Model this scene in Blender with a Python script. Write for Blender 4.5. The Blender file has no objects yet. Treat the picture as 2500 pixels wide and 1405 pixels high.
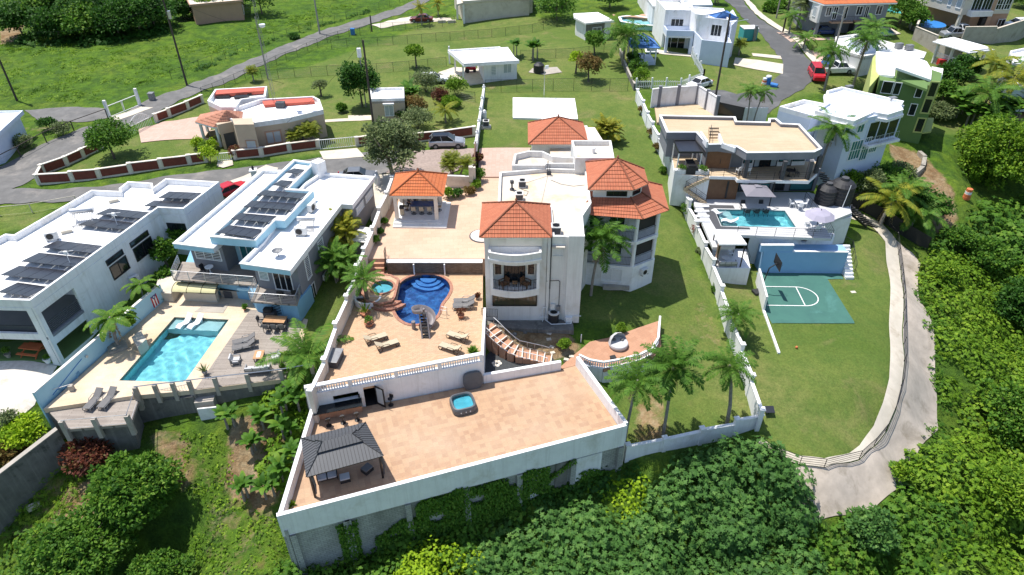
import bpy,bmesh,math,random
import numpy as np
from mathutils import Vector,Matrix
R=math.radians;PI=math.pi
rnd=random.Random(7);NR=np.random.default_rng(5)
S=bpy.context.scene;COL=S.collection
# ---------------- camera ----------------
F=1667.0;CXp=1250.0;CYp=702.5;PT=R(35.5);CH=40.0
cP,sP=math.cos(PT),math.sin(PT)
cd=bpy.data.cameras.new('camera');cam=bpy.data.objects.new('camera',cd);COL.objects.link(cam)
cam.location=(0,0,CH);cam.rotation_euler=(PI/2-PT,0,0)
cd.sensor_width=36;cd.lens=36*F/2500;cd.clip_start=.5;cd.clip_end=8000;S.camera=cam
# ---------------- light ----------------
sd=Vector((-.31,.18,1)).normalized();SUN_EL=math.asin(sd.z);SUN_ROT=math.atan2(sd.x,sd.y)
S.world=bpy.data.worlds.new('World');S.world.use_nodes=True
nt=S.world.node_tree;bg=nt.nodes['Background'];sky=nt.nodes.new('ShaderNodeTexSky')
sky.sky_type='NISHITA';sky.sun_disc=False;sky.sun_elevation=SUN_EL;sky.sun_rotation=SUN_ROT;sky.altitude=60
nt.links.new(sky.outputs[0],bg.inputs[0]);bg.inputs[1].default_value=.135
sl=bpy.data.lights.new('sun','SUN');so=bpy.data.objects.new('sun',sl);COL.objects.link(so)
sl.energy=4.6;sl.cycles.is_caustics_light=True;sl.angle=R(.5);sl.color=(1,.955,.88);so.rotation_euler=sd.to_track_quat('Z','Y').to_euler();so.location=(0,0,90)
S.view_settings.view_transform='Standard';S.view_settings.look='None';S.view_settings.exposure=.43;S.view_settings.gamma=1
S.cycles.max_bounces=6;S.cycles.transparent_max_bounces=12
# ---------------- pixel <-> place ----------------
def ray(x,y):
 u=(x-CXp)/F;v=(y-CYp)/F
 return (u,cP-v*sP,-sP-v*cP)
def P(x,y,z=0.0):
 d=ray(x,y);t=(z-CH)/d[2];return Vector((d[0]*t,d[1]*t,z))
def P2(x,y,z=0.0):
 p=P(x,y,z);return (p.x,p.y)
def poly(pts,z):return [P2(a,b,z)for a,b in pts]
# ---------------- materials ----------------
MATS={}
def newmat(name):
 m=bpy.data.materials.new(name);m.use_nodes=True;t=m.node_tree;b=t.nodes['Principled BSDF'];return m,t,b
def ramp(t,fac,stops):
 r=t.nodes.new('ShaderNodeValToRGB');e=r.color_ramp.elements
 while len(e)<len(stops):e.new(.5)
 for i,(p,c)in enumerate(stops):e[i].position=p;e[i].color=(*c,1)if len(c)==3 else c
 t.links.new(fac,r.inputs[0]);return r.outputs[0]
def noise(t,scale,detail=4,rough=.6,vec=None,dist=0):
 n=t.nodes.new('ShaderNodeTexNoise');n.inputs['Scale'].default_value=scale;n.inputs['Detail'].default_value=detail
 n.inputs['Roughness'].default_value=rough;n.inputs['Distortion'].default_value=dist
 if vec is not None:t.links.new(vec,n.inputs['Vector'])
 return n.outputs['Fac']
def pos(t,rot=0,scale=(1,1,1)):
 g=t.nodes.new('ShaderNodeNewGeometry');mp=t.nodes.new('ShaderNodeMapping');t.links.new(g.outputs['Position'],mp.inputs[0])
 mp.inputs['Rotation'].default_value=(0,0,rot);mp.inputs['Scale'].default_value=scale;return mp.outputs[0]
def mixc(t,fac,a,b,mode='MIX'):
 n=t.nodes.new('ShaderNodeMix');n.data_type='RGBA';n.blend_type=mode
 for s,v in ((n.inputs[0],fac),(n.inputs[6],a),(n.inputs[7],b)):
  if hasattr(v,'is_output'):t.links.new(v,s)
  elif isinstance(v,(int,float)):s.default_value=v
  else:s.default_value=(*v,1)
 return n.outputs[2]
def mth(t,op,a,b=0.0,cl=False):
 n=t.nodes.new('ShaderNodeMath');n.operation=op;n.use_clamp=cl
 for s,v in ((n.inputs[0],a),(n.inputs[1],b)):
  if hasattr(v,'is_output'):t.links.new(v,s)
  else:s.default_value=v
 return n.outputs[0]
def bump(t,b,h,st=.3,d=.02):
 n=t.nodes.new('ShaderNodeBump');n.inputs['Strength'].default_value=st;n.inputs['Distance'].default_value=d
 t.links.new(h,n.inputs['Height']);t.links.new(n.outputs[0],b.inputs['Normal'])
def mat(name,c,c2=None,scale=1.5,rough=.8,metal=0,bp=0,detail=5,lo=.35,hi=.7,stain=None,stscale=.5,spec=None,streak=0):
 if name in MATS:return MATS[name]
 m,t,b=newmat(name);b.inputs['Roughness'].default_value=rough;b.inputs['Metallic'].default_value=metal
 if spec is not None:b.inputs['Specular IOR Level'].default_value=spec
 v=pos(t)
 if c2 is None:c2=tuple(x*.82 for x in c)
 f=noise(t,scale,detail,.65,v)
 o=ramp(t,f,[(lo,c),(hi,c2)])
 if stain:
  f2=noise(t,stscale,6,.7,v,.4);o=mixc(t,ramp(t,f2,[(.54,(0,0,0)),(.72,(1,1,1))]),o,stain)
 if streak:
  f3=noise(t,1,5,.75,pos(t,0,(2.2,2.2,.12)));o=mixc(t,mth(t,'MULTIPLY',ramp(t,f3,[(.5,(0,0,0)),(.72,(1,1,1))]),streak),o,(.34,.32,.29))
 t.links.new(o,b.inputs['Base Color'])
 if bp:bump(t,b,noise(t,scale*6,4,.6,v),bp)
 MATS[name]=m;return m
def tiles(name,c1,c2,mortar,bw,bh,rot=0,ms=.015,off=.5,rough=.75,bias=0,var=(0,0,0),varf=.35,nscale=.35,bp=.3,face=False,uv=False,third=None):
 m,t,b=newmat(name);b.inputs['Roughness'].default_value=rough
 if uv:
  g=t.nodes.new('ShaderNodeUVMap');v=g.outputs[0]
 elif face:# vertical faces:use x+y,z
  g=t.nodes.new('ShaderNodeNewGeometry');sx=t.nodes.new('ShaderNodeSeparateXYZ');t.links.new(g.outputs['Position'],sx.inputs[0])
  cx=t.nodes.new('ShaderNodeCombineXYZ');a=mth(t,'MULTIPLY',sx.outputs[0],math.cos(rot));c=mth(t,'MULTIPLY',sx.outputs[1],math.sin(rot))
  t.links.new(mth(t,'ADD',a,c),cx.inputs[0]);t.links.new(sx.outputs[2],cx.inputs[1]);v=cx.outputs[0]
 else:v=pos(t,-rot)
 k=t.nodes.new('ShaderNodeTexBrick');t.links.new(v,k.inputs['Vector']);k.offset=off
 k.inputs['Color1'].default_value=(*c1,1);k.inputs['Color2'].default_value=(*c2,1);k.inputs['Mortar'].default_value=(*mortar,1)
 k.inputs['Scale'].default_value=1;k.inputs['Mortar Size'].default_value=ms;k.inputs['Brick Width'].default_value=bw;k.inputs['Row Height'].default_value=bh
 k.inputs['Bias'].default_value=bias
 o=k.outputs['Color']
 f=noise(t,nscale,5,.65,v,.3);o=mixc(t,mth(t,'MULTIPLY',ramp(t,f,[(.42,(0,0,0)),(.72,(1,1,1))]),varf),o,var)
 f=noise(t,8,4,.65,v);o=mixc(t,.35,o,ramp(t,f,[(.3,(.55,.55,.55)),(.7,(1,1,1))]),'MULTIPLY')
 t.links.new(o,b.inputs['Base Color'])
 if bp:bump(t,b,k.outputs['Fac'],-bp,.01)
 MATS[name]=m;return m
def leafmat(name,c,c2,c3=None,tr=.38,nscale=.5,rough=.5):
 m,t,b=newmat(name);b.inputs['Roughness'].default_value=.6;b.inputs['Specular IOR Level'].default_value=.2
 c,c2,c3=[tuple(x*1.55 for x in (q or c2))for q in (c,c2,c3)]
 a=t.nodes.new('ShaderNodeAttribute');a.attribute_name='v'
 o=ramp(t,a.outputs['Fac'],[(0,c),(.6,c2),(1,c3 or c2)])
 f=noise(t,nscale,3,.6,pos(t));o=mixc(t,mth(t,'MULTIPLY',ramp(t,f,[(.4,(0,0,0)),(.65,(1,1,1))]),.45),o,c2)
 t.links.new(o,b.inputs['Base Color'])
 tl=t.nodes.new('ShaderNodeBsdfTranslucent');t.links.new(o,tl.inputs[0]);ms=t.nodes.new('ShaderNodeMixShader');ms.inputs[0].default_value=tr
 t.links.new(b.outputs[0],ms.inputs[1]);t.links.new(tl.outputs[0],ms.inputs[2]);t.links.new(ms.outputs[0],t.nodes['Material Output'].inputs[0])
 MATS[name]=m;return m
def watermat(name,tint):
 m,t,b=newmat(name);g=t.nodes.new('ShaderNodeBsdfGlass');g.inputs['IOR'].default_value=1.33;g.inputs['Roughness'].default_value=0;g.inputs[0].default_value=(*tint,1)
 t.links.new(g.outputs[0],t.nodes['Material Output'].inputs[0]);MATS[name]=m;return m
# ---------------- mesh builder ----------------
ORG={}
def setp(o,label=None,cat=None,group=None,kind=None):
 if label:o['label']=label
 if cat:o['category']=cat
 if group:o['group']=group
 if kind:o['kind']=kind
 return o
def thing(name,label,cat,loc=(0,0,0),group=None,rz=0):
 o=bpy.data.objects.new(name,None);COL.objects.link(o);o.location=loc;o.rotation_euler=(0,0,rz);o.empty_display_size=.3
 ORG[o]=Vector(loc);return setp(o,label,cat,group)
def unit(a,b):
 d=(b[0]-a[0],b[1]-a[1]);l=math.hypot(*d)or 1;return (d[0]/l,d[1]/l),l
def area(p):return sum(p[i][0]*p[(i+1)%len(p)][1]-p[(i+1)%len(p)][0]*p[i][1]for i in range(len(p)))/2
def ccw(p):return list(p)if area(p)>0 else list(reversed(p))
def inset(p,d):
 p=ccw(p);n=len(p);out=[]
 for i in range(n):
  a,b,c=p[i-1],p[i],p[(i+1)%n];u,_=unit(a,b);w,_=unit(b,c)
  n1=(-u[1],u[0]);n2=(-w[1],w[0]);k=1+n1[0]*n2[0]+n1[1]*n2[1];k=max(k,.35)
  out.append((b[0]+(n1[0]+n2[0])*d/k,b[1]+(n1[1]+n2[1])*d/k))
 return out
class MB:
 def __init__(s):s.v=[];s.f=[];s.uv=None;s.sm=False
 def add(s,v,f):
  n=len(s.v);s.v+=[tuple(x)for x in v];s.f+=[tuple(i+n for i in q)for q in f];return s
 def box(s,x0,y0,z0,x1,y1,z1):
  return s.add([(x0,y0,z0),(x1,y0,z0),(x1,y1,z0),(x0,y1,z0),(x0,y0,z1),(x1,y0,z1),(x1,y1,z1),(x0,y1,z1)],[(0,3,2,1),(4,5,6,7),(0,1,5,4),(1,2,6,5),(2,3,7,6),(3,0,4,7)])
 def obox(s,x,y,z0,z1,sx,sy,a=0):
  c,n=math.cos(a),math.sin(a);v=[]
  for z in (z0,z1):
   for p,q in ((-1,-1),(1,-1),(1,1),(-1,1)):
    p*=sx/2;q*=sy/2;v.append((x+p*c-q*n,y+p*n+q*c,z))
  return s.add(v,[(0,3,2,1),(4,5,6,7),(0,1,5,4),(1,2,6,5),(2,3,7,6),(3,0,4,7)])
 def prism(s,p,z0,z1,top=True):
  p=ccw(p);n=len(p);v=[(a,b,z0)for a,b in p]+[(a,b,z1)for a,b in p]
  f=[(i,(i+1)%n,n+(i+1)%n,n+i)for i in range(n)]
  if top:f+=[tuple(range(n,2*n)),tuple(reversed(range(n)))]
  return s.add(v,f)
 def ring(s,po,pi_,z0,z1):
  n=len(po);v=[(a,b,z0)for a,b in po]+[(a,b,z1)for a,b in po]+[(a,b,z0)for a,b in pi_]+[(a,b,z1)for a,b in pi_];f=[]
  for i in range(n):
   j=(i+1)%n;f+=[(i,j,n+j,n+i),(2*n+j,2*n+i,3*n+i,3*n+j),(n+i,n+j,3*n+j,3*n+i),(2*n+i,2*n+j,j,i)]
  return s.add(v,f)
 def parapet(s,p,t,z0,z1):
  p=ccw(p);return s.ring(p,inset(p,t),z0,z1)
 def wall(s,a,b,th,z0,z1,z0b=None,z1b=None):
  u,l=unit(a,b);nx,ny=-u[1]*th/2,u[0]*th/2;z0b=z0 if z0b is None else z0b;z1b=z1 if z1b is None else z1b
  v=[(a[0]-nx,a[1]-ny,z0),(b[0]-nx,b[1]-ny,z0b),(b[0]+nx,b[1]+ny,z0b),(a[0]+nx,a[1]+ny,z0),(a[0]-nx,a[1]-ny,z1),(b[0]-nx,b[1]-ny,z1b),(b[0]+nx,b[1]+ny,z1b),(a[0]+nx,a[1]+ny,z1)]
  return s.add(v,[(0,1,2,3)[::-1],(4,5,6,7),(0,1,5,4),(1,2,6,5),(2,3,7,6),(3,0,4,7)])
 def bar(s,p,q,r,n=6,r2=None):
  p=Vector(p);q=Vector(q);d=q-p
  if d.length<1e-6:return s
  m=d.to_track_quat('Z','Y').to_matrix();r2=r if r2 is None else r2;v=[]
  for c,rr in ((p,r),(q,r2)):
   for i in range(n):
    a=2*PI*(i+.5)/n;v.append(c+m@Vector((math.cos(a)*rr,math.sin(a)*rr,0)))
  f=[(i,(i+1)%n,n+(i+1)%n,n+i)for i in range(n)]+[tuple(reversed(range(n))),tuple(range(n,2*n))]
  return s.add(v,f)
 def tube(s,pts,r,n=6,taper=None):
  k=len(pts)
  for i in range(k-1):
   ra=r if taper is None else r+(taper-r)*i/(k-1);rb=r if taper is None else r+(taper-r)*(i+1)/(k-1);s.bar(pts[i],pts[i+1],ra,n,rb)
  return s
 def lathe(s,x,y,prof,n=16,cap=True):
  v=[];f=[];k=len(prof)
  for r,z in prof:
   for i in range(n):a=2*PI*i/n;v.append((x+r*math.cos(a),y+r*math.sin(a),z))
  for j in range(k-1):
   for i in range(n):f.append((j*n+i,j*n+(i+1)%n,(j+1)*n+(i+1)%n,(j+1)*n+i))
  if cap:f+=[tuple(reversed(range(n))),tuple(range((k-1)*n,k*n))]
  return s.add(v,f)
 def cyl(s,x,y,r,z0,z1,n=16):return s.lathe(x,y,[(r,z0),(r,z1)],n)
 def quad(s,a,b,c,d):return s.add([a,b,c,d],[(0,1,2,3)])
 def slab(s,a,b,c,d,t):# thick quad
  A,B,C,D=[Vector(q)for q in (a,b,c,d)];n=(B-A).cross(D-A).normalized()*t
  v=[A,B,C,D,A-n,B-n,C-n,D-n];return s.add(v,[(0,1,2,3),(7,6,5,4),(0,4,5,1),(1,5,6,2),(2,6,7,3),(3,7,4,0)])
 def B(s,name,m,parent=None,label=None,cat=None,group=None,kind=None,org=None,bev=0,smooth=False,loc=None):
  if org is None:
   if parent is not None:org=ORG[parent]
   elif loc is not None:org=Vector(loc)
   elif s.v:
    a=np.array(s.v);org=Vector(((a[:,0].min()+a[:,0].max())/2,(a[:,1].min()+a[:,1].max())/2,a[:,2].min()))
   else:org=Vector((0,0,0))
  me=bpy.data.meshes.new(name);me.from_pydata([(a-org.x,b-org.y,c-org.z)for a,b,c in s.v],[],s.f)
  if s.uv:
   ul=me.uv_layers.new(name='UVMap');ul.data.foreach_set('uv',[x for q in s.uv for x in q])
  me.materials.append(MATS.get(m,m)if isinstance(m,str)else m)
  if smooth or s.sm:me.polygons.foreach_set('use_smooth',[True]*len(me.polygons))
  me.update()
  o=bpy.data.objects.new(name,me);COL.objects.link(o);ORG[o]=org
  if parent is not None:o.parent=parent
  else:o.location=org
  if bev:
   md=o.modifiers.new('bev','BEVEL');md.width=bev;md.segments=2;md.limit_method='ANGLE'
  return setp(o,label,cat,group,kind)
def dup(root,loc,rz=None,label=None,group=None,sc=None,parent=None):
 r=root.copy();COL.objects.link(r);r.location=loc
 if rz is not None:r.rotation_euler=(0,0,rz)
 if sc is not None:r.scale=(sc,sc,sc)if isinstance(sc,(int,float))else sc
 if label:r['label']=label
 if group:r['group']=group
 if parent is not None:r.parent=parent
 for ch in list(root.children):
  c=ch.copy();COL.objects.link(c);c.parent=r
  for g in list(ch.children):
   d=g.copy();COL.objects.link(d);d.parent=c
 return r
class Wall:# vertical plane through a,b;outward normal towards camera side unless flip
 def __init__(s,a,b,flip=False):
  s.a=Vector((a[0],a[1],0));s.b=Vector((b[0],b[1],0));s.u=(s.b-s.a).normalized();n=Vector((s.u.y,-s.u.x,0))
  if n.dot(-s.a)<0:n=-n
  s.n=-n if flip else n
 def at(s,px,py):
  d=Vector(ray(px,py));t=(s.a-Vector((0,0,CH))).dot(s.n)/d.dot(s.n);p=Vector((0,0,CH))+d*t
  return (p-s.a).dot(s.u),p.z
 def p(s,k,z,d=0):q=s.a+s.u*k+s.n*d;return (q.x,q.y,z)
 def box(s,mb,s0,s1,z0,z1,d0,d1):
  v=[s.p(s0,z0,d0),s.p(s1,z0,d0),s.p(s1,z1,d0),s.p(s0,z1,d0),s.p(s0,z0,d1),s.p(s1,z0,d1),s.p(s1,z1,d1),s.p(s0,z1,d1)]
  mb.add(v,[(0,1,2,3),(7,6,5,4),(0,4,5,1),(1,5,6,2),(2,6,7,3),(3,7,4,0)])
def window(w,rect,parent,fm='trim_white',pm='glass',name='window',fw=.08,nv=1,nh=0,Q=1,dep=.07,lou=0,label=None,d0=0):
 if Q:
  x0,y0,x1,y1=rect;a=w.at(x0,(y0+y1)/2)[0];b=w.at(x1,(y0+y1)/2)[0];z1=w.at((x0+x1)/2,y0)[1];z0=w.at((x0+x1)/2,y1)[1]
 else:a,b,z0,z1=rect
 if a>b:a,b=b,a
 f=MB();w.box(f,a-fw,b+fw,z1,z1+fw,d0-.02,d0+dep);w.box(f,a-fw,b+fw,z0-fw,z0,d0-.02,d0+dep+.02)
 w.box(f,a-fw,a,z0,z1,d0-.02,d0+dep);w.box(f,b,b+fw,z0,z1,d0-.02,d0+dep)
 for i in range(1,nv+1):
  k=a+(b-a)*i/(nv+1);w.box(f,k-fw*.35,k+fw*.35,z0,z1,d0+.0,d0+dep-.015)
 for i in range(1,nh+1):
  k=z0+(z1-z0)*i/(nh+1);w.box(f,a,b,k-fw*.3,k+fw*.3,d0+.0,d0+dep-.02)
 for i in range(lou):
  k=z0+(z1-z0)*(i+.5)/lou;w.box(f,a,b,k-.03,k+.03,d0+.0,d0+dep-.03)
 o=f.B(name,MATS[fm],parent,label=label)
 g=MB();w.box(g,a,b,z0,z1,d0-.01,d0+.018);q=g.B('pane',MATS[pm],o,org=ORG[parent]);return o
from mathutils.geometry import tessellate_polygon
# ---------------- terrain ----------------
CT=[(720,1360,-4.6),(1000,1270,-4.6),(1300,1190,-4.4),(1505,1130,-3.8),(1600,1100,-3.2),(1850,1060,-2.8),
(0,1405,-7),(400,1405,-8),(800,1405,-8),(1250,1405,-8.5),(1700,1405,-9),(2100,1405,-9),(2500,1405,-11),(1000,1350,-6.5),(1500,1300,-7),(1750,1230,-6.5),(1900,1330,-8.5),
(100,1300,-5.5),(300,1200,-4.5),(500,1130,-3.5),(600,1250,-4.6),(650,1120,-3.2),(450,1035,-1.4),(690,945,-.2),(150,1100,-3.2),(0,1240,-6),(340,1075,-2),(560,985,-.3),(700,1030,-2),
(760,830,.8),(720,920,.3),(800,750,1.3),(840,650,2.2),(890,560,2.9),(50,930,.4),(0,1000,.2),(100,830,.5),(0,800,.5),(30,1060,-.6),
(100,700,.8),(250,600,1.8),(400,500,3),(540,480,3.3),(370,700,1),(450,620,1.6),(520,520,2.8),
(0,450,3),(100,480,3),(250,460,3.2),(500,430,3.6),(800,400,3.8),(1000,400,3.8),(930,450,3.6),(0,540,2.4),(0,395,2.8),(200,300,3.5),(400,240,4),(700,150,4),(950,40,4),
(200,400,3.2),(400,360,3.8),(600,350,4),(900,300,4),(1090,250,4),(0,100,4),(300,150,4.2),(500,60,4.4),(0,200,3.8),(0,300,3.2),(60,340,3.2),(300,0,4.5),(-300,300,2.5),(-300,600,1),(-400,100,4),
(1090,360,4),(1000,600,3.2),(1170,450,3.3),(1150,350,3.7),
(1250,800,1.1),(1350,840,.5),(1400,800,.9),(1500,770,.5),(1600,740,.2),(1440,730,1),(1300,860,0),
(1500,840,-.3),(1420,860,-.3),(1580,800,-.3),(1500,975,-2.5),(1650,800,-.9),(1690,700,.1),(1640,650,.8),(1740,800,-1.1),(1600,950,-2.3),(1700,900,-2),(1780,1030,-2.7),(1550,1080,-2.9),(1640,1060,-2.8),
(1640,560,1.7),(1600,480,2.4),(1560,380,3.2),(1550,300,3.6),(1450,250,3.9),(1300,250,3.9),(1200,300,3.8),(1300,180,4),
(1650,260,3.9),(1950,720,-1.05),(1870,670,-1.05),(2080,790,-1.15),(1870,790,-1.1),(2000,900,-1.5),(2000,1100,-2.1),(1880,1000,-2.1),(1900,850,-1.4),(2150,700,-1.1),(2150,900,-1.7),(2120,560,-.7),(2060,545,-.5),(2050,640,-1),
(2200,700,-1.2),(2205,850,-1.7),(2150,1080,-2.4),(2000,1140,-2.8),(2080,1130,-2.6),(1900,1100,-2.6),(1790,720,-.9),(1820,850,-1.3),(1850,950,-2),
(2265,780,-5),(2240,610,-3),(2280,950,-6.5),(2285,1050,-7.5),(2200,1200,-8),(1950,1270,-7.5),(2250,680,-4),(2080,1250,-8),
(2400,700,-7),(2500,600,-7),(2500,900,-9.5),(2400,1100,-10),(2450,500,-3.5),(2330,560,-2.5),(2500,400,-1.5),(2300,430,.5),(2250,480,-.3),(2400,350,.5),(2270,330,1.6),(2450,260,2.2),(2700,500,-9),(2800,900,-12),(2700,200,1),
(1800,420,2.5),(1950,400,2.2),(1760,600,-1),(2060,440,1.4),(2130,400,1.5),(2200,380,1.2),(2120,330,3),
(1900,200,4.3),(1980,150,4.8),(1850,50,5.2),(1750,250,4.2),(2100,260,4),(2050,300,3.7),(2200,170,4.4),(2400,200,4.4),(2300,90,5.6),(2500,150,5),(2500,20,6.4),(2000,90,5.6),(2200,50,6),(1600,200,4.3),(1600,100,4.8),(1400,100,4.8),(1300,30,5),(1700,170,4.5),(1280,180,4.1),(1100,120,4.3),(900,100,4.2),(1500,10,5.4),(1750,0,5.6),(2700,0,7),(900,0,4.6),(1200,0,4.9)]
cp=[]
for a,b,z in CT:
 p=P(a,b,z);cp.append((p.x,p.y,z))
cp+=[(0,8,-11),(-50,5,-11),(50,5,-14),(-70,30,-7),(80,40,-13),(-160,60,1),(170,80,-6),(-170,150,3.5),(170,150,5),(-150,260,4),(0,260,5),(150,260,7),(0,600,4),(-600,100,2),(700,100,-6),(0,-400,-16),(500,600,6),(-500,600,4),(0,2500,2),(2500,0,0),(-2500,0,0),(0,-2500,-5)]
cp=np.array(cp)
def axis(a,b,st,far):
 c=list(np.arange(a,b+1e-6,st));s=st;x=a;lo=[]
 while x>-far:s*=1.25;x-=s;lo.append(x)
 s=st;x=b;hi=[]
 while x<far:s*=1.25;x+=s;hi.append(x)
 return np.array(lo[::-1]+c+hi)
TS=.7
GX=axis(-125,125,TS,3500);GY=axis(14,200,TS,3500)
def hshep(X,Y):
 num=np.zeros_like(X);den=np.zeros_like(X)
 for x,y,z in cp:
  d2=(X-x)**2+(Y-y)**2+1.2;w=1/d2**1.9;num+=w*z;den+=w
 return num/den
XX,YY=np.meshgrid(GX,GY);HG=hshep(XX,YY)
for _ in range(18):
 K=HG.copy();K[1:-1,1:-1]=(HG[1:-1,1:-1]*4+HG[:-2,1:-1]+HG[2:,1:-1]+HG[1:-1,:-2]+HG[1:-1,2:])/8;HG=K
def inpoly(X,Y,p):
 r=np.zeros(X.shape,bool);n=len(p)
 for i in range(n):
  (x1,y1),(x2,y2)=p[i],p[(i+1)%n]
  if y1==y2:continue
  c=((y1>Y)!=(y2>Y))&(X<(x2-x1)*(Y-y1)/(y2-y1)+x1);r^=c
 return r
def pad(p,z,hard=True):
 m=inpoly(XX,YY,p)
 if hard:HG[m]=z
 else:HG[m]=np.minimum(HG[m],z)
def wob(X,Y):
 return np.sin(X*.9+np.sin(Y*.7)*1.3)*np.cos(Y*1.1+np.sin(X*.5))
def h(x,y):
 i=int(np.clip(np.searchsorted(GX,x)-1,0,len(GX)-2));j=int(np.clip(np.searchsorted(GY,y)-1,0,len(GY)-2))
 u=(x-GX[i])/(GX[i+1]-GX[i]);v=(y-GY[j])/(GY[j+1]-GY[j])
 return float(HG[j,i]*(1-u)*(1-v)+HG[j,i+1]*u*(1-v)+HG[j+1,i]*(1-u)*v+HG[j+1,i+1]*u*v)
def harr(x,y):
 i=np.clip(np.searchsorted(GX,x)-1,0,len(GX)-2);j=np.clip(np.searchsorted(GY,y)-1,0,len(GY)-2)
 u=(x-GX[i])/(GX[i+1]-GX[i]);v=(y-GY[j])/(GY[j+1]-GY[j])
 return HG[j,i]*(1-u)*(1-v)+HG[j,i+1]*u*(1-v)+HG[j+1,i]*(1-u)*v+HG[j+1,i+1]*u*v
def G(px,py):
 z=0.0
 for _ in range(14):
  p=P(px,py,z);z=z*.4+h(p.x,p.y)*.6
 return Vector((p.x,p.y,h(p.x,p.y)))
def G2(px,py):g=G(px,py);return (g.x,g.y)
def gp(pts):return [G2(a,b)for a,b in pts]
# flat pads and hollows under decks, pools and terraces (px outlines at their own level)
pad(poly([(782,1040),(1195,940),(1400,895),(1500,1040),(720,1240)],0),-2.6,False)
pad(poly([(850,690),(925,660),(1165,660),(1165,870),(800,935)],2.2),-.4,False)
pad(poly([(1168,432),(1270,432),(1296,365),(1172,365)],3.66),3.3,False)
pad([(-2.3,42.6),(2.9,43.9),(3,46),(0,47),(-2.3,47.5)],-.3)
pad(poly([(450,790),(565,790),(460,925),(310,925)],1),-1.3,False)
pad(poly([(1745,520),(1925,520),(1945,560),(1780,560)],3),.4,False)
pad(poly([(1705,515),(2020,515),(2030,568),(1740,568)],3),.4,False)
pad(poly([(1875,660),(2050,660),(2095,790),(1885,790)],-1),-1.06)
pad(poly([(1420,865),(1605,790),(1605,860),(1500,880)],0),-.25,False)
pad(poly([(1515,42),(1600,50),(1600,75),(1500,70)],5),4.0,False)
pad(poly([(2140,62),(2190,70),(2180,85),(2140,83)],5.6),4.6,False)
# lawns / dirt masks
LAWN=[[(1180,215),(1545,215),(1690,600),(1860,1010),(1540,1120),(1490,960),(1560,790),(1180,800),(1180,400)],
[(1745,660),(1860,660),(2060,640),(2110,540),(2195,600),(2205,900),(2120,1110),(1990,1130),(1890,1100),(1830,1000)],
[(100,430),(390,310),(500,240),(650,185),(900,140),(1200,180),(1170,360),(900,370),(560,395),(180,440)],
[(650,200),(950,95),(1100,40),(1300,40),(1420,60),(1560,60),(1900,60),(1980,120),(1900,280),(1540,220),(1180,210),(1090,260),(800,300),(640,260)],
[(0,560),(0,505),(140,500),(60,560)],[(0,500),(0,380),(260,300),(270,290),(0,430)],
[(1840,0),(2500,0),(2500,300),(2230,330),(2150,200),(1900,250),(1930,120)],
[(700,880),(700,960),(790,900),(890,600),(850,600)]]
DIRT=[([(330,1060),(470,1060),(560,1120),(700,1240),(690,1400),(450,1500),(480,1300)],.28),([(60,1120),(220,1090),(330,1100),(120,1330),(-40,1350)],.3),([(1690,640),(1760,800),(1800,960),(1770,1000),(1720,860),(1680,740)],.3),([(1235,780),(1320,775),(1400,830),(1420,860),(1320,890),(1190,790)],.9),([(560,1020),(690,1000),(700,1200),(640,1250),(560,1180)],.75),([(380,1040),(470,1060),(470,1200),(390,1180)],.5),
([(2160,340),(2240,370),(2300,420),(2340,520),(2330,600),(2260,560),(2200,440)],.6),([(2400,200),(2500,190),(2500,300),(2430,290)],.9),([(150,1180),(300,1150),(250,1290),(100,1330)],.5),
([(40,100),(0,110),(0,75),(60,60)],.8),([(1700,240),(1840,250),(1870,300),(1760,290)],.5),([(1600,860),(1640,760),(1700,860),(1680,960)],.35),([(1560,960),(1620,950),(1640,1080),(1540,1090)],.5),([(0,320),(0,308),(170,308),(170,322)],.4),
([(1050,300),(1100,290),(1110,320),(1040,330)],.3),([(2040,280),(2150,260),(2150,340),(2060,330)],.2),([(1180,205),(1240,210),(1230,222),(1180,222)],.4)]
MOW=np.zeros_like(HG);DRT=np.zeros_like(HG)
for q in LAWN:MOW[inpoly(XX,YY,gp(q))]=1
for q,k in DIRT:DRT[inpoly(XX,YY,gp(q))]=k
for _ in range(2):
 for A in (MOW,DRT):
  A[1:-1,1:-1]=(A[1:-1,1:-1]*4+A[:-2,1:-1]+A[2:,1:-1]+A[1:-1,:-2]+A[1:-1,2:])/8
core=(XX>-125)&(XX<125)&(YY>14)&(YY<200)
HG+=np.where(core,(1-MOW)*wob(XX,YY)*.12*(1-np.clip((YY-170)/30,0,1)),0)
ny,nx=HG.shape
tv=np.stack([XX.ravel(),YY.ravel(),HG.ravel()],1)
ii=np.arange(nx-1)[None,:]+np.arange(ny-1)[:,None]*nx;ii=ii.ravel()
tf=np.stack([ii,ii+1,ii+1+nx,ii+nx],1)
def npmesh(name,v,f,m,attrs=None,smooth=False):# v(n,3),f (k,m)
 me=bpy.data.meshes.new(name);k=f.shape[1];nf=len(f)
 me.vertices.add(len(v));me.vertices.foreach_set('co',np.ascontiguousarray(v,dtype=np.float32).ravel())
 me.loops.add(nf*k);me.loops.foreach_set('vertex_index',np.ascontiguousarray(f,dtype=np.int32).ravel())
 me.polygons.add(nf);me.polygons.foreach_set('loop_start',np.arange(nf,dtype=np.int32)*k)
 if smooth:me.polygons.foreach_set('use_smooth',np.ones(nf,bool))
 for n_,a in (attrs or {}).items():
  at=me.attributes.new(n_,'FLOAT','POINT' if len(a)==len(v)else 'FACE');at.data.foreach_set('value',np.ascontiguousarray(a,dtype=np.float32))
 me.materials.append(MATS[m]if isinstance(m,str)else m);me.update(calc_edges=True);me.validate();return me
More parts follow.
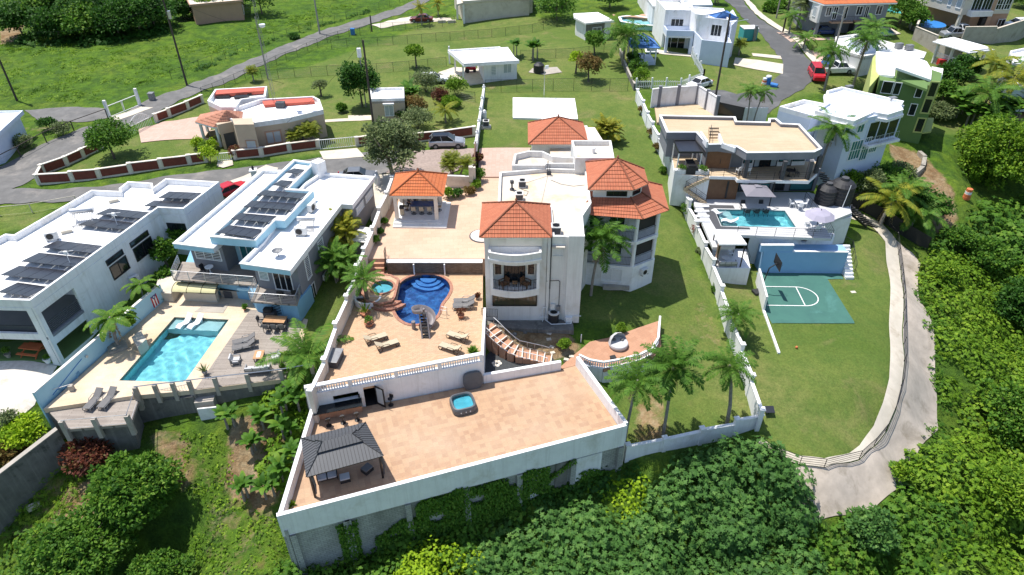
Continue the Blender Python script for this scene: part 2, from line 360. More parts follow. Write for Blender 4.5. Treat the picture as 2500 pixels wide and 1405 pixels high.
def ground_mat():
 m,t,b=newmat('ground');b.inputs['Roughness'].default_value=.95;b.inputs['Specular IOR Level'].default_value=.15
 v=pos(t)
 def at(n):a=t.nodes.new('ShaderNodeAttribute');a.attribute_name=n;return a.outputs['Fac']
 n1=noise(t,.07,5,.65,v,.5);n2=noise(t,.6,5,.7,v,.3);n3=noise(t,5,4,.75,v)
 lawn=ramp(t,n1,[(.3,(.095,.150,.028)),(.5,(.145,.190,.044)),(.7,(.20,.21,.07))])
 lawn=mixc(t,ramp(t,n2,[(.42,(0,0,0)),(.68,(.75,.75,.75))]),lawn,(.085,.145,.03))
 dry=noise(t,.22,4,.6,v,.8);lawn=mixc(t,ramp(t,dry,[(.55,(0,0,0)),(.75,(.7,.7,.7))]),lawn,(.235,.205,.09))
 lawn=mixc(t,mth(t,'MULTIPLY',ramp(t,noise(t,1.7,5,.7,v,.6),[(.5,(0,0,0)),(.66,(1,1,1))]),.4),lawn,(.065,.125,.025))
 wild=ramp(t,n1,[(.3,(.065,.15,.016)),(.5,(.12,.215,.02)),(.7,(.175,.235,.03))])
 wild=mixc(t,ramp(t,n2,[(.38,(0,0,0)),(.62,(.85,.85,.85))]),wild,(.045,.10,.018))
 dirt=ramp(t,n2,[(.3,(.20,.11,.05)),(.5,(.33,.23,.13)),(.7,(.42,.34,.22))])
 o=mixc(t,at('mow'),wild,lawn)
 o=mixc(t,mth(t,'MULTIPLY',ramp(t,mth(t,'ADD',mth(t,'MULTIPLY',at('dirt'),.75),mth(t,'MULTIPLY',noise(t,.9,6,.7,v,.5),.6)),[(.52,(0,0,0)),(.68,(1,1,1))]),1),o,dirt)
 o=mixc(t,.6,o,ramp(t,n3,[(.3,(.45,.45,.42)),(.7,(1.2,1.2,1.15))]),'MULTIPLY')
 t.links.new(o,b.inputs['Base Color'])
 hh=mixc(t,at('mow'),ramp(t,noise(t,1.3,6,.75,v,.6),[(.2,(0,0,0)),(.8,(1,1,1))]),ramp(t,noise(t,9,4,.8,v),[(.2,(0,0,0)),(.8,(.16,.16,.16))]))
 bump(t,b,hh,.9,.35);return m
gm=ground_mat()
go=bpy.data.objects.new('ground',npmesh('ground',tv,tf,gm,{'mow':MOW.ravel(),'dirt':DRT.ravel()},True));COL.objects.link(go);go['kind']='structure'
def drape(name,pts,m,off=.045,Q=1,kind='structure',st=1.0,label=None,cat=None,thick=0,zf=None,quads=None):
 bm=bmesh.new()
 if quads:
  p=pts+quads;A=[bm.verts.new((*q,0))for q in pts];B=[bm.verts.new((*q,0))for q in quads]
  for k in range(len(A)-1):bm.faces.new((A[k],A[k+1],B[k+1],B[k]))
  bmesh.ops.recalc_face_normals(bm,faces=bm.faces[:])
  if bm.faces[:][0].normal.z<0:bmesh.ops.reverse_faces(bm,faces=bm.faces[:])
 else:
  p=ccw(gp(pts)if Q else pts);vs=[bm.verts.new((a,b,0))for a,b in p]
  for q in tessellate_polygon([[Vector((a,b,0))for a,b in p]]):
   f=bm.faces.new([vs[k]for k in q]);f.normal_update()
   if f.normal.z<0:f.normal_flip()
 xs=[a for a,b in p];ys=[b for a,b in p]
 for lo,hi,no in ((min(xs),max(xs),(1,0,0)),(min(ys),max(ys),(0,1,0))):
  for k in [k for k in (GX if no[0]else GY)if lo<k<hi]if st else np.arange(lo+.14,hi,.14):
   bmesh.ops.bisect_plane(bm,geom=bm.verts[:]+bm.edges[:]+bm.faces[:],plane_co=(k,0,0)if no[0]else (0,k,0),plane_no=no)
 for v in bm.verts:v.co.z=h(v.co.x,v.co.y)+off if zf is None else zf(v.co.x,v.co.y)
 if thick:
  r=bmesh.ops.extrude_face_region(bm,geom=bm.faces[:]);
  for v in r['geom']:
   if isinstance(v,bmesh.types.BMVert):v.co.z-=thick
  bmesh.ops.recalc_face_normals(bm,faces=bm.faces[:])
 me=bpy.data.meshes.new(name);bm.to_mesh(me);bm.free();me.materials.append(MATS[m]if isinstance(m,str)else m);me.polygons.foreach_set('use_smooth',[not thick]*len(me.polygons))
 o=bpy.data.objects.new(name,me);COL.objects.link(o);return setp(o,label,cat,None,kind)
def strip(name,L,Rr,m,off=.05,st=1.2,kind='structure',Q=1):
 L=gp(L)if Q else L;Rr=gp(Rr)if Q else Rr
 if 'concrete' not in (m if isinstance(m,str)else m.name):
  def jit(P_):
   o=[P_[0]]
   for a,b in zip(P_[:-1],P_[1:]):
    n=max(1,int(math.dist(a,b)/1.6))
    for k in range(1,n+1):t=k/n;j=0 if k==n and b is P_[-1]else .22;o.append((a[0]+(b[0]-a[0])*t+rnd.uniform(-j,j),a[1]+(b[1]-a[1])*t+rnd.uniform(-j,j)))
   return o
  L=jit(L);Rr=jit(Rr)
 def rs(P_,n):
  d=[0]
  for a,b in zip(P_[:-1],P_[1:]):d.append(d[-1]+math.dist(a,b))
  t=np.linspace(0,d[-1],n);return list(zip(np.interp(t,d,[a for a,b in P_]),np.interp(t,d,[b for a,b in P_])))
 n=max(8,len(L),len(Rr))*3
 if len(L)!=len(Rr)or len(L)<4:L=rs(L,n);Rr=rs(Rr,n)
 return drape(name,L,m,off,False,kind,st,quads=Rr)
# ---------------- shared materials ----------------
mat('white',(.82,.82,.83),(.74,.74,.75),1.2,.75,stain=(.62,.60,.56),stscale=.4,streak=.3)
mat('roofwhite',(.86,.86,.86),(.80,.80,.79),.6,.8,stain=(.66,.62,.56),stscale=.3)
mat('offwhite',(.74,.73,.71),(.66,.655,.64),.8,.8,stain=(.60,.56,.50),stscale=.5,streak=.3)
mat('cream',(.72,.66,.58),(.66,.60,.52),1,.8,stain=(.52,.44,.36),stscale=.3)
mat('roofcream',(.60,.54,.46),(.53,.46,.38),.5,.85,stain=(.62,.42,.20),stscale=.22)
mat('trim_white',(.85,.85,.85),None,2,.5)
mat('blue_pale',(.36,.60,.72),(.32,.55,.67),1,.75)
mat('blue_mid',(.20,.42,.60),(.18,.38,.55),1,.75)
mat('blue_wall',(.26,.44,.66),(.23,.40,.61),1,.75)
mat('grey_wall',(.22,.225,.25),(.19,.195,.22),1,.8)
mat('grey_dark',(.07,.072,.08),(.055,.057,.065),1,.7)
mat('dark',(.015,.015,.018),(.022,.022,.026),2,.6)
mat('dark_metal',(.022,.022,.025),None,4,.4,metal=.3)
mat('steel',(.55,.56,.58),(.45,.46,.48),4,.35,metal=.8)
mat('grey_metal',(.25,.26,.27),(.2,.2,.21),4,.5,metal=.4)
mat('panel',(.022,.024,.033),(.016,.018,.026),1.5,.35,spec=.6)
mat('concrete',(.42,.38,.33),(.32,.29,.25),.9,.9,bp=.15,stain=(.22,.19,.15),stscale=.5)
mat('concrete_pale',(.60,.54,.45),(.50,.45,.37),.8,.9,bp=.1,stain=(.40,.34,.26),stscale=.5)
mat('concrete_dark',(.18,.17,.155),(.12,.115,.105),1.2,.95,bp=.3,stain=(.05,.055,.045),stscale=.7,streak=.5)
mat('slope_concrete',(.50,.43,.36),(.36,.31,.26),.7,.95,bp=.3,stain=(.26,.22,.17),stscale=.4)
mat('asphalt',(.16,.155,.15),(.11,.108,.105),.8,.95,bp=.2,stain=(.24,.22,.20),stscale=.25)
mat('asphalt_dark',(.095,.096,.10),(.075,.076,.08),.7,.9,bp=.2,stain=(.15,.15,.15),stscale=.2)
mat('gravel_pale',(.72,.67,.60),(.55,.50,.43),2.5,.95,bp=.4,stain=(.42,.36,.29),stscale=.5)
mat('gravel_road',(.36,.28,.24),(.24,.19,.165),3,.95,bp=.4)
mat('dark_gravel',(.06,.065,.07),(.03,.034,.038),14,.9,bp=.6,lo=.4,hi=.6)
mat('wood',(.28,.13,.055),(.20,.09,.035),3,.6)
mat('wood_light',(.48,.27,.13),(.38,.2,.09),3,.6)
mat('wood_brown',(.16,.075,.035),(.12,.055,.025),3,.55)
mat('terracotta_pot',(.42,.17,.09),(.34,.13,.07),4,.8)
mat('soil',(.08,.045,.025),(.05,.03,.018),6,.95)
mat('stone',(.36,.33,.28),(.22,.2,.17),2.5,.9,bp=.6)
mat('brickred',(.20,.05,.035),(.14,.035,.025),2,.9,bp=.3)
mat('rubber',(.02,.02,.02),None,4,.85)
mat('trunk',(.16,.13,.10),(.10,.08,.06),4,.95,bp=.6)
mat('trunk_pale',(.28,.25,.22),(.19,.17,.15),4,.95,bp=.4)
mat('pole_wood',(.075,.06,.05),(.05,.042,.036),3,.95,bp=.4)
mat('pole_concrete',(.36,.33,.29),(.28,.26,.23),3,.9)
mat('tan_fabric',(.50,.42,.30),(.45,.37,.26),5,.85)
mat('grey_fabric',(.16,.155,.155),(.13,.125,.125),5,.9)
mat('pale_fabric',(.52,.52,.53),(.46,.46,.47),4,.9)
mat('bronze',(.035,.022,.016),None,4,.5,metal=.3)
mat('yellow_dim',(.62,.58,.32),(.55,.51,.28),1,.8)
mat('green_dark',(.115,.20,.055),(.10,.175,.048),.8,.8)
mat('green_yellow',(.42,.46,.15),(.38,.42,.13),.8,.8)
mat('orange_paint',(.62,.17,.06),(.55,.14,.05),2,.7)
mat('peach',(.52,.41,.30),(.46,.36,.265),1,.85)
mat('court_green',(.045,.145,.115),(.036,.12,.10),.7,.8,stain=(.07,.2,.175),stscale=.3)
mat('line_white',(.8,.8,.78),None,4,.7)
mat('beige',(.60,.55,.46),(.54,.49,.41),1,.85)
mat('salmon',(.45,.28,.19),(.40,.25,.17),1,.85)
mat('teal',(.05,.34,.36),None,2,.6)
mat('turquoise',(.08,.55,.55),None,2,.7)
mat('blue_plastic',(.03,.20,.55),None,2,.5)
mat('slide_plastic',(.22,.195,.20),(.18,.16,.165),2,.45)
mat('yellow',(.7,.45,.03),None,2,.6)
mat('tub_vinyl',(.10,.11,.125),(.08,.09,.10),2,.5)
mat('aqua_floor',(.16,.55,.66),(.12,.48,.6),3,.6)
mat('white_floor',(.66,.66,.66),(.56,.56,.57),1,.5)
mat('red_paint',(.48,.02,.03),None,2,.25);mat('white_paint',(.80,.81,.83),None,2,.22);mat('silver_paint',(.45,.46,.48),None,2,.25,metal=.5);mat('maroon_paint',(.16,.035,.03),None,2,.25,metal=.2);mat('blue_paint',(.03,.07,.22),None,2,.25);mat('grey_paint',(.2,.21,.23),None,2,.25,metal=.3)
mat('glass',(.012,.016,.02),None,2,.08,spec=.5);mat('glass_green',(.045,.055,.035),(.03,.04,.025),1,.08,spec=.9);mat('glass_teal',(.03,.16,.17),None,1,.08,spec=.9)
mat('glass_pale',(.42,.47,.5),(.36,.41,.44),1,.2)
mat('louver',(.70,.71,.73),(.62,.63,.65),6,.6)
mat('lamp',(.85,.8,.7),None,1,.4)
rotT=math.atan2(36.44-28.28,8.79+15.75)
tiles('terrace_tile',(.48,.305,.185),(.34,.195,.12),(.40,.27,.17),.42,.42,rotT,.014,.0,.8,-.3,(.55,.42,.30),.55,.16)
tiles('paver',(.56,.395,.255),(.47,.31,.195),(.35,.22,.14),.30,.15,.15,.008,.5,.85,0,(.62,.37,.18),.4,.3)
tiles('paver_patio',(.52,.285,.18),(.44,.235,.145),(.40,.23,.15),.42,.42,.75,.010,.5,.85,0,(.36,.17,.10),.3,.4)
tiles('stamped',(.60,.42,.30),(.54,.365,.26),(.47,.28,.18),.9,.6,.1,.010,.5,.85,0,(.68,.46,.34),.7,.3)
tiles('driveway',(.56,.40,.33),(.50,.35,.28),(.44,.31,.25),.5,.5,.0,.015,0,.85,0,(.46,.31,.24),.4,.3)
tiles('plank_tan',(.55,.42,.27),(.49,.37,.24),(.40,.30,.19),1.6,.28,.02,.006,.5,.7,0,(.62,.50,.36),.5,.3)
tiles('deck_wood',(.36,.31,.27),(.27,.23,.20),(.10,.085,.07),2.4,.14,0,.012,.5,.85,0,(.42,.38,.33),.5,.4)
tiles('travertine',(.66,.55,.42),(.60,.49,.37),(.50,.41,.31),.8,.5,.2,.008,.5,.75,0,(.55,.36,.17),.55,.25)
tiles('pool_white',(.62,.62,.63),(.57,.57,.58),(.50,.50,.51),1.2,.3,0,.006,.5,.5,0,(.5,.5,.52),.3,.3)
tiles('ledge',(.25,.18,.13),(.13,.09,.065),(.05,.04,.03),.35,.08,0,.01,.4,.9,0,(.32,.26,.2),.3,1,.6,face=True)
tiles('block_wall',(.50,.50,.47),(.42,.42,.40),(.2,.2,.19),.42,.21,rotT,.012,.5,.95,0,(.08,.085,.07),.7,.22,.4,face=True)
tiles('mosaic_blue',(.012,.06,.24),(.02,.13,.42),(.01,.05,.2),.11,.11,0,.006,0,.5,-.1,(.05,.3,.65),.55,1.6,0)
tiles('mosaic_aqua',(.42,.74,.78),(.34,.66,.72),(.3,.6,.66),.3,.3,0,.006,0,.5,0,(.42,.82,.86),.5,.9,0)
tiles('brick_coping',(.38,.15,.09),(.30,.11,.065),(.42,.3,.24),.12,.5,0,.012,0,.85,0,(.4,.2,.13),.2,1)
def rooftile(name,c1,c2,weather):
 m,t,b=newmat(name);b.inputs['Roughness'].default_value=.85
 g=t.nodes.new('ShaderNodeUVMap');k=t.nodes.new('ShaderNodeTexBrick');t.links.new(g.outputs[0],k.inputs['Vector']);k.offset=0
 k.inputs['Color1'].default_value=(*c1,1);k.inputs['Color2'].default_value=(*c2,1);k.inputs['Mortar'].default_value=tuple(x*.45 for x in c1)+(1,)
 k.inputs['Scale'].default_value=1;k.inputs['Mortar Size'].default_value=.018;k.inputs['Brick Width'].default_value=.26;k.inputs['Row Height'].default_value=.37
 f=noise(t,.9,5,.65,pos(t));o=mixc(t,ramp(t,f,[(.5,(0,0,0)),(.75,(.6,.6,.6))]),k.outputs['Color'],weather)
 t.links.new(o,b.inputs['Base Color'])
 w=t.nodes.new('ShaderNodeTexWave');w.wave_profile='SIN';w.inputs['Scale'].default_value=1/.26/(2*PI)*PI;t.links.new(g.outputs[0],w.inputs['Vector'])
 bump(t,b,w.outputs['Fac'],.5,.05);MATS[name]=m
rooftile('clay',(.46,.15,.075),(.40,.12,.06),(.38,.15,.09));rooftile('clay_orange',(.56,.16,.05),(.48,.125,.04),(.42,.15,.07));rooftile('clay_pink',(.50,.22,.14),(.44,.19,.12),(.50,.30,.22));rooftile('tile_blue',(.08,.22,.55),(.07,.19,.48),(.12,.28,.6))
watermat('water_deep',(.75,.92,1.0));watermat('water_aqua',(.72,.95,.98));watermat('water_pale',(.85,.97,.98))
leafmat('leaf_dark',(.012,.045,.006),(.03,.085,.010),(.055,.125,.015))
leafmat('leaf_mid',(.024,.072,.008),(.065,.145,.014),(.125,.205,.024))
leafmat('leaf_bright',(.036,.09,.006),(.105,.19,.012),(.19,.275,.024));mat('black_paint',(.012,.013,.018),None,2,.15)
leafmat('leaf_blue',(.028,.075,.016),(.06,.14,.03),(.11,.20,.045))
leafmat('leaf_lime',(.09,.17,.006),(.20,.30,.012),(.30,.38,.02))
leafmat('leaf_grey',(.055,.08,.03),(.12,.155,.06),(.20,.23,.11))
leafmat('leaf_red',(.05,.02,.015),(.12,.035,.02),(.09,.10,.03))
leafmat('leaf_autumn',(.08,.05,.015),(.15,.10,.03),(.09,.11,.03))
leafmat('leaf_pink',(.16,.05,.05),(.22,.09,.08),(.07,.11,.03))
leafmat('palm_leaf',(.03,.08,.010),(.065,.145,.018),(.14,.21,.03))
leafmat('palm_yellow',(.06,.10,.01),(.16,.18,.02),(.30,.24,.02))
leafmat('dead_frond',(.16,.11,.06),(.24,.18,.10),(.30,.23,.14))
# ---------------- plants ----------------
def nrm(a):return a/np.maximum(np.linalg.norm(a,axis=-1,keepdims=True),1e-6)
def leafq(C,D,N,L,W):
 D=nrm(D);Sd=nrm(np.cross(D,N));L=L[:,None];W=W[:,None]
 v=np.stack([C,C+D*L*.45+Sd*W,C+D*L,C+D*L*.45-Sd*W],1).reshape(-1,3)
 f=np.arange(len(C)*4).reshape(-1,4);return v,f
def sph(n,up=-1.0):
 z=NR.uniform(up,1,n);a=NR.uniform(0,2*PI,n);r=np.sqrt(1-z*z);return np.stack([r*np.cos(a),r*np.sin(a),z],1)
def crown_mesh(name,R_,Rz,cz,ncl,nlf,lsz,m,cl=.33,low=-.6,irr=.25,dens=1):
 c=sph(ncl,low)*(NR.uniform(.35,1,(ncl,1))**.5)
 c=c*np.array([R_,R_,Rz])*(1-cl*.7)*(1+NR.normal(0,irr*.4,(ncl,1)))+np.array([0,0,cz])
 rc=R_*cl*NR.uniform(.6,1.25,ncl);cv=NR.uniform(-.22,.22,ncl)
 d=sph(ncl*nlf,-.5);idx=np.repeat(np.arange(ncl),nlf)
 C=c[idx]+d*(rc[idx]*NR.uniform(.45,1,ncl*nlf)**.5)[:,None]*np.array([1,1,.75])
 D=d+NR.normal(0,.55,C.shape);D[:,2]-=.25;N=nrm(d+NR.normal(0,.4,C.shape)+np.array([0,0,.7]))
 L=lsz*NR.uniform(.7,1.3,len(C));v,f=leafq(C,D,N,L,L*.33)
 a=np.clip(NR.uniform(0,1,len(C))**1.3+cv[idx],0,1);return npmesh(name,v,f,m,{'v':a})
def meshobj(name,me,parent,loc=(0,0,0)):
 o=bpy.data.objects.new(name,me);COL.objects.link(o);o.parent=parent;o.location=loc
 if parent is not None:ORG[o]=ORG[parent]
 return o
def tree(loc,R_,H,label,leaf='leaf_mid',name='tree',cat='tree',ncl=40,nlf=70,lsz=.3,Rz=None,trunk=.16,group=None,cl=.33,low=-.6,tm='trunk',stems=1,Q=1,irr=.4):
 if Q:loc=G(*loc)
 loc=Vector(loc);Rz=Rz or R_*.8;t=thing(name,label,cat,loc,group)
 cz=H-Rz;mb=MB();
 for s in range(stems):
  o=Vector((rnd.uniform(-.3,.3),rnd.uniform(-.3,.3),0))*(stems>1);top=loc+Vector((rnd.uniform(-.15,.15)*R_,rnd.uniform(-.15,.15)*R_,max(cz-Rz*.35,H*.3)))
  mb.tube([loc+o-Vector((0,0,.3)),loc+o*.6+(top-loc)*.5,top],trunk,7,trunk*.7)
  for k in range(5):
   a=rnd.uniform(0,2*PI);e=top+Vector((math.cos(a)*R_*.6,math.sin(a)*R_*.6,Rz*rnd.uniform(.5,1)));mb.tube([top,(top+e)/2+Vector((0,0,.1)),e],trunk*.55,5,trunk*.12)
 mb.B('trunk',MATS[tm],t)
 meshobj('crown',crown_mesh('crown',R_,Rz,cz,ncl,nlf,lsz,MATS[leaf],cl,low,irr),t);return t
def shrub(loc,R_,H,label,leaf='leaf_mid',name='shrub',cat='shrub',ncl=14,nlf=60,lsz=.16,group=None,Q=1,cl=.42,low=-.3):
 if Q:loc=G(*loc)
 loc=Vector(loc);t=thing(name,label,cat,loc,group)
 mb=MB()
 for k in range(5):
  a=k*1.26;mb.tube([loc-Vector((0,0,.1)),loc+Vector((math.cos(a)*R_*.5,math.sin(a)*R_*.5,H*.7))],.03,5,.01)
 mb.B('stem',MATS['trunk'],t);meshobj('foliage',crown_mesh('foliage',R_,H*.5,H*.52,ncl,nlf,lsz,MATS[leaf],cl,low),t);return t
PM={}
def palm_crown(kind):
 if kind in PM:return PM[kind]
 K=dict(coco=(18,3.4,.95,1.35,34,.75,.055,'palm_leaf'),arecag=(16,2.2,1.2,1.2,30,.5,.045,'palm_leaf'),queen=(24,3.2,.95,1.5,46,.62,.045,'palm_leaf'),plume=(24,3.3,1.15,1.3,52,.7,.05,'palm_leaf'),
 cycad=(30,1.9,1.0,1.0,30,.32,.03,'palm_leaf'),fan=(34,1.3,1.1,1.0,16,.5,.035,'palm_yellow'),areca=(14,2.2,1.2,1.2,30,.5,.045,'palm_yellow'),
 yel=(13,3.4,.85,1.3,34,.8,.06,'palm_yellow'),foxt=(11,2.4,.75,1.5,38,.5,.07,'palm_leaf'),date=(34,1.7,1.1,1.3,26,.38,.028,'leaf_grey'))[kind]
 nf,L,e0,cur,nl,ll,lw,m=K;C=[];D=[];N=[];LL=[];RV=[];RF=[]
 for i in range(nf):
  az=i*2.39996+rnd.uniform(-.2,.2);k=(i+.5)/nf;el=e0*(1.25-1.35*k)+rnd.uniform(-.1,.1);p=Vector((0,0,0));Lf=L*rnd.uniform(.85,1.1);c_=cur*rnd.uniform(.8,1.2)
  hd=Vector((math.cos(az),math.sin(az),0));side=Vector((-hd.y,hd.x,0));st=nl;pts=[]
  tw=rnd.uniform(-.3,.3)
  for j in range(st+1):
   t=j/st;e=el-c_*t**1.3;d=hd*math.cos(e)+Vector((0,0,math.sin(e)));pts.append(p.copy())
   if j>st*.1:
    nn=d.cross(side).normalized();
    if nn.z<0:nn=-nn
    for sg in (-1,1):
     w=math.sin(PI*min(1,(t*.86+.1)))**.6;dr=.45 if kind not in('plume','queen')else rnd.uniform(-.2,1.0)
     dd=side*sg+d*.55-Vector((0,0,1))*dr*(.6+rnd.random()*.6)+nn*tw*sg
     C.append(tuple(p));D.append(tuple(dd));N.append(tuple(nn+side*sg*.3));LL.append(ll*w*rnd.uniform(.85,1.15))
   p=p+d*(Lf/st)
  for j in range(0,st,3):
   q=pts[min(j+3,st)];C.append(tuple(pts[j]));D.append(tuple(q-pts[j]));N.append((0,0,1));LL.append((q-pts[j]).length*1.1)
 C,D,N,LL=[np.array(a)for a in (C,D,N,LL)];v,f=leafq(C,D,N,LL,np.full(len(C),lw))
 ang=np.repeat(NR.uniform(0,.6,nf),1);a=np.clip(NR.uniform(0,.7,len(C))+NR.uniform(0,.3),0,1)
 me=npmesh('crown_'+kind,v,f,MATS[m],{'v':a});PM[kind]=me;return me
def palm(loc,H,label,kind='coco',sc=1,lean=(0,0),tr=.13,name='palm_tree',cat='palm tree',group=None,Q=1,tm='trunk_pale',multi=0,rz=None,dead=0):
 if Q:loc=G(*loc)
 loc=Vector(loc);t=thing(name,label,cat,loc,group);L=Vector((lean[0],lean[1],0))
 n=max(1,multi)
 for s in range(n):
  b=loc+(Vector((rnd.uniform(-.5,.5),rnd.uniform(-.5,.5),0))if multi else Vector((0,0,0)));hh=H*(rnd.uniform(.65,1.1)if multi else 1)
  ln=L+(Vector(((b-loc).x*1.3,(b-loc).y*1.3,0))if multi else Vector((0,0,0)))
  pts=[b-Vector((0,0,.3)),b+ln*.15+Vector((0,0,hh*.35)),b+ln*.5+Vector((0,0,hh*.7)),b+ln+Vector((0,0,hh))]
  mb=MB();mb.tube(pts,tr,8,tr*.75)
  mb.bar(pts[-1]-Vector((0,0,.1)),pts[-1]+Vector((0,0,.3)),tr*1.1,8,tr*.5)
  mb.B('trunk',MATS[tm],t)
  if H>2.5:
   k=26;az=np.repeat(NR.uniform(0,6.28,5),k)[:k*5];tt=np.tile(np.linspace(.15,1,k),5);hd=np.stack([np.cos(az),np.sin(az),0*az],1);sg=NR.choice([-1.,1.],k*5)[:,None]
   C=hd*(.15+.5*tt[:,None])*sc;C[:,2]=.1-1.9*tt**1.2*sc;D=np.stack([-hd[:,1],hd[:,0],0*az-1.2],1)*np.concatenate([sg,sg,np.ones_like(sg)],1);v,f=leafq(C,D,hd,NR.uniform(.25,.5,k*5)*sc,np.full(k*5,.035))
   meshobj('dead_fronds',npmesh('dead_fronds',v,f,MATS['dead_frond'],{'v':NR.uniform(0,1,k*5)}),t,pts[-1]-loc)
  o=meshobj('crown',palm_crown(kind),t,pts[-1]-loc+Vector((0,0,.2)));o.rotation_euler=(rnd.uniform(-.08,.08),rnd.uniform(-.08,.08),rz if rz is not None else rnd.uniform(0,6));q=sc*(rnd.uniform(.75,1)if multi else 1);o.scale=(q,q,q)
 return t
BM={}
def banana_mesh(k):
 if k in BM:return BM[k]
 r=random.Random(k);V=[];Fc=[];A=[]
 for i in range(8):
  az=i*2.4+r.random();el=r.uniform(.7,1.4);hd=Vector((math.cos(az),math.sin(az),0));sd_=Vector((-hd.y,hd.x,0));p=Vector((0,0,0));L=r.uniform(1.5,2.2);n=8;base=len(V);vv=r.uniform(0,1)
  for j in range(n+1):
   t=j/n;e=el-1.5*t**1.5;d=hd*math.cos(e)+Vector((0,0,math.sin(e)));w=.38*math.sin(PI*min(1,t*.85+.08))*(0.15 if t<.15 else 1)
   for sg,dz in ((-1,-.10),(0,0),(1,-.10)):V.append(tuple(p+sd_*sg*w*r.uniform(.85,1.1)+Vector((0,0,dz*(w*3)))))
   p=p+d*L/n
  for j in range(n):
   for q in (0,1):a=base+j*3+q;Fc.append((a,a+1,a+4,a+3));A.append(min(1,max(0,vv+r.uniform(-.2,.2))))
 BM[k]=npmesh('fronds',np.array(V),np.array(Fc),MATS['leaf_mid'],{'v':np.array(A)});return BM[k]
def banana(loc,H,label,n=3,sc=1,name='banana_plant',cat='banana plant',group=None,Q=1):
 if Q:loc=G(*loc)
 loc=Vector(loc);t=thing(name,label,cat,loc,group)
 for k in range(n):
  b=loc+Vector((rnd.uniform(-.7,.7),rnd.uniform(-.7,.7),0))*(n>1);hh=H*rnd.uniform(.7,1.1);MB().bar(b-Vector((0,0,.3)),b+Vector((0,0,hh)),.13,7,.07).B('stem',MATS['trunk_pale'],t)
  o=meshobj('leaves',banana_mesh(k%3),t,b-loc+Vector((0,0,hh)));o.rotation_euler=(0,0,rnd.uniform(0,6));o.scale=(sc,)*3
 return t
def rosette(loc,L,label,leaf='leaf_bright',n=26,name='spiky_plant',cat='plant',Q=1,group=None,w=.07,H=0):
 if Q:loc=G(*loc)
 loc=Vector(loc);t=thing(name,label,cat,loc,group);d=sph(n,.05);d[:,2]+=.3;C=np.zeros((n,3));C[:,2]=H;Ls=L*NR.uniform(.7,1.1,n)
 v,f=leafq(C,d,np.tile([0,0,1.0],(n,1))+d*.1,Ls,np.full(n,w));meshobj('leaves',npmesh('leaves',v,f,MATS[leaf],{'v':NR.uniform(0,1,n)}),t)
 if H:MB().bar(loc-Vector((0,0,.1)),loc+Vector((0,0,H)),.07,6,.05).B('stem',MATS['trunk'],t)
 return t
def thicket(name,label,pts,m,rr=(1.2,2.2),hh=(1.0,2.2),cov=1.3,cpm=9,lf=.26,lw=.28,star=6,zs=None,Q=1,cat='thicket',vj=.2,avoid=None,flat=.75,sink=.2,seed=1):
 r=np.random.default_rng(seed);p=gp(pts)if Q else pts;ar=abs(area(p));mr=(rr[0]+rr[1])/2;n=int(ar/(PI*mr*mr)*cov*2.2)+3
 xs=[a for a,b in p];ys=[b for a,b in p];X=r.uniform(min(xs),max(xs),n*6);Y=r.uniform(min(ys),max(ys),n*6);k=inpoly(X,Y,p);X=X[k][:n];Y=Y[k][:n];n=len(X)
 Rr=r.uniform(*rr,n);Hh=r.uniform(*hh,n)*Rr/mr;Z=harr(X,Y)-sink;dv=r.uniform(-vj,vj,n)
 cnt=np.maximum(4,(2*PI*Rr*np.maximum(Rr,Hh)*cpm*.8).astype(int));idx=np.repeat(np.arange(n),cnt);N=len(idx)
 z=r.uniform(-.05,1,N);a=r.uniform(0,2*PI,N);q=np.sqrt(1-z*z);d=np.stack([q*np.cos(a),q*np.sin(a),z],1)
 j=(.78+.5*r.uniform(0,1,N)**1.8+.09*np.sin(d[:,0]*7+idx)+.09*np.sin(d[:,1]*6+d[:,2]*5+idx*2.))[:,None];C=np.stack([X[idx],Y[idx],Z[idx]],1)+d*np.stack([Rr,Rr,Hh],1)[idx]*j
 keep=np.ones(N,bool)
 for i in range(n):
  near=np.abs(C[:,0]-X[i])<Rr[i];e=((C[:,0]-X[i])**2+(C[:,1]-Y[i])**2)/Rr[i]**2+((C[:,2]-Z[i])/Hh[i])**2;keep&=~(near&(e<.62)&(idx!=i))
 C=C[keep];d=d[keep];idx=idx[keep];N=len(C);nn=nrm(d+np.array([0,0,.5])+r.normal(0,.35,(N,3)))
 t1=nrm(np.cross(nn,r.normal(0,1,(N,3))));t2=np.cross(nn,t1);av=np.clip(r.uniform(0,.8,N)+dv[idx]+.05,0,1);Vs=[];As=[]
 for s in range(star):
  an=2*PI*s/star+r.uniform(-.3,.3,N);dd=t1*np.cos(an)[:,None]+t2*np.sin(an)[:,None]-nn*r.uniform(-.1,.45,N)[:,None]
  L=lf*r.uniform(.7,1.25,N);v,_=leafq(C,dd,nn,L,L*lw);Vs.append(v);As.append(np.clip(av+r.uniform(-.12,.12,N),0,1))
 v=np.concatenate(Vs);me=npmesh(name,v,np.arange(len(v)).reshape(-1,4),MATS[m],{'v':np.concatenate(As)})
 o=bpy.data.objects.new(name,me);COL.objects.link(o);return setp(o,label,cat,None,'stuff')
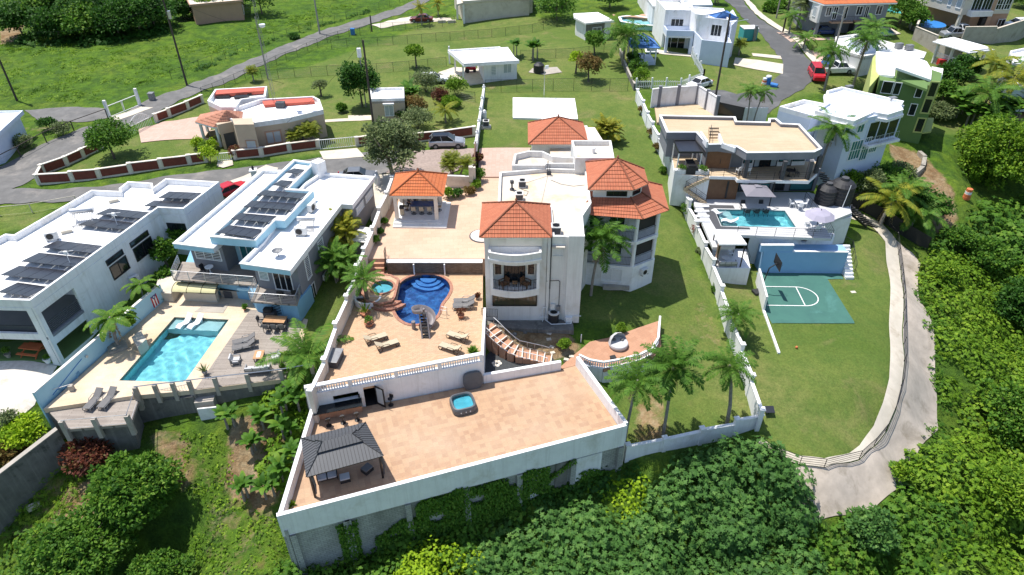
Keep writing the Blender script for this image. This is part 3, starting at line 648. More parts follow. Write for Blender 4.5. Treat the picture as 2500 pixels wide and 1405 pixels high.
# ---------------- furniture ----------------
PROTO={}
def place(fn,key,loc,rz,label,group=None,sc=None,**kw):
 """first use builds the thing, later uses copy it"""
 if key in PROTO:return dup(PROTO[key],loc,rz,label,group,sc)
 t=fn(key,label,group,**kw);t.location=loc;t.rotation_euler=(0,0,rz)
 if sc:t.scale=(sc,sc,sc)
 PROTO[key]=t;return t
def lounger(key,label,group,frame='bronze',fab='tan_fabric',arms=True):
 t=thing('sun_lounger',label,'sun lounger',(0,0,0),group);f=MB()# foot towards -x,head +x
 for s in (-1,1):
  y=s*.33;f.tube([(-.95,y,.34),(.35,y,.34),(.95,y,.36)],.03,6);
  f.tube([(-.95,y,.34),(-1.0,y,.2),(-.85,y,0),(-.7,y,.02),(-.62,y,.32)],.028,6);f.tube([(.45,y,.33),(.62,y,0),(.8,y,0),(.9,y,.33)],.028,6)
  if arms:f.tube([(-.2,y,.34),(-.05,y,.56),(.4,y,.6),(.62,y,.5)],.025,6)
 f.bar((.3,-.33,.34),(.3,.33,.34),.02);f.bar((.85,-.3,.3),(.95,0,.75),.018);f.B('frame',MATS[frame],t)
 MB().box(-.98,-.30,.35,.32,.30,.40).B('seat',MATS[fab],t,bev=.015)
 MB().slab((.3,-.30,.385),(.3,.30,.385),(.98,.30,.80),(.98,-.30,.80),-.05).B('backrest',MATS[fab],t)
 return t
def pool_lounger(key,label,group):
 t=thing('pool_lounger',label,'pool lounger',(0,0,0),group);pr=[(-1.0,.12),(-.75,.3),(-.45,.36),(-.1,.22),(.15,.2),(.5,.42),(.9,.78)]
 mb=MB();v=[(x,y,z)for x,z in pr for y in (-.31,.31)]+[(x,y,z-.08)for x,z in pr for y in (-.31,.31)];n=len(pr);f=[]
 for i in range(n-1):a=i*2;f+=[(a,a+2,a+3,a+1),(2*n+a+1,2*n+a+3,2*n+a+2,2*n+a),(a,2*n+a,2*n+a+2,a+2),(a+1,a+3,2*n+a+3,2*n+a+1)]
 f+=[(0,1,2*n+1,2*n),(2*n-2,4*n-2,4*n-1,2*n-1)];mb.add(v,f);mb.B('shell',MATS['white_paint'],t,smooth=False)
 MB().box(-.85,-.28,-.05,-.3,.28,.26).box(.3,-.28,-.05,.6,.28,.3).B('base',MATS['white_paint'],t);return t
def armchair(key,label,group,frame='wood_light',fab='pale_fabric',w=.75,n=1,base='grey_metal'):
 t=thing('armchair' if n==1 else 'outdoor_sofa',label,'armchair' if n==1 else 'sofa',(0,0,0),group);W=w*n/2;f=MB()
 for s in (-1,1):
  for x in (-.34,.34):f.box(x-.03,s*W-.03,0,x+.03,s*W+.03,.58)
  f.box(-.37,s*W-.04,.55,.37,s*W+.04,.6)
 f.box(-.34,-W,.2,.34,W,.26);f.box(.28,-W,.26,.34,W,.72);f.B('frame',MATS[base],t)
 for i in range(n):
  y=-W+.03+i*w;MB().box(-.34,y+.02,.26,.24,y+w-.06,.40).B('seat_cushion',MATS[fab],t,bev=.03)
  MB().slab((.2,y+.02,.40),(.2,y+w-.06,.40),(.33,y+w-.06,.82),(.33,y+.02,.82),-.12).B('back_cushion',MATS[fab],t)
 return t
def dchair(key,label,group,frame='dark_metal',fab='tan_fabric',swivel=False,nm='dining_chair',ct='chair',h0=.45):
 t=thing(nm,label,ct,(0,0,0),group);f=MB()
 if swivel:
  f.cyl(0,0,.03,0.05,h0,8);f.ring([(math.cos(a)*.27,math.sin(a)*.27)for a in np.linspace(0,2*PI,14)[:-1]],[(math.cos(a)*.23,math.sin(a)*.23)for a in np.linspace(0,2*PI,14)[:-1]],0,.04)
  f.bar((0,-.25,.03),(0,.25,.03),.02);f.bar((-.25,0,.03),(.25,0,.03),.02)
 else:
  for x in(-.22,.22):
   for y in(-.22,.22):f.box(x-.02,y-.02,0,x+.02,y+.02,h0 if x<0 else h0+.45)
 for y in(-.26,.26):f.tube([(-.2,y,h0),(-.18,y,h0+.2),(.22,y,h0+.22)],.02,5)
 f.B('frame',MATS[frame],t);MB().box(-.25,-.24,h0-.03,.22,.24,h0+.05).B('seat',MATS[fab],t,bev=.02)
 MB().slab((.2,-.23,h0+.04),(.2,.23,h0+.04),(.3,.23,h0+.52),(.3,-.23,h0+.52),-.05).B('backrest',MATS[fab],t);return t
def stool(key,label,group,m='dark',back=True):
 t=thing('bar_stool',label,'bar stool',(0,0,0),group);MB().lathe(0,0,[(.22,0),(.22,.03),(.04,.06),(.03,.65)],14).bar((-.15,0,.25),(.15,0,.25),.015).B('base',MATS['dark_metal'],t)
 MB().cyl(0,0,.2,.65,.74,16).B('seat',MATS[m],t,bev=.02)
 if back:MB().slab((.17,-.18,.72),(.17,.18,.72),(.22,.17,1.0),(.22,-.17,1.0),-.04).B('backrest',MATS[m],t)
 return t
def table(loc,rz,sx,sy,hh,label,top='wood_light',leg='dark_metal',name='dining_table',cat='table',group=None):
 t=thing(name,label,cat,loc,group,rz);l=Vector(loc);o=ORG[t];ORG[t]=Vector((0,0,0))
 MB().box(-sx/2,-sy/2,hh-.05,sx/2,sy/2,hh).B('tabletop',MATS[top],t,bev=.01)
 for x in(-1,1):
  for y in(-1,1):MB().box(x*(sx/2-.08)-.03,y*(sy/2-.08)-.03,0,x*(sx/2-.08)+.03,y*(sy/2-.08)+.03,hh-.05).B('leg',MATS[leg],t)
 return t
def round_table(loc,r,hh,label,m='white_paint',name='round_table',cat='table',group=None):
 t=thing(name,label,cat,loc,group);l=Vector(loc);MB().cyl(l.x,l.y,r,l.z+hh-.05,l.z+hh,20).B('tabletop',MATS[m],t);MB().lathe(l.x,l.y,[(r*.5,l.z),(r*.45,l.z+.04),(.05,l.z+.1),(.05,l.z+hh-.05)],12).B('leg',MATS[m],t);return t
def pot(loc,r,hh,label,m='terracotta_pot',plant='leaf_mid',pr=.4,ph=.8,style='bush',name='potted_plant',group=None):
 l=Vector(loc);t=thing(name,label,'potted plant',l,group);p=MB().lathe(l.x,l.y,[(r*.65,l.z),(r*.95,l.z+hh*.8),(r*1.08,l.z+hh*.85),(r*1.08,l.z+hh),(r*.9,l.z+hh),(r*.86,l.z+hh*.85)],14).B('pot',MATS[m],t)
 MB().cyl(l.x,l.y,r*.84,l.z+hh*.7,l.z+hh*.82,12).B('soil',MATS['soil'],p)
 if style=='bush':me=crown_mesh('foliage',pr,ph*.5,ph*.5,8,40,.13,MATS[plant],.5,-.3)
 else:
  n=24;d=sph(n,.1);d[:,2]+=.5;v,f=leafq(np.zeros((n,3)),d,np.tile([0,0,1.0],(n,1)),ph*NR.uniform(.7,1.1,n),np.full(n,.05));me=npmesh('foliage',v,f,MATS[plant],{'v':NR.uniform(0,1,n)})
 meshobj('foliage',me,t,(0,0,hh*.8));return t
def ac_unit(loc,rz,label,sc=1,group=None):
 def fn(k,lb,g):
  t=thing('air_conditioner',lb,'air conditioner',(0,0,0),g);MB().box(-.45,-.17,.12,.45,.17,.72).B('casing',MATS['offwhite'],t,bev=.02)
  MB().box(-.4,-.15,0,-.32,.15,.12).box(.32,-.15,0,.4,.15,.12).B('feet',MATS['grey_metal'],t)
  b=MB();b.ring([(math.cos(a)*.25,math.sin(a)*.25)for a in np.linspace(0,2*PI,17)[:-1]],[(math.cos(a)*.22,math.sin(a)*.22)for a in np.linspace(0,2*PI,17)[:-1]],0,.02)
  for i in range(9):b.bar((-.22,-.2+i*.05,.01),(.22,-.2+i*.05,.01),.006,4)
  b.cyl(0,0,.21,-.005,.004,16);b.v=[(x-.1,-.175-z,.42+y)for x,y,z in b.v];b.B('fan_grille',MATS['dark_metal'],t);return t
 return place(fn,'ac',loc,rz,label,group,sc)
def roof_ac(loc,rz,label,sc=1,group=None):
 def fn(k,lb,g):
  t=thing('rooftop_condenser',lb,'air conditioner',(0,0,0),g);b=MB()
  b.box(-.38,-.38,.05,.38,.38,.12);b.box(-.38,-.38,.68,.38,.38,.76)
  for x in(-.36,.36):
   for y in(-.36,.36):b.box(x-.02,y-.02,.1,x+.02,y+.02,.7)
  b.B('casing',MATS['offwhite'],t);MB().box(-.34,-.34,.12,.34,.34,.68).B('coil',MATS['grey_dark'],t)
  g_=MB()
  for i in range(9):g_.bar((-.3,-.3+i*.075,.775),(.3,-.3+i*.075,.775),.008,4)
  g_.cyl(0,0,.28,.755,.765,16);g_.B('fan_grille',MATS['dark_metal'],t);return t
 return place(fn,'rac',loc,rz,label,group,sc)
def solar_row(a,b,w,n,zt,zb,label,group):
 """row of n panels from a to b (2D, raised edge), falling by w to the right of a->b"""
 u,l=unit(a,b);nx,ny=u[1],-u[0];t=thing('solar_panel_row',label,'solar panels',(a[0],a[1],min(zt,zb)-.2),group);pw=l/n;z0=min(zt,zb)-.25
 for i in range(n):
  p=[a[0]+u[0]*(i*pw+.02),a[1]+u[1]*(i*pw+.02)];q=[a[0]+u[0]*((i+1)*pw-.02),a[1]+u[1]*((i+1)*pw-.02)]
  m=MB().slab((p[0],p[1],zt),(p[0]+nx*w,p[1]+ny*w,zb),(q[0]+nx*w,q[1]+ny*w,zb),(q[0],q[1],zt),.045);m.B('solar_panel',MATS['panel'],t)
 r=MB()
 for k in (0.0,.33,.66,.98):
  x=a[0]+u[0]*l*k;y=a[1]+u[1]*l*k
  r.bar((x,y,zt-.06),(x+nx*w,y+ny*w,zb-.06),.03,4);r.bar((x+nx*.2,y+ny*.2,zt-.06),(x+nx*.2,y+ny*.2,z0),.025,4);r.bar((x+nx*(w-.2),y+ny*(w-.2),zb-.06),(x+nx*(w-.2),y+ny*(w-.2),z0),.025,4)
 for q in (.2,w-.2):r.bar((a[0]+nx*q,a[1]+ny*q,zt-.1-(zt-zb)*q/w),(b[0]+nx*q,b[1]+ny*q,zt-.1-(zt-zb)*q/w),.025,4)
 r.B('rack',MATS['steel'],t);return t
def car(loc,rz,label,paint='white_paint',kind='sedan',name='parked_car',cat='car',group=None,sc=1,roof=None):
 l=Vector(loc);t=thing(name,label,cat,l,group,rz);ORG[t]=Vector((0,0,0));L,W={'sedan':(4.6,1.8),'suv':(4.6,1.86),'pickup':(5.4,1.95),'van':(4.9,1.95)}[kind]
 hh={'sedan':(.92,1.45),'suv':(1.05,1.68),'pickup':(1.12,1.82),'van':(1.15,1.9)}[kind];zb,zt=hh;X=L/2;w=W/2
 prof={'sedan':[(-1,.62,.8),(-.93,.82,.93),(-.55,zb,1),(.2,zb,1),(.45,zb*.98,1),(.85,.78,.95),(1,.6,.78)],'suv':[(-1,.8,.86),(-.95,zb,.95),(-.5,zb,1),(.2,zb,1),(.5,zb*.99,1),(.88,.92,.95),(1,.7,.8)],
 'pickup':[(-1,1.0,.95),(-.97,zb,1),(-.5,zb,1),(.2,zb,1),(.5,zb,1),(.93,1.0,.97),(1,.8,.88)],'van':[(-1,1.0,.92),(-.97,zb,1),(-.5,zb,1),(.2,zb,1),(.55,zb,1),(.92,.98,.96),(1,.75,.85)]}[kind]
 b=MB();v=[]
 for x,z,k in prof:
  for yy,zz in ((-1,.28),(-1.0,.55),(-.97,z*.86),(-.86,z),(.86,z),(.97,z*.86),(1.0,.55),(1,.28)):v.append((x*X,yy*w*k,zz))
 n=len(prof);f=[]
 for i in range(n-1):
  for j in range(8):a=i*8+j;c=i*8+(j+1)%8;f.append((a,c,c+8,a+8))
 f+=[tuple(range(8)),tuple(reversed(range((n-1)*8,n*8)))];b.add(v,f);bo=b.B('body',MATS[paint],t,bev=.03)
 g={'sedan':(-.72,-.42,.12,.42),'suv':(-.97,-.74,.08,.46),'pickup':(-.12,-.05,.36,.58),'van':(-.93,-.85,.35,.62)}[kind];x0,x1,x2,x3=[q*X for q in g]
 def frus(x0,x1,x2,x3,z0,z1,w0,w1):return [(x0,-w0,z0),(x3,-w0,z0),(x3,w0,z0),(x0,w0,z0),(x1,-w1,z1),(x2,-w1,z1),(x2,w1,z1),(x1,w1,z1)]
 BF=[(0,3,2,1),(4,5,6,7),(0,1,5,4),(1,2,6,5),(2,3,7,6),(3,0,4,7)]
 MB().add(frus(x0,x1,x2,x3,zb-.02,zt-.04,w*.86,w*.70),BF).B('window_glass',MATS['glass'],t)
 MB().add(frus(x1-.08,x1,x2,x2+.12,zt-.07,zt,w*.74,w*.66),BF).B('roof',MATS[roof or paint],t,bev=.02)
 p=MB()
 for s in(-1,1):
  for a,c in((x0,x1),((x0+x3)/2,(x1+x2)/2),(x3,x2)):p.bar((a,s*w*.87,zb-.02),(c,s*w*.715,zt-.05),.04,5)
 p.B('pillar',MATS[paint],t)
 for x in(-.62*X,.62*X):
  for s in(-1,1):
   m=MB().cyl(0,0,.38 if kind!='sedan' else .34,-.11,.11,16);m.v=[(x+q[0],s*(w-.1)+q[2],.34+q[1])for q in m.v];tw=m.B('wheel',MATS['rubber'],t)
   m=MB().cyl(0,0,.21,-.02,.02,12);m.v=[(x+q[0],s*(w+.015)+q[2],.34+q[1])for q in m.v];m.B('rim',MATS['grey_metal'],tw)
 for s in(-1,1):
  MB().obox(X*.93,s*w*.68,.62,.76,.2,.3).B('headlight',MATS['trim_white'],t);MB().obox(-X*.97,s*w*.74,.68,.84,.12,.26).B('taillight',MATS['red_paint'],t)
  MB().obox(x3-.15,s*(w+.07),zb-.02,zb+.14,.12,.16).B('mirror',MATS[paint],t)
 if kind=='suv':[MB().box(-X*.9,s*(w+.012)-.01,.26,X*.9,s*(w+.012)+.01,.46).B('sill_cladding',MATS['dark'],t)for s in(-1,1)]
 if kind=='pickup':MB().box(-X*.94,-w*.8,zb-.01,-X*.16,w*.8,zb+.012).B('bed',MATS['dark'],t)
 if kind=='suv':
  m=MB();
  for s in(-1,1):m.bar((x1+.1,s*w*.62,zt+.04),(x2-.1,s*w*.62,zt+.04),.02)
  m.B('roof_rail',MATS['dark_metal'],t)
 if sc!=1:t.scale=(sc,)*3
 return t
def face_angle(p,q):return math.atan2(q[1]-p[1],q[0]-p[0])
# ---------------- roofs, walls, rails ----------------
def tile_face(mb,A,B,C,D,rows,lap=.05):
 """eave A->B, top D->C ; stepped courses with uv along the eave"""
 A,B,C,D=[Vector(q)for q in (A,B,C,D)];n=(B-A).cross(D-A).normalized();sl=((D+C)/2-(A+B)/2).length;el=(B-A).normalized()
 if mb.uv is None:mb.uv=[]
 for k in range(rows):
  t0,t1=k/rows,(k+1)/rows;a=A.lerp(D,t0)+n*lap;b=B.lerp(C,t0)+n*lap;c=B.lerp(C,t1)+n*.004;d=A.lerp(D,t1)+n*.004
  mb.add([a,b,c,d,a-n*(lap+.03),b-n*(lap+.03)],[(0,1,2,3),(4,5,1,0)])
  U=[(p-A).dot(el)for p in (a,b,c,d)];y0,y1=k*.37+.03,(k+1)*.37-.01
  mb.uv+=[(U[0],y0),(U[1],y0),(U[2],y1),(U[3],y1),(U[0],y0),(U[1],y0),(U[1],y0+.02),(U[0],y0+.02)]
def hip_roof(eave,ridge,ze,zr,m,parent,rows=9,name='roof',label=None,cap='clay',fin=True,soffit='offwhite'):
 """eave: CCW 2D; ridge: list of 1 or 2 2D points (2: for 4-sided eave, ridge[0] near edge 3-0, ridge[1] near edge 1-2)"""
 e=ccw(eave);n=len(e);mb=MB();E=[(a,b,ze)for a,b in e];caps=MB()
 if len(ridge)==1:T=[(Vector((*ridge[0],zr)),)*2]*n;hp=[Vector((*ridge[0],zr))]*n
 else:
  r0,r1=[Vector((*q,zr))for q in ridge];d=[(Vector((*e[i],0))-r0).length for i in range(4)];near=[(Vector((*e[i],ze))-r0).length<(Vector((*e[i],ze))-r1).length for i in range(n)]
  hp=[r0 if near[i]else r1 for i in range(n)];T=[(hp[i],hp[(i+1)%n])for i in range(n)];caps.bar(r0,r1,.09,6)
 for i in range(n):
  t0,t1=T[i];tile_face(mb,E[i],E[(i+1)%n],t1,t0,rows);caps.bar(Vector(E[i])+Vector((0,0,.05)),hp[i]+Vector((0,0,.06)),.085,6)
 o=mb.B(name,MATS[m],parent,label=label);c=caps.B('ridge_cap',MATS[cap],o)
 if fin:q=hp[0];MB().lathe(q.x,q.y,[(.1,q.z),(.06,q.z+.15),(.12,q.z+.25),(.02,q.z+.4)],8).B('finial',MATS[cap],o)
 MB().prism(inset(e,.12),ze-.16,ze-.02).B('soffit',MATS[soffit],o);return o
def railing(pts,m='dark_metal',hh=1.0,sp=.14,post=1.6,name='railing',parent=None,label=None,cat=None,r=.012,horiz=0,pr=.025,group=None):
 mb=MB()
 for a,b in zip(pts[:-1],pts[1:]):
  a=Vector(a);b=Vector(b);l=(b-a).length;mb.bar(a+Vector((0,0,hh)),b+Vector((0,0,hh)),pr);
  if horiz:
   for k in range(horiz):z=hh*(k+1)/(horiz+1);mb.bar(a+Vector((0,0,z)),b+Vector((0,0,z)),r,4)
  else:
   mb.bar(a+Vector((0,0,.1)),b+Vector((0,0,.1)),pr*.8,4)
   for k in range(1,int(l/sp)):q=a.lerp(b,k*sp/l);mb.bar(q+Vector((0,0,.1)),q+Vector((0,0,hh)),r,4)
  n=max(1,round(l/post))
  for k in range(n+1):q=a.lerp(b,k/n);mb.bar(q,q+Vector((0,0,hh)),pr,6)
 return mb.B(name,MATS[m],parent,label=label,cat=cat,group=group)
def balustrade(mb,a,b,z,hh=.75,sp=.22,r=.06,cap=.12):
 u,l=unit(a,b);mb.wall(a,b,cap*2,z+hh,z+hh+.14);mb.wall(a,b,cap*1.8,z-.02,z+.06);n=int(l/sp)
 for k in range(n):
  x=a[0]+u[0]*(k+.5)*l/n;y=a[1]+u[1]*(k+.5)*l/n;mb.lathe(x,y,[(r,z+.05),(r*.6,z+.15),(r*1.25,z+.32),(r*.5,z+.55),(r,z+hh)],8)
def fence_mesh(pts,label,hh=1.5,sp=2.6,name='chain_link_fence',Q=1,group=None,m='dark_metal',r=.03,wire=5,mesh=True):
 g=[G(a,b)for a,b in pts]if Q else [Vector(q)for q in pts];t=thing(name,label,'fence',g[0],group);rl=MB();rest=[]
 P_=[]
 for a,b in zip(g[:-1],g[1:]):
  l=(b-a).length;n=max(1,round(l/sp))
  for k in range(n):q=a.lerp(b,k/n);q.z=h(q.x,q.y);P_.append(q)
 P_.append(g[-1])
 for i,q in enumerate(P_):
  mb=MB().bar(q-Vector((0,0,.1)),q+Vector((0,0,hh)),r,5)
  if len(P_)<=100:mb.B('post',MATS[m],t)
  else:rl.bar(q,q+Vector((0,0,hh)),r,5)
 for a,b in zip(P_[:-1],P_[1:]):
  rl.bar(a+Vector((0,0,hh)),b+Vector((0,0,hh)),r*.7,4)
  for k in range(wire):z=.08+(hh-.12)*k/wire;rl.bar(a+Vector((0,0,z)),b+Vector((0,0,z)),.006,3)
 rl.B('rail',MATS[m],t)
 if mesh:
  w=MB()
  for a,b in zip(P_[:-1],P_[1:]):w.quad(a+Vector((0,0,.05)),b+Vector((0,0,.05)),b+Vector((0,0,hh)),a+Vector((0,0,hh)))
  w.B('wire_mesh',MATS['chainlink'],t)
 return t
def chainlink():
 m,t,b=newmat('chainlink');b.inputs['Base Color'].default_value=(.12,.15,.12,1);b.inputs['Metallic'].default_value=.3;b.inputs['Roughness'].default_value=.5;b.inputs['Alpha'].default_value=.16;MATS['chainlink']=m
 m,t,b=newmat('shade_net');b.inputs['Base Color'].default_value=(.03,.028,.026,1);b.inputs['Roughness'].default_value=.9;b.inputs['Alpha'].default_value=.93;MATS['shade_net']=m
chainlink()
def pole(px,py,H,label,m='pole_wood',r=.16,arm=None,trans=False,lamp=False,cross=True,group='utility poles'):
 l=G(px,py);t=thing('utility_pole',label,'utility pole',l,group);MB().bar(l-Vector((0,0,.5)),l+Vector((0,0,H)),r,8,r*.7).B('pole',MATS[m],t)
 if cross:MB().obox(l.x,l.y,l.z+H-.6,l.z+H-.48,2.0,.1,.6).B('crossarm',MATS[m],t);mb=MB();[mb.cyl(l.x+math.cos(.6)*k,l.y+math.sin(.6)*k,.06,l.z+H-.48,l.z+H-.22,6)for k in(-.9,-.3,.9)];mb.B('insulator',MATS['pale_fabric'],t)
 if trans:MB().cyl(l.x+.35,l.y-.1,.25,l.z+H-3.3,l.z+H-2.2,12).B('transformer',MATS['steel'],t)
 if lamp:MB().tube([l+Vector((0,0,H-1.2)),l+Vector((lamp,-.4,H-.7))],.04,5).obox(l.x+lamp*1.15,l.y-.45,l.z+H-.75,l.z+H-.6,.6,.25).B('lamp_head',MATS['steel'],t)
 return l+Vector((0,0,H))
def stepped_wall(pts,th,tops,label,name,pillars,cap=.08,capm='trim_white',m='offwhite',pm=None,pz=.35,pw=.4,base=-.6,panel=None,group=None,cat='wall',caps='slab',Q=1,zlist=None):
 """pts along the wall foot (px); one level bay between neighbours; tops: height above the higher foot"""
 g=[G(a,b)for a,b in pts]if Q else [Vector(q)for q in pts];t=thing(name,label,cat,g[0],group);n=len(g)
 for i in range(n-1):
  a,b=g[i],g[i+1];zt=max(a.z,b.z)+tops;zb=min(a.z,b.z)+base;MB().wall((a.x,a.y),(b.x,b.y),th,zb,zt).B('wall_panel',MATS[m],t)
  MB().wall((a.x,a.y),(b.x,b.y),th+.1,zt,zt+cap).B('coping',MATS[capm],t)
  if panel:
   W=Wall((a.x,a.y),(b.x,b.y));l=(b-a).length;k=MB();W.box(k,.3,l-.3,zb-base+.25,zt-.02,th/2-.02,th/2+.03);k.B('brick_panel',MATS[panel],t)
   W=Wall((a.x,a.y),(b.x,b.y),True);k=MB();W.box(k,.3,l-.3,zb-base+.25,zt-.02,th/2-.02,th/2+.03);k.B('brick_panel',MATS[panel],t)
 if pillars:
  for i in range(n):
   zt=max([max(g[j].z,g[j+1].z)for j in (i-1,i)if 0<=j<n-1])+tops+pz;an=face_angle(g[max(0,i-1)],g[min(n-1,i+1)])
   o=MB().obox(g[i].x,g[i].y,g[i].z+base,zt,pw,pw,an).B('pillar',MATS[pm or m],t);MB().obox(g[i].x,g[i].y,zt,zt+.08,pw+.12,pw+.12,an).B('pillar_cap',MATS[capm],o)
   if caps=='ball':MB().lathe(g[i].x,g[i].y,[(.05,zt+.08),(.14,zt+.18),(.16,zt+.3),(.1,zt+.42),(.01,zt+.46)],8).B('ball_finial',MATS[capm],o)
 return t
def flatroof_house(name,label,foot,zb,zr,par=.5,t=.22,wall='white',roof='roofwhite',over=0,group=None,cat='house',cap=None,loc=None):
 """foot 2D polygon (roof outline); solid wall body with a sunk roof inside a parapet"""
 f=ccw(foot);cx=sum(a for a,b in f)/len(f);cy=sum(b for a,b in f)/len(f);th=thing(name,label,cat,(cx,cy,zb),group)
 body=inset(f,over)if over else f;add_block(th,body,f,zb,zr,par,t,wall,roof,cap);return th
def add_block(th,body,f,zb,zr,par,t,wall,roof,cap=None,wn='wall',rn='roof'):
 MB().prism(body,zb-.8,zr-.02-(.25 if body!=f else 0)).B(wn,MATS[wall],th)
 if body!=f:MB().prism(inset(f,.003),zr-.3,zr-.02).B('fascia',MATS[cap or wall],th)
 r=MB().prism(inset(f,t*.9),zr-.05,zr).B(rn,MATS[roof],th)
 if par:MB().parapet(f,t,zr-.3+.001,zr+par).B('parapet',MATS[cap or wall],th)
# ================= main property =================
from mathutils.geometry import tessellate_polygon
def holed(pts,holes,z,th,m,name,parent=None,**k):
 pts=ccw(pts);holes=[list(reversed(ccw(q)))for q in holes];allp=pts+[q for hh in holes for q in hh]
 tri=tessellate_polygon([[Vector((a,b,0))for a,b in pts]]+[[Vector((a,b,0))for a,b in q]for q in holes])
 mb=MB();n=len(allp);F=[]
 for a,b,c in tri:
  A,B,C=allp[a],allp[b],allp[c];s=(B[0]-A[0])*(C[1]-A[1])-(B[1]-A[1])*(C[0]-A[0]);F.append((a,b,c)if s>0 else (a,c,b))
 mb.add([(a,b,z)for a,b in allp],F);o=0
 for q in [pts]+holes:
  k_=len(q);mb.add([(a,b,z)for a,b in q]+[(a,b,z-th)for a,b in q],[(i+k_,(i+1)%k_+k_,(i+1)%k_,i)for i in range(k_)])
 return mb.B(name,MATS[m],parent,**k)
def smooth(pts,n=4):
 o=[];k=len(pts)
 for i in range(k):
  p0,p1,p2,p3=[Vector(pts[(i+j-1)%k])for j in range(4)]
  for s in range(n):
   t=s/n;q=.5*((2*p1)+(-p0+p2)*t+(2*p0-5*p1+4*p2-p3)*t*t+(-p0+3*p1-3*p2+p3)*t**3);o.append((q.x,q.y))
 return o
WV=[(rnd.uniform(0,6.28),rnd.uniform(.45,1.5),rnd.uniform(0,6.28))for _ in range(26)]
def caus(o):o.cycles.is_caustics_receiver=True
def wsheet(out,z,m,t,amp=.0045):
 def zf(x,y):return z+sum(amp*w*math.sin(2*PI/w*(x*math.cos(a)+y*math.sin(a))+p)for a,w,p in WV)
 o=drape('water',out,m,0,False,None,0,zf=zf);o.data.polygons.foreach_set('use_smooth',[True]*len(o.data.polygons));o.parent=t;o.location=-ORG[t];o.cycles.is_caustics_caster=True
def basin(name,label,out,zw,zb,floor,water,parent_cat='swimming pool',coping=None,cw=.3,zt=None,cth=.08):
 out=ccw(out);c=(sum(a for a,b in out)/len(out),sum(b for a,b in out)/len(out),zb);t=thing(name,label,parent_cat,c);n=len(out);o2=inset(out,-.02)
 m=MB();m.add([(a,b,zt)for a,b in o2]+[(a,b,zb)for a,b in o2],[(i,(i+1)%n,(i+1)%n+n,i+n)for i in range(n)]);m.add([(a,b,zb)for a,b in o2],[tuple(range(n))]);m.B('basin',MATS[floor],t)
 caus(t.children[-1]);wsheet(inset(out,-.01),zw,water,t)
 if coping:MB().ring(inset(out,-cw),out,zt-.02,zt+cth).B('coping',MATS[coping],t)
 return t
T0=(-15.75,28.28);T1=(8.79,36.44);T2=P2(1414,870,1.0);T3=P2(1368,884,0.9);T4=(-2.42,42.24);T5=(-15.9,38.47)
# --- lower terrace
t=thing('lower_terrace','long tiled terrace on a concrete block retaining wall above the jungle','terrace',(-3,34,0))
fl=[T0,T1,T2,P2(1412,880,0),T3,T4,T5]
MB().prism(inset(fl,.12),-.35,0).B('floor','terrace_tile',t)
def inw(a,b,d):
 u,_=unit(a,b);return ((a[0]-u[1]*d,a[1]+u[0]*d),(b[0]-u[1]*d,b[1]+u[0]*d))
a,b=inw(T0,T1,.15);m=MB().wall(a,b,.3,-1.25,1.0);a2,b2=inw(T1,T2,.15);m.wall((T1[0]+.02,T1[1]+.28),b2,.298,-1.25,.997);a3,b3=inw(T5,T0,.15);m.wall(a3,(T0[0]+.16,T0[1]+.35),.298,-.6,.997);m.B('parapet','white',t)
m=MB();a,b=inw(T0,T1,.32);m.wall(a,b,.26,-6.5,-1.25);a2,b2=inw(T1,T2,.34);m.wall(a2,b2,.2,-4.5,-1.25);a3,b3=inw(T5,T0,.3);m.wall(a3,b3,.2,-6,-.6)
for k in (.02,.16,.165,.33,.5,.66,.83,.985):x=T0[0]+(T1[0]-T0[0])*k+.1;y=T0[1]+(T1[1]-T0[1])*k+.12;m.obox(x,y,-6.5,-1.26,.42,.42,rotT)
m.B('retaining_wall','block_wall',t)
m=MB();MB().obox(T1[0]-.16,T1[1]+.34,-3.8,-1.26,.5,.46,rotT).B('corner_column','beige',t,label='tan painted corner column')
Wt=Wall(T0,T1);
for k,(w,z0,z1)in {.72:(1.6,-4,-1.5),.80:(1.0,-3.9,-1.4),.88:(2.6,-3.6,-1.45)}.items():
 m=MB();L=(Vector(T1)-Vector(T0)).length;Wt.box(m,L*k-w/2,L*k+w/2,z0-1,z1,-.3,-.06);m.B('painted_panel',MATS['white' if k!=.80 else 'concrete_dark'],t,label='whitewashed stained section of the block wall' if k!=.8 else 'grey streaked section of the block wall')
m=MB().wall((T3[0]+.05,T3[1]+.1),(T4[0],T4[1]+.05),.3,-.5,.9);m.B('rear_parapet','white',t)
# --- pool deck
zd=2.2
d0=(-16.0,38.3);d1=T4;dR=P2(1179,657,zd);dB=P2(925,657,zd);dL=P2(868,690,zd)
mat('step_blue',(.10,.28,.62),(.07,.22,.52),6,.5);kid=smooth([P2(a,b,2.12)for a,b in [(1040,673),(1072,677),(1093,690),(1099,708),(1090,728),(1077,745),(1071,765),(1058,781),(1030,792),(1000,793),(976,780),(963,757),(962,735),(968,712),(982,690),(1008,677)]],3)
dk=[(-15.9,38.55),(-2.45,42.3),dR,dB,P2(905,657,zd),dL,P2(800,870,zd)]
t=thing('pool_terrace','paved pool deck above the white bar wall, beside the house','terrace',(-9,46,zd))
holed(dk,[inset(ccw(kid),-.02)],zd,.5,'paver','floor',t)
basin('kidney_pool','deep blue kidney shaped swimming pool with brick coping',kid,2.04,.85,'mosaic_blue','water_deep',coping='brick_coping',cw=.28,zt=2.2,cth=.06)
st=thing('pool_steps','curved entry steps inside the kidney pool','pool steps',(*P2(1043,690,1.5),1.0));cx,cy=P2(1046,676,2)
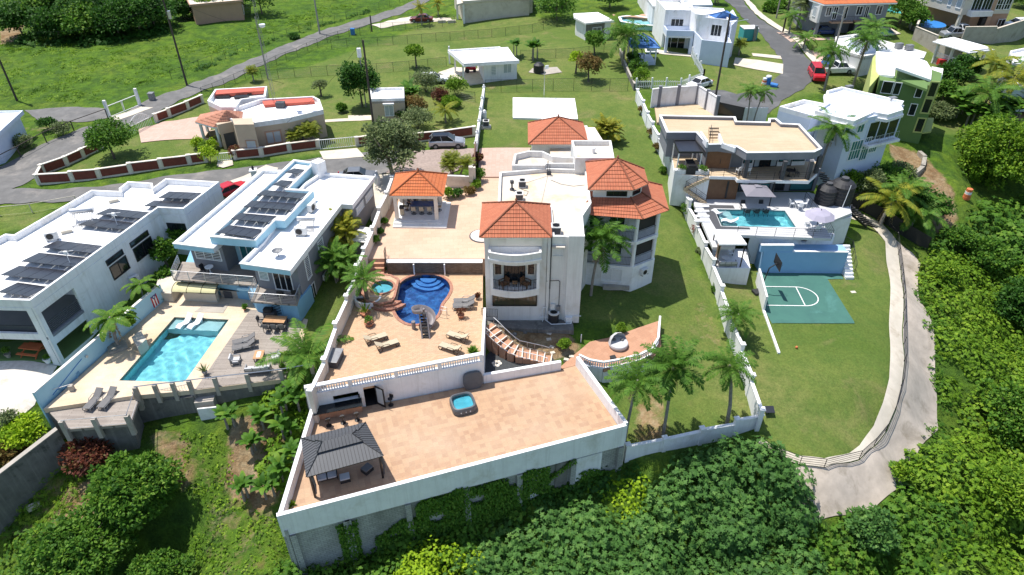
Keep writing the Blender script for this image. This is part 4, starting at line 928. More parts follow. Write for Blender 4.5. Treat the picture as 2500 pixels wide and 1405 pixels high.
for i,(r,z)in enumerate(((1.75,1.25),(1.3,1.5),(.8,1.78))):
 arc=[(cx+r*math.cos(a),cy+r*.95*math.sin(a)-.1)for a in np.linspace(PI,2*PI,14)];caus(MB().prism(arc,.86,z).B('step','step_blue',st))
# spa
sp=[P2(a,b,2.75)for a,b in [(886,672),(925,668),(955,672),(975,682),(972,700),(966,725),(958,738),(925,745),(895,738),(880,715)]];sc=[(P(934,703,2.7).x+1.02*math.cos(a),P(934,703,2.7).y+1.02*math.sin(a))for a in np.linspace(0,2*PI,25)[:-1]]
t=thing('spa','raised round spa with pale water and brick edging beside the kidney pool','hot tub',(sp[0][0],sp[0][1],2.2));holed(sp,[sc],2.78,.9,'paver','platform',t)
n=len(sc);q=list(reversed(sc));MB().add([(a,b,2.78)for a,b in q]+[(a,b,2.0)for a,b in q],[(i,i+n,(i+1)%n+n,(i+1)%n)[::-1]for i in range(n)]).add([(a,b,2.0)for a,b in sc],[tuple(range(n))]).B('basin','aqua_floor',t)
MB().cyl(P(934,703,2.7).x,P(934,703,2.7).y,.9,2.0,2.3,20).B('bench','aqua_floor',t)
wsheet(sc,2.68,'water_pale',t,.003);[caus(o)for o in t.children];MB().ring([(P(934,703,2.7).x+(a-P(934,703,2.7).x)*1.22,P(934,703,2.7).y+(b-P(934,703,2.7).y)*1.22)for a,b in sc],sc,2.76,2.84).B('coping','brick_coping',t)
MB().parapet(sp,.22,2.5,2.83).B('edging','brick_coping',t)
for i,(r,z)in enumerate(((1.35,2.62),(1.75,2.42),)):
 c=P(945,735,2.4);arc=[(c.x+r*math.cos(a)*1.15,c.y+.35+r*math.sin(a))for a in np.linspace(PI*1.08,PI*1.85,10)];MB().prism(arc,2.1,z).B('step','brick_coping',t)
pl=P(897,748,2.2);t=thing('round_planter','curved white planter wall holding the feathery palm by the spa','planter',pl)
A=np.linspace(PI*.95,PI*2.05,12);MB().ring([(pl.x+1.25*math.cos(a),pl.y+.6+1.1*math.sin(a))for a in A],[(pl.x+1.08*math.cos(a),pl.y+.6+.93*math.sin(a))for a in A],2.1,2.8).B('planter_wall','white',t);MB().prism([(pl.x+1.1*math.cos(a),pl.y+.6+.95*math.sin(a))for a in A],2.15,2.55).B('soil','soil',t)
palm((pl.x,pl.y+.35,2.5),2.3,'feathery green palm in the curved white planter by the spa','cycad',1.15,(-.15,0),.2,Q=0,tm='trunk')
# slide
def slide():
 b=P(1040,828,zd);t=thing('pool_slide','grey spiral pool slide with black ladder steps at the kidney pool','pool slide',b)
 top=Vector((b.x-.25,b.y+1.15,zd+2.1));base=b
 m=MB()
 for s in(-.32,.32):m.slab((b.x+s-.06,b.y,zd),(b.x+s+.06,b.y,zd),(top.x+s+.06,top.y,top.z),(top.x+s-.06,top.y,top.z),.22)
 m.B('ladder_side','slide_plastic',t);m=MB()
 for k in range(8):q=Vector((b.x,b.y,zd)).lerp(top,(k+.7)/8.5);m.box(q.x-.27,q.y-.02,q.z-.03,q.x+.27,q.y+.22,q.z+.02)
 m.B('ladder_step','dark',t)
 c=Vector((top.x-.05,top.y+.75,0));V=[];Fs=[];n=26
 for i in range(n+1):
  k=i/n;a=-PI*.5-k*PI*1.75;z=top.z-.1-(top.z-2.45)*k**1.05;ra=.62
  ce=Vector((c.x+ra*math.cos(a),c.y+ra*math.sin(a)*1.0,z));o=Vector((math.cos(a),math.sin(a),0))
  for u,hh in ((-.34,.38),(-.3,.08),(-.13,0),(.13,0),(.3,.08),(.36,.45),(.41,.45),(.35,.02),(.14,-.06),(-.14,-.06),(-.35,.02),(-.4,.38)):V.append(ce+o*u+Vector((0,0,hh)))
 for i in range(n):
  for j in range(12):a=i*12+j;d=i*12+(j+1)%12;Fs.append((a,d,d+12,a+12))
 m=MB().add(V,Fs);m.B('chute','slide_plastic',t,smooth=True)
 MB().cyl(c.x,c.y-.1,.14,1.2,top.z-.2,10).cyl(c.x-.9,c.y-.5,.18,2.2,3.0,10).B('pillar','slide_plastic',t)
slide()
p=P(1078,772,zd);m=MB()
for s in(0,.5):m.tube([(p.x+.5,p.y-.3+s,zd),(p.x+.5,p.y-.3+s,zd+.8),(p.x,p.y-.2+s,zd+.85),(p.x-.25,p.y-.15+s,zd-.4)],.025,6)
m.B('pool_ladder','steel',label='chrome pool ladder handrails at the edge of the kidney pool',cat='pool ladder')
# front wall of pool deck
t=thing('balustrade_wall','tall white wall with balustrade, bar hatch and doorway above the lower terrace','wall',(-9,40,0))
BW=Wall(d0,d1);L=(Vector(d1)-Vector(d0)).length;s0,s1=BW.at(815,980)[0],BW.at(876,965)[0];q0,q1=BW.at(889,965)[0],BW.at(917,960)[0]
m=MB();BW.box(m,0,s0,-.3,2.35,-.3,0);BW.box(m,s1,q0,-.3,2.35,-.3,0);BW.box(m,q1,L,-.3,2.35,-.3,0);BW.box(m,s0,s1,-.3,1.1,-.3,0);BW.box(m,s0,s1,1.75,2.35,-.3,0);BW.box(m,q0,q1,2.05,2.35,-.3,0);m.B('wall','white',t)
m=MB();BW.box(m,s0-.2,q1+.2,-.2,2.1,-2.2,-2.0);BW.box(m,s0-.2,s0-.05,-.2,2.1,-2,-.3);BW.box(m,q1+.05,q1+.2,-.2,2.1,-2,-.3);m.B('bar_room','grey_dark',t)
m=MB();BW.box(m,0,L,2.35,2.42,-.32,.05);BW.box(m,0,L,3.05,3.2,-.30,.06);
segs=[(.02,.22),(.245,.475),(.5,.725),(.75,.975)]
for a,b in segs:
 for k in range(16 if b-a>.21 else 14):
  s=L*(a+(b-a)*(k+.5)/(16 if b-a>.21 else 14));x,y,_=BW.p(s,0,-.13);m.lathe(x,y,[(.07,2.42),(.045,2.5),(.095,2.62),(.04,2.82),(.07,3.05)],8)
for k in (0,.23,.4875,.7375,.985):BW.box(m,L*k,L*k+.28,2.42,3.05,-.28,.02)
m.B('balustrade','white',t)
m=MB();BW.box(m,q0+.02,q1-.02,-.02,.0,-2,0);m.B('threshold','dark',t)
x0,y0,_=BW.p(q1,0,.0);u=BW.u;dn=Vector((math.cos(math.atan2(BW.n.y,BW.n.x)+.75),math.sin(math.atan2(BW.n.y,BW.n.x)+.75),0));e=Vector((x0,y0,0))+dn*.9
m=MB().wall((x0,y0),(e.x,e.y),.06,.03,2.05);dd=m.B('door','dark_metal',t);W2=Wall((x0,y0),(e.x,e.y));m=MB();W2.box(m,.14,.78,.3,1.9,.028,.04);m.B('pane','glass_pale',dd)
for px in (876,1136):
 s,z=BW.at(px,935 if px>1000 else 965);m=MB();BW.box(m,s-.06,s+.06,z-.15,z+.15,0,.14);m.B('wall_lamp','dark_metal',t)
# bar counter
t=thing('bar_counter','tiled bar counter with black stone top below the hatch','bar counter',(-13,38,0));sA=BW.at(790,1015)[0];sB=BW.at(885,1000)[0]
m=MB();BW.box(m,.35,sB,0,.98,.35,.55);BW.box(m,sB-.15,sB,0,.98,.0,.35);m.B('counter_base','paver_patio',t);m=MB();BW.box(m,.3,sB+.08,.98,1.06,.01,.95);m.B('countertop','glass',t,bev=.01)
for i,lb in enumerate(['black bar stool at the counter, nearest the left parapet','black bar stool in the middle of the three at the counter','black bar stool at the counter, nearest the doorway']):
 x,y,_=BW.p(1.3+i*1.1,0,1.35);place(stool,'stool',(x,y,.01),rotT-PI/2,lb,'stools at the bar counter')
x,y,_=BW.p(q1+1.05,0,.45);place(stool,'stool',(x,y,.01),1.2,'black swivel stool standing by the open glass door')
# hot tub & cover
def rsq(cx,cy,r,z0,z1,a,k=4):return [(cx+r*(abs(math.cos(t))**(2/k))*math.copysign(1,math.cos(t))*math.cos(a)-r*(abs(math.sin(t))**(2/k))*math.copysign(1,math.sin(t))*math.sin(a),cy+r*(abs(math.cos(t))**(2/k))*math.copysign(1,math.cos(t))*math.sin(a)+r*(abs(math.sin(t))**(2/k))*math.copysign(1,math.sin(t))*math.cos(a))for t in np.linspace(0,2*PI,41)[:-1]]
c=P(1130,985,.4);t=thing('inflatable_hot_tub','grey square inflatable hot tub with blue water on the lower terrace','hot tub',(c.x,c.y,0))
o=[rsq(c.x,c.y,r,0,0,rotT)for r in (.93,1.0,1.0,.94,.84,.78,.78)];zz=(.0,.12,.5,.68,.70,.6,.25);m=MB();n=40
for k in range(6):m.add([(a,b,zz[k])for a,b in o[k]]+[(a,b,zz[k+1])for a,b in o[k+1]],[(i,(i+1)%n,(i+1)%n+n,i+n)for i in range(n)])
m.B('tub','tub_vinyl',t,smooth=True);MB().add([(a,b,.25)for a,b in o[6]],[tuple(range(n))]).B('liner','aqua_floor',t);[caus(o)for o in t.children];wsheet([(a,b)for a,b in o[5]],.55,'water_aqua',t,.008)
for s in (-.4,0,.35):x,y=c.x+s*math.cos(rotT)+1.0*math.sin(rotT),c.y+s*math.sin(rotT)-1.0*math.cos(rotT);MB().cyl(x,y,.05,.3,.4,8).B('valve','pale_fabric',t)
x,y,_=BW.p(BW.at(1154,960)[0],0,.12);m=MB();W=BW;s=BW.at(1154,960)[0]
V=[];ang=np.linspace(0,2*PI,33)[:-1]
for d in(.08,.3):
 for a in ang:V.append(W.p(s+.82*abs(math.cos(a))**.6*math.copysign(1,math.cos(a)),.82+.8*abs(math.sin(a))**.6*math.copysign(1,math.sin(a)),d+.25*(1-(math.sin(a)+1)/2)))
m.add(V,[(i,(i+1)%32,(i+1)%32+32,i+32)for i in range(32)]+[tuple(range(32,64)),tuple(reversed(range(32)))]);m.B('hot_tub_cover','tub_vinyl',label='dark folded hot tub cover leaning against the white wall',cat='cover',smooth=False)
# black gazebo
zg=2.45;ev=[P2(a,b,zg)for a,b in [(747,1166),(937,1113),(893,1031),(735,1070)]];cx=sum(a for a,b in ev)/4;cy=sum(b for a,b in ev)/4
t=thing('hardtop_gazebo','dark grey metal hardtop gazebo with two tier roof on the lower terrace','gazebo',(cx,cy,0));e=ccw(ev)
def lerp(a,b,k):return (a[0]+(b[0]-a[0])*k,a[1]+(b[1]-a[1])*k)
el=[lerp((cx,cy),q,.985)for q in e];long0=max(range(4),key=lambda i:unit(e[i],e[(i+1)%4])[1]-.001*i)
mids=[lerp(e[i],e[(i+1)%4],.5)for i in range(4)];sh=[mids[(long0+1)%4],mids[(long0+3)%4]];r0=lerp((cx,cy),sh[1],.42);r1=lerp((cx,cy),sh[0],.42)
m,tt,bb=newmat('gazebo_metal');bb.inputs['Base Color'].default_value=(.085,.088,.095,1);bb.inputs['Roughness'].default_value=.55;bb.inputs['Metallic'].default_value=.2;MATS['gazebo_metal']=m
def ribbed(name,e,r0,r1,z0,z1,parent,sp=.24):
 m=MB();rb=MB()
 for i in range(4):
  A,B=e[i],e[(i+1)%4];nr=lambda q:r0 if math.dist(q,r0)<math.dist(q,r1)else r1;C,D=nr(B),nr(A);a,b,c,d=Vector((*A,z0)),Vector((*B,z0)),Vector((*C,z1)),Vector((*D,z1))
  if (c-d).length<.01:m.add([a,b,c],[(0,1,2)])
  else:m.add([a,b,c,d],[(0,1,2,3)])
  u=(b-a).normalized();l=(b-a).length;up=((c+d)/2-(a+b)/2);nn=u.cross(up).normalized();sd_=(d-a).dot(u);se=(b-c).dot(u);perp=(d-a)-u*sd_;k=sp/2
  while k<l:
   f=1.0
   if k<sd_:f=k/sd_
   if l-k<se:f=min(f,(l-k)/se)
   q=a+u*k;rb.bar(q+nn*.012,q+perp*f+nn*.012,.016,4);k+=sp
  rb.bar(a+Vector((0,0,.02)),d+Vector((0,0,.02)),.035,5)
 o=m.B(name,'gazebo_metal',parent);rb.B('rib','dark_metal',o);return o
ribbed('roof',e,r0,r1,zg,3.25,t);e2=[lerp(lerp((cx,cy),lerp(r0,r1,.5),0),q,.42)for q in e];e2=[lerp((r0 if math.dist(q,r0)<math.dist(q,r1)else r1),q,.33)for q in e]
ribbed('upper_roof',e2,r0,r1,3.15,3.5,t)
MB().parapet([lerp((cx,cy),q,.97)for q in e],.1,zg-.15,zg-.01).B('beam','dark_metal',t)
for q in e:
 k=lerp((cx,cy),q,.9);m=MB().box(k[0]-.07,k[1]-.07,0,k[0]+.07,k[1]+.07,zg-.1);m.B('post','dark_metal',t)
 MB().tube([(k[0]+.12,k[1],zg-.2),(k[0]+.2,k[1],1.3),(k[0]+.12,k[1],.4)],.11,7,.06).B('curtain','grey_dark',t)
place(armchair,'sofaD',P(800,1168,0),PI/2+rotT,'grey cushioned two-seat sofa under the dark gazebo',n=2,fab='pale_fabric',base='dark',w=.7)
for (a,b),lb,r in [((843,1172),'square grey ottoman under the dark gazebo',rotT),((897,1150),'dark wicker ottoman turned askew under the dark gazebo',.9)]:
 q=P(a,b,0);t=thing('ottoman',lb,'ottoman',q);MB().obox(q.x,q.y,.0,.3,.72,.62,r).B('base','dark',t);MB().obox(q.x,q.y,.3,.42,.7,.6,r).B('cushion',MATS['pale_fabric' if a<860 else 'grey_fabric'],t,bev=.03)
rosette(P(712,1235,0.0),.55,'spiky green and red plant in the corner of the lower terrace',Q=0)
# pool deck furniture
z=zd+.01
for (a,b),rz,lb in [((918,832),3.64,'tan sun lounger nearer the slide, of the left pair'),((946,848),3.64,'tan sun lounger nearer the balustrade, of the left pair'),((1118,828),-.48,'tan sun lounger closer to the pool, of the right pair'),((1100,856),-.48,'tan sun lounger closer to the balustrade, of the right pair')]:
 place(lounger,'tanl',P(a,b,z),rz,lb,'tan loungers on the pool deck')
for (a,b),lb in [((1134,741),'grey sun lounger farther from the balustrade, beside the house'),((1132,753),'grey sun lounger with raised back, nearer the red potted plant')]:
 place(lounger,'gryl',P(a,b,z),.05,lb,'grey loungers beside the house',frame='grey_metal',fab='grey_fabric')
q=P(820,882,z);t=thing('storage_box','grey wicker storage box against the left wall of the pool deck','storage box',q);MB().obox(q.x,q.y,z,z+.58,.85,1.7,-.12).B('box','grey_dark',t);MB().obox(q.x,q.y,z+.58,z+.66,.95,1.8,-.12).B('lid','grey_metal',t,bev=.03)
pot(P(1126,776,z),.3,.35,'terracotta pot of red leafed plant between grey loungers and tan loungers',plant='leaf_red',pr=.42,ph=.75);pot(P(1167,730,z),.22,.3,'small stone pot of red flowers against the house',m='stone',plant='leaf_red',pr=.28,ph=.35)
pot(P(902,795,z),.42,.35,'wide terracotta bowl with mixed plants, nearest the tan loungers',plant='leaf_mid',pr=.35,ph=.7);pot(P(893,770,z),.45,.35,'terracotta bowl with a spiky cactus below the curved planter',plant='leaf_bright',pr=.3,ph=1.3,style='spike')
rosette(P(1155,862,z),.75,'bright green leafy plant at the right end of the balustrade',Q=0,n=60,leaf='leaf_mid')
# stone retaining wall & steps
zu=3.5;a,b=P2(943,640,zu),P2(1178,640,zu)
t=thing('ledgestone_wall','low brown ledgestone retaining wall with white cap behind the pool','wall',(a[0],a[1],zd));MB().wall(a,b,.3,zd-.3,zu-.02).B('wall','ledge',t);MB().wall((a[0],a[1]+.12),(b[0],b[1]+.12),.62,zu-.02,zu+.05).B('coping','offwhite',t)
for px in (1010,1085):q=P(px,642,zu);MB().box(q.x-.06,q.y-.28,zd,q.x+.06,q.y-.12,zu-.05).B('pilaster','trim_white',t)
q=P(915,640,3.3);t=thing('garden_steps','paved steps from the patio down to the pool deck','steps',(q.x,q.y,zd))
for k in range(3):MB().box(q.x-1.0,q.y-.35*(k+1)+.2,zd-.1,q.x+.9,q.y-.35*k+.2,3.5-.33*(k+1)).B('step','paver_patio',t)
for dx in (.3,.8):MB().box(q.x+dx,q.y-2.1,zd,q.x+dx+.35,q.y-.85,zd+.35-.2*(dx>.5)+.12).B('curb','brick_coping',t)
railing([(q.x+1.0,q.y+.9,zu),(q.x+1.0,q.y+.1,zu),(q.x+1.35,q.y-.9,2.5)],label='black iron handrail at the steps beside the ledgestone wall',cat='railing')
# upper patio
t=thing('upper_patio','salmon stamped concrete patio between the gazebo and the house','patio',(-8,60,zu));MB().prism([P2(a,b,zu)for a,b in [(885,632),(1240,632),(1225,428),(1172,428),(1160,458),(1095,442),(960,436),(915,530)]],1.4,zu).B('floor','stamped',t)
t=thing('driveway','square paved pink driveway between lawn and house','driveway',P(1200,400,3.6));MB().prism([P2(a,b,3.66)for a,b in [(1168,432),(1270,432),(1296,361),(1170,361)]],2.9,3.66).B('paving','driveway',t)
q=P(1173,577,zu);t=thing('pebble_bed','round bed of white pebbles against the house corner','pebble bed',q);MB().cyl(q.x+.2,q.y,1.35,zu,zu+.06,28).B('edging','grey_dark',t);m=MB();MB().cyl(q.x+.2,q.y,1.22,zu+.05,zu+.09,26).B('pebbles','gravel_pale',t)
# boundary wall left (px of coping, z of coping)
wl=[(758,958,3.2),(791,879,3.5),(819,794,3.7),(846,727,4.0),(872,660,4.3),(888,609,4.9),(909,558,5.1),(925,510,5.3),(943,470,5.5),(957,430,5.6)]
stepped_wall([tuple(P(a,b,z))[:2]+(z-1.5,)for a,b,z in wl],.2,1.25,'cream stepped boundary wall with pillars between the pool deck and the grey house','boundary_wall',True,m='cream',pm='cream',pz=.2,pw=.32,base=-3.2,Q=0)
# patio back wall near driveway
a,b,c=P2(1090,430,4.9),P2(1150,432,4.9),P2(1152,400,4.9)
t=thing('patio_wall','cream wall with lamp behind the gazebo garden','wall',(a[0],a[1],3.5));MB().wall(a,b,.2,3,4.9).wall(b,c,.2,3,4.9).B('wall','cream',t);MB().wall(a,b,.32,4.9,4.98).wall(b,c,.319,4.9,4.979).B('coping','offwhite',t)
q=Vector((*b,4.9));MB().obox(q.x,q.y-.05,3,6.2,.45,.45).B('pillar','cream',t)
# orange-roofed gazebo
t=thing('tiled_gazebo','open gazebo with bright orange tiled roof and dining set','gazebo',(-9.7,65,zu))
gb=[(-12.5,61.9),(-6.85,61.75),(-6.8,67.3),(-12.6,67.4)];MB().prism(inset(gb,-.0),zu-.3,zu+.16).B('lower_step','offwhite',t);MB().prism([(-12.45,62.35),(-7.3,62.3),(-7.3,67.2),(-12.5,67.2)],zu+.16,zu+.32).B('upper_step','offwhite',t)
gf=zu+.45;MB().prism([(-12.4,62.8),(-7.75,62.75),(-7.7,67.1),(-12.45,67.1)],zu+.32,gf).B('floor','white_floor',t)
for x,y in ((-12.15,63.1),(-7.95,63.05),(-7.9,66.9),(-12.2,66.9)):MB().obox(x,y,gf,6.75,.36,.36).B('column','cream',t)
MB().parapet([(-12.35,62.9),(-7.75,62.85),(-7.7,67.1),(-12.4,67.1)],.38,6.42,6.9).B('beam','cream',t)
MB().wall((-12.0,67.0),(-8.1,67.0),.12,gf,6.42).B('rear_wall','cream',t)
hip_roof([(-12.6,62.55),(-7.05,62.45),(-7.0,67.55),(-12.65,67.65)],[(-9.8,65.0)],6.95,8.5,'clay_orange',t,8,cap='clay_orange')
dt=table((-9.6,65.1,gf),0,2.6,1.15,.74,'long dining table with dark blue top under the orange gazebo',top='blue_paint')
lbs=['tan swivel dining chair facing the table, left of the three in front','tan swivel dining chair facing the table, middle of the three in front','tan swivel dining chair facing the table, right of the three in front','tan swivel dining chair at the right end of the gazebo table','tan swivel dining chair at the left end of the gazebo table','tan swivel dining chair behind the gazebo table on the left','tan swivel dining chair behind the gazebo table in the middle','tan swivel dining chair behind the gazebo table on the right']
for (dx,dy,rz),lb in zip([(-.9,-.95,-PI/2),(-.05,-.95,-PI/2),(.8,-.95,-PI/2),(1.75,-.2,0),(-1.75,-.15,PI),(-.9,.95,PI/2),(0,.95,PI/2),(.9,.95,PI/2)],lbs):place(dchair,'swc',(-9.6+dx,65.1+dy,gf),rz,lb,'swivel chairs in the gazebo',swivel=True)
t=thing('barbecue_grill','small black grill cart standing at the left column of the gazebo','grill',(-11.7,63.9,gf));MB().box(-11.9,63.7,gf+.1,-11.5,64.1,gf+.8).B('cart','tan_fabric',t);MB().box(-11.95,63.65,gf+.8,-11.45,64.15,gf+1.1).B('lid','dark',t,bev=.06)
# two people standing in the gazebo
def person(loc,rz,label,shirt,pants,lean=0):
 l=Vector(loc);t=thing('person',label,'person',l,None,rz)
 J={'pel':(0,0,.95),'ch':(.03+lean*.1,0,1.25),'nk':(.04+lean*.2,0,1.46),'hd':(.07+lean*.22,0,1.56),'hd2':(.07+lean*.22,0,1.72),
 'lh':(0,.1,.9),'lk':(.22,.12,.5),'la':(.02,.12,.08),'lt':(.2,.13,.03),'rh':(0,-.1,.9),'rk':(.0,-.12,.48),'ra':(-.28,-.12,.09),'rt':(-.1,-.13,.03),
 'ls':(.03+lean*.15,.19,1.40),'le':(.14,.26,1.12),'lw':(.34,.2,1.05),'rs':(.03+lean*.15,-.19,1.40),'re':(.1,-.27,1.12),'rw':(.3,-.2,1.0)}
 E=[('pel','ch'),('ch','nk'),('nk','hd'),('hd','hd2'),('pel','lh'),('lh','lk'),('lk','la'),('la','lt'),('pel','rh'),('rh','rk'),('rk','ra'),('ra','rt'),('nk','ls'),('ls','le'),('le','lw'),('nk','rs'),('rs','re'),('re','rw')]
 for w,y in (('lw',.2),('rw',-.2)):
  for i in range(5):J[w+'f%d'%i]=(J[w][0]+(.10 if i else .06)+(.006*i),J[w][1]+(-.035+.018*i if i else (-.05 if w=='lw' else .05)),J[w][2]-.03);E.append((w,w+'f%d'%i))
 rad={'pel':.14,'ch':.15,'nk':.065,'hd':.09,'hd2':.085,'lh':.09,'rh':.09,'lk':.06,'rk':.06,'la':.04,'ra':.04,'lt':.035,'rt':.035,'ls':.06,'rs':.06,'le':.042,'re':.042,'lw':.028,'rw':.028}
 def sk(name,keys,m,grow,par):
  ks=[k for k in J if k in keys];ix={k:i for i,k in enumerate(ks)};me=bpy.data.meshes.new(name);me.from_pydata([J[k]for k in ks],[(ix[a],ix[b])for a,b in E if a in ix and b in ix],[]);o=bpy.data.objects.new(name,me);COL.objects.link(o);o.parent=par;ORG[o]=Vector((0,0,0))
  md=o.modifiers.new('skin','SKIN');sv=me.skin_vertices[0].data
  for k in ks:r=rad.get(k,.009)+grow;sv[ix[k]].radius=(r,r)
  sv[ix[ks[0]]].use_root=True;sb=o.modifiers.new('sub','SUBSURF');sb.levels=1;sb.render_levels=2;me.materials.append(MATS[m]);return o
 mat('skin',(.36,.19,.12),None,3,.6);bd=sk('body',set(J),'skin',0,t)
 sk('shirt',{'pel','ch','nk','ls','le','rs','re'},shirt,.018,t);sk('trousers',{'pel','lh','lk','rh','rk'},pants,.02,t)
 hx,hy,hz=J['hd'];ORG[t]=Vector((0,0,0));MB().lathe(hx-.015,hy,[(.105,hz+.06),(.115,hz+.14),(.09,hz+.22),(.03,hz+.255)],12).B('hair','dark',t,smooth=True)
 f=MB();[f.cyl(hx+.09,s*.035,.012,hz+.08,hz+.1,6)for s in(-1,1)];f.box(hx+.07,-.025,hz-.005,hx+.098,.025,hz+.005);f.B('eyes_and_mouth','dark',t);f=MB().bar((hx+.085,0,hz+.08),(hx+.115,0,hz+.035),.012,5);f.B('nose','skin',t)
 MB().lathe(J['lt'][0]-.08,.125,[(.06,0),(.07,.05),(.04,.09)],8).lathe(J['rt'][0]-.08,-.125,[(.06,0),(.07,.05),(.04,.09)],8).B('shoes','dark',t)
person((-11.1,65.0,gf),-.3,'person in a black shirt and shorts stepping forward, beside the left column of the gazebo','dark','dark');person((-10.55,66.1,gf),-1.9,'person in dark clothes standing behind the left end of the gazebo table','grey_dark','dark')
# ---- main house
H_=thing('main_house','large white house with several terracotta tiled roofs and a flat cream roof','house',(2,56,1))
FR=.3
A=[(-2.35,49.55),(3.0,49.55),(3.05,49.7),(6.15,49.65),(6.3,53.2),(7.3,55.6),(7.5,62.6),(4.0,65.0),(-1.2,62.2),(-1.25,55.6),(-2.35,55.2)]
MB().prism(A,.4,9.3).B('wall','offwhite',H_,label='pale lower walls');MB().prism(inset(A,.18),9.3,9.5).B('flat_roof','roofcream',H_)
A2=[(3.4,49.65),(6.15,49.65),(6.3,53.2),(7.3,55.6),(7.5,62.6),(3.5,62.9),(-1.25,62.0),(-1.3,54.9),(3.4,54.85)]
MB().parapet(A2,.22,9.301,9.9).B('parapet','offwhite',H_)
Bp=[(0.0,62.67),(0.25,65.4),(1.71,66.21),(3.19,66.11),(4.27,64.9),(6.3,64.6),(8.5,64.6),(8.5,62.3),(6.2,63.0),(3.4,63.05),(3.3,62.67)]
MB().prism(Bp,2.9,9.6).B('rear_block','offwhite',H_);MB().parapet(Bp,.22,9.601,10.3).B('rear_parapet','offwhite',H_);MB().prism(inset(Bp,.2),9.6,9.66).B('rear_roof','roofcream',H_)
Cp=[(6.17,66.65),(10.3,66.65),(10.11,62.35),(6.27,62.35)];MB().prism(Cp,2.9,10.7).B('stair_block','offwhite',H_);MB().parapet(Cp,.2,10.701,11.25).B('stair_parapet','offwhite',H_);MB().prism(inset(Cp,.18),10.7,10.76).B('stair_roof','roofcream',H_);MB().lathe(8.3,64.6,[(.15,10.76),(.15,11.2),(.22,11.2),(.2,11.35)],10).B('roof_vent','white',H_)
# tower
Tw=[(-2.38,49.5),(3.02,49.5),(3.1,54.5),(-2.35,54.7)];MB().prism(Tw,9.3,10.05).B('tower_wall','offwhite',H_)
hip_roof([(-2.75,49.05),(3.35,49.05),(3.45,54.8),(-2.7,55.05)],[(.35,51.95)],10.15,11.95,'clay',H_,9)
MB().obox(.35,49.4,9.2,10.0,4.4,.3).B('canopy_band','cream',H_)
WF=Wall((-2.38,49.5),(3.02,49.5));y0=49.5
def bay(s0,s1,z0,z1,b,d0=.0,inn=None):
 n=12;arc=[(-2.38+s0+(s1-s0)*k/n,y0-d0-b*math.sin(PI*k/n))for k in range(n+1)];return [(-2.38+s0,y0)]+arc+[(-2.38+s1,y0)]
s0=WF.at(1200,650)[0];s1=WF.at(1314,650)[0];zf=WF.at(1255,693)[1]-.25;
zb1=5.25;zb0=4.55;ztop=8.0;ztc=9.1
b0=bay(s0-.1,s1+.1,0,0,.5,.9);MB().prism(b0,zb0,zb1).B('balcony_slab','offwhite',H_)
MB().prism(bay(s0-.15,s1+.15,0,0,.5,1.0),ztop,ztop+.35).B('balcony_lintel','offwhite',H_);MB().prism(bay(s0-.25,s1+.25,0,0,.5,1.15),ztop+.35,ztop+.5).B('cornice','white',H_)
bb=bay(s0-.2,s1+.2,0,0,.5,1.1);MB().ring(bb,inset(ccw(bb),.18),ztop+.5,ztc).B('canopy_parapet','offwhite',H_)
for s in (s0-.1,s1-.15):MB().box(-2.38+s,y0-.95,zb1,-2.38+s+.25,y0-.003,ztop).B('balcony_pier','white',H_)
ar=bay(s0+.05,s1-.05,0,0,.5,.85)[1:-1];railing([(a,b,zb1)for a,b in ar],parent=H_,hh=.95,post=9,sp=.13)
window(WF,(s0+1.15,s1-1.2,zb1+.02,zb1+2.15),H_,'dark_metal','glass',nv=2,Q=0,name='balcony_door',dep=.05);window(WF,(s0+.3,s0+.85,zb1+.9,zb1+2.1),H_,'cream','glass',Q=0,nv=0);window(WF,(s1-.9,s1-.35,zb1+.9,zb1+2.1),H_,'cream','glass',Q=0,nv=0)
window(WF,(s0+.1,s1-.1,2.75,4.35),H_,'dark_metal','glass_green',Q=0,nv=1,name='picture_window',label='wide tinted picture window below the balcony')
c=(s0+s1)/2-2.38
for k,rz,lb in ((-.95,.6,'dark rocking chair on the left of the curved balcony'),(.95,PI-.6,'dark rocking chair on the right of the curved balcony')):place(armchair,'rock',(c+k,48.95,zb1+.01),rz,lb,'chairs on the curved balcony',base='wood_brown',fab='wood_brown',w=.6)
table((c,48.95,zb1+.01),0,.45,.45,.4,'small wooden table between the chairs on the curved balcony',name='side_table')
WG=Wall((3.05,49.7),(6.15,49.65));window(WG,(WG.at(1349,640)[0],WG.at(1373,640)[0],WG.at(1360,624)[1],WG.at(1360,608)[1]),H_,'offwhite','louver',Q=0,nv=0,lou=6)
m=MB();WG.box(m,WG.at(1346,640)[0],WG.at(1377,640)[0],WG.at(1360,602)[1],WG.at(1360,602)[1]+.12,0,.35);m.B('window_hood','cream',H_)
m=MB();WG.box(m,0.0,.25,.8,9.9,0,.22);WG.box(m,1.55,1.75,.8,9.9,0,.1);WG.box(m,1.75,3.1,.8,10.1,0,.3);m.B('pilaster','offwhite',H_)
m=MB();s=WG.at(1340,640)[0];m.bar(WG.p(.32,9.9,.1),WG.p(.32,4.5,.1),.05);m.bar(WG.p(.32,4.5,.1),WG.p(.32,1,.1),.025);m.tube([WG.p(.0,5.4,.2),WG.p(1.1,5.4,.12),WG.p(1.2,5.25,.12),WG.p(1.2,2.6,.12)],.035);m.B('wall_pipe','grey_dark',H_)
m=MB();WG.box(m,1.0,1.35,1.9,2.6,.02,.25);m.B('electric_box','grey_metal',H_);m=MB();WG.box(m,.45,.85,2.2,2.8,.02,.2);m.B('meter_box','offwhite',H_)
MB().prism([(-2.2,48.6),(.2,48.4),(3.3,48.1),(5.6,48.1),(5.6,49.8),(-2.3,49.8)],-.5,.95).B('foundation_slab','concrete_dark',H_)
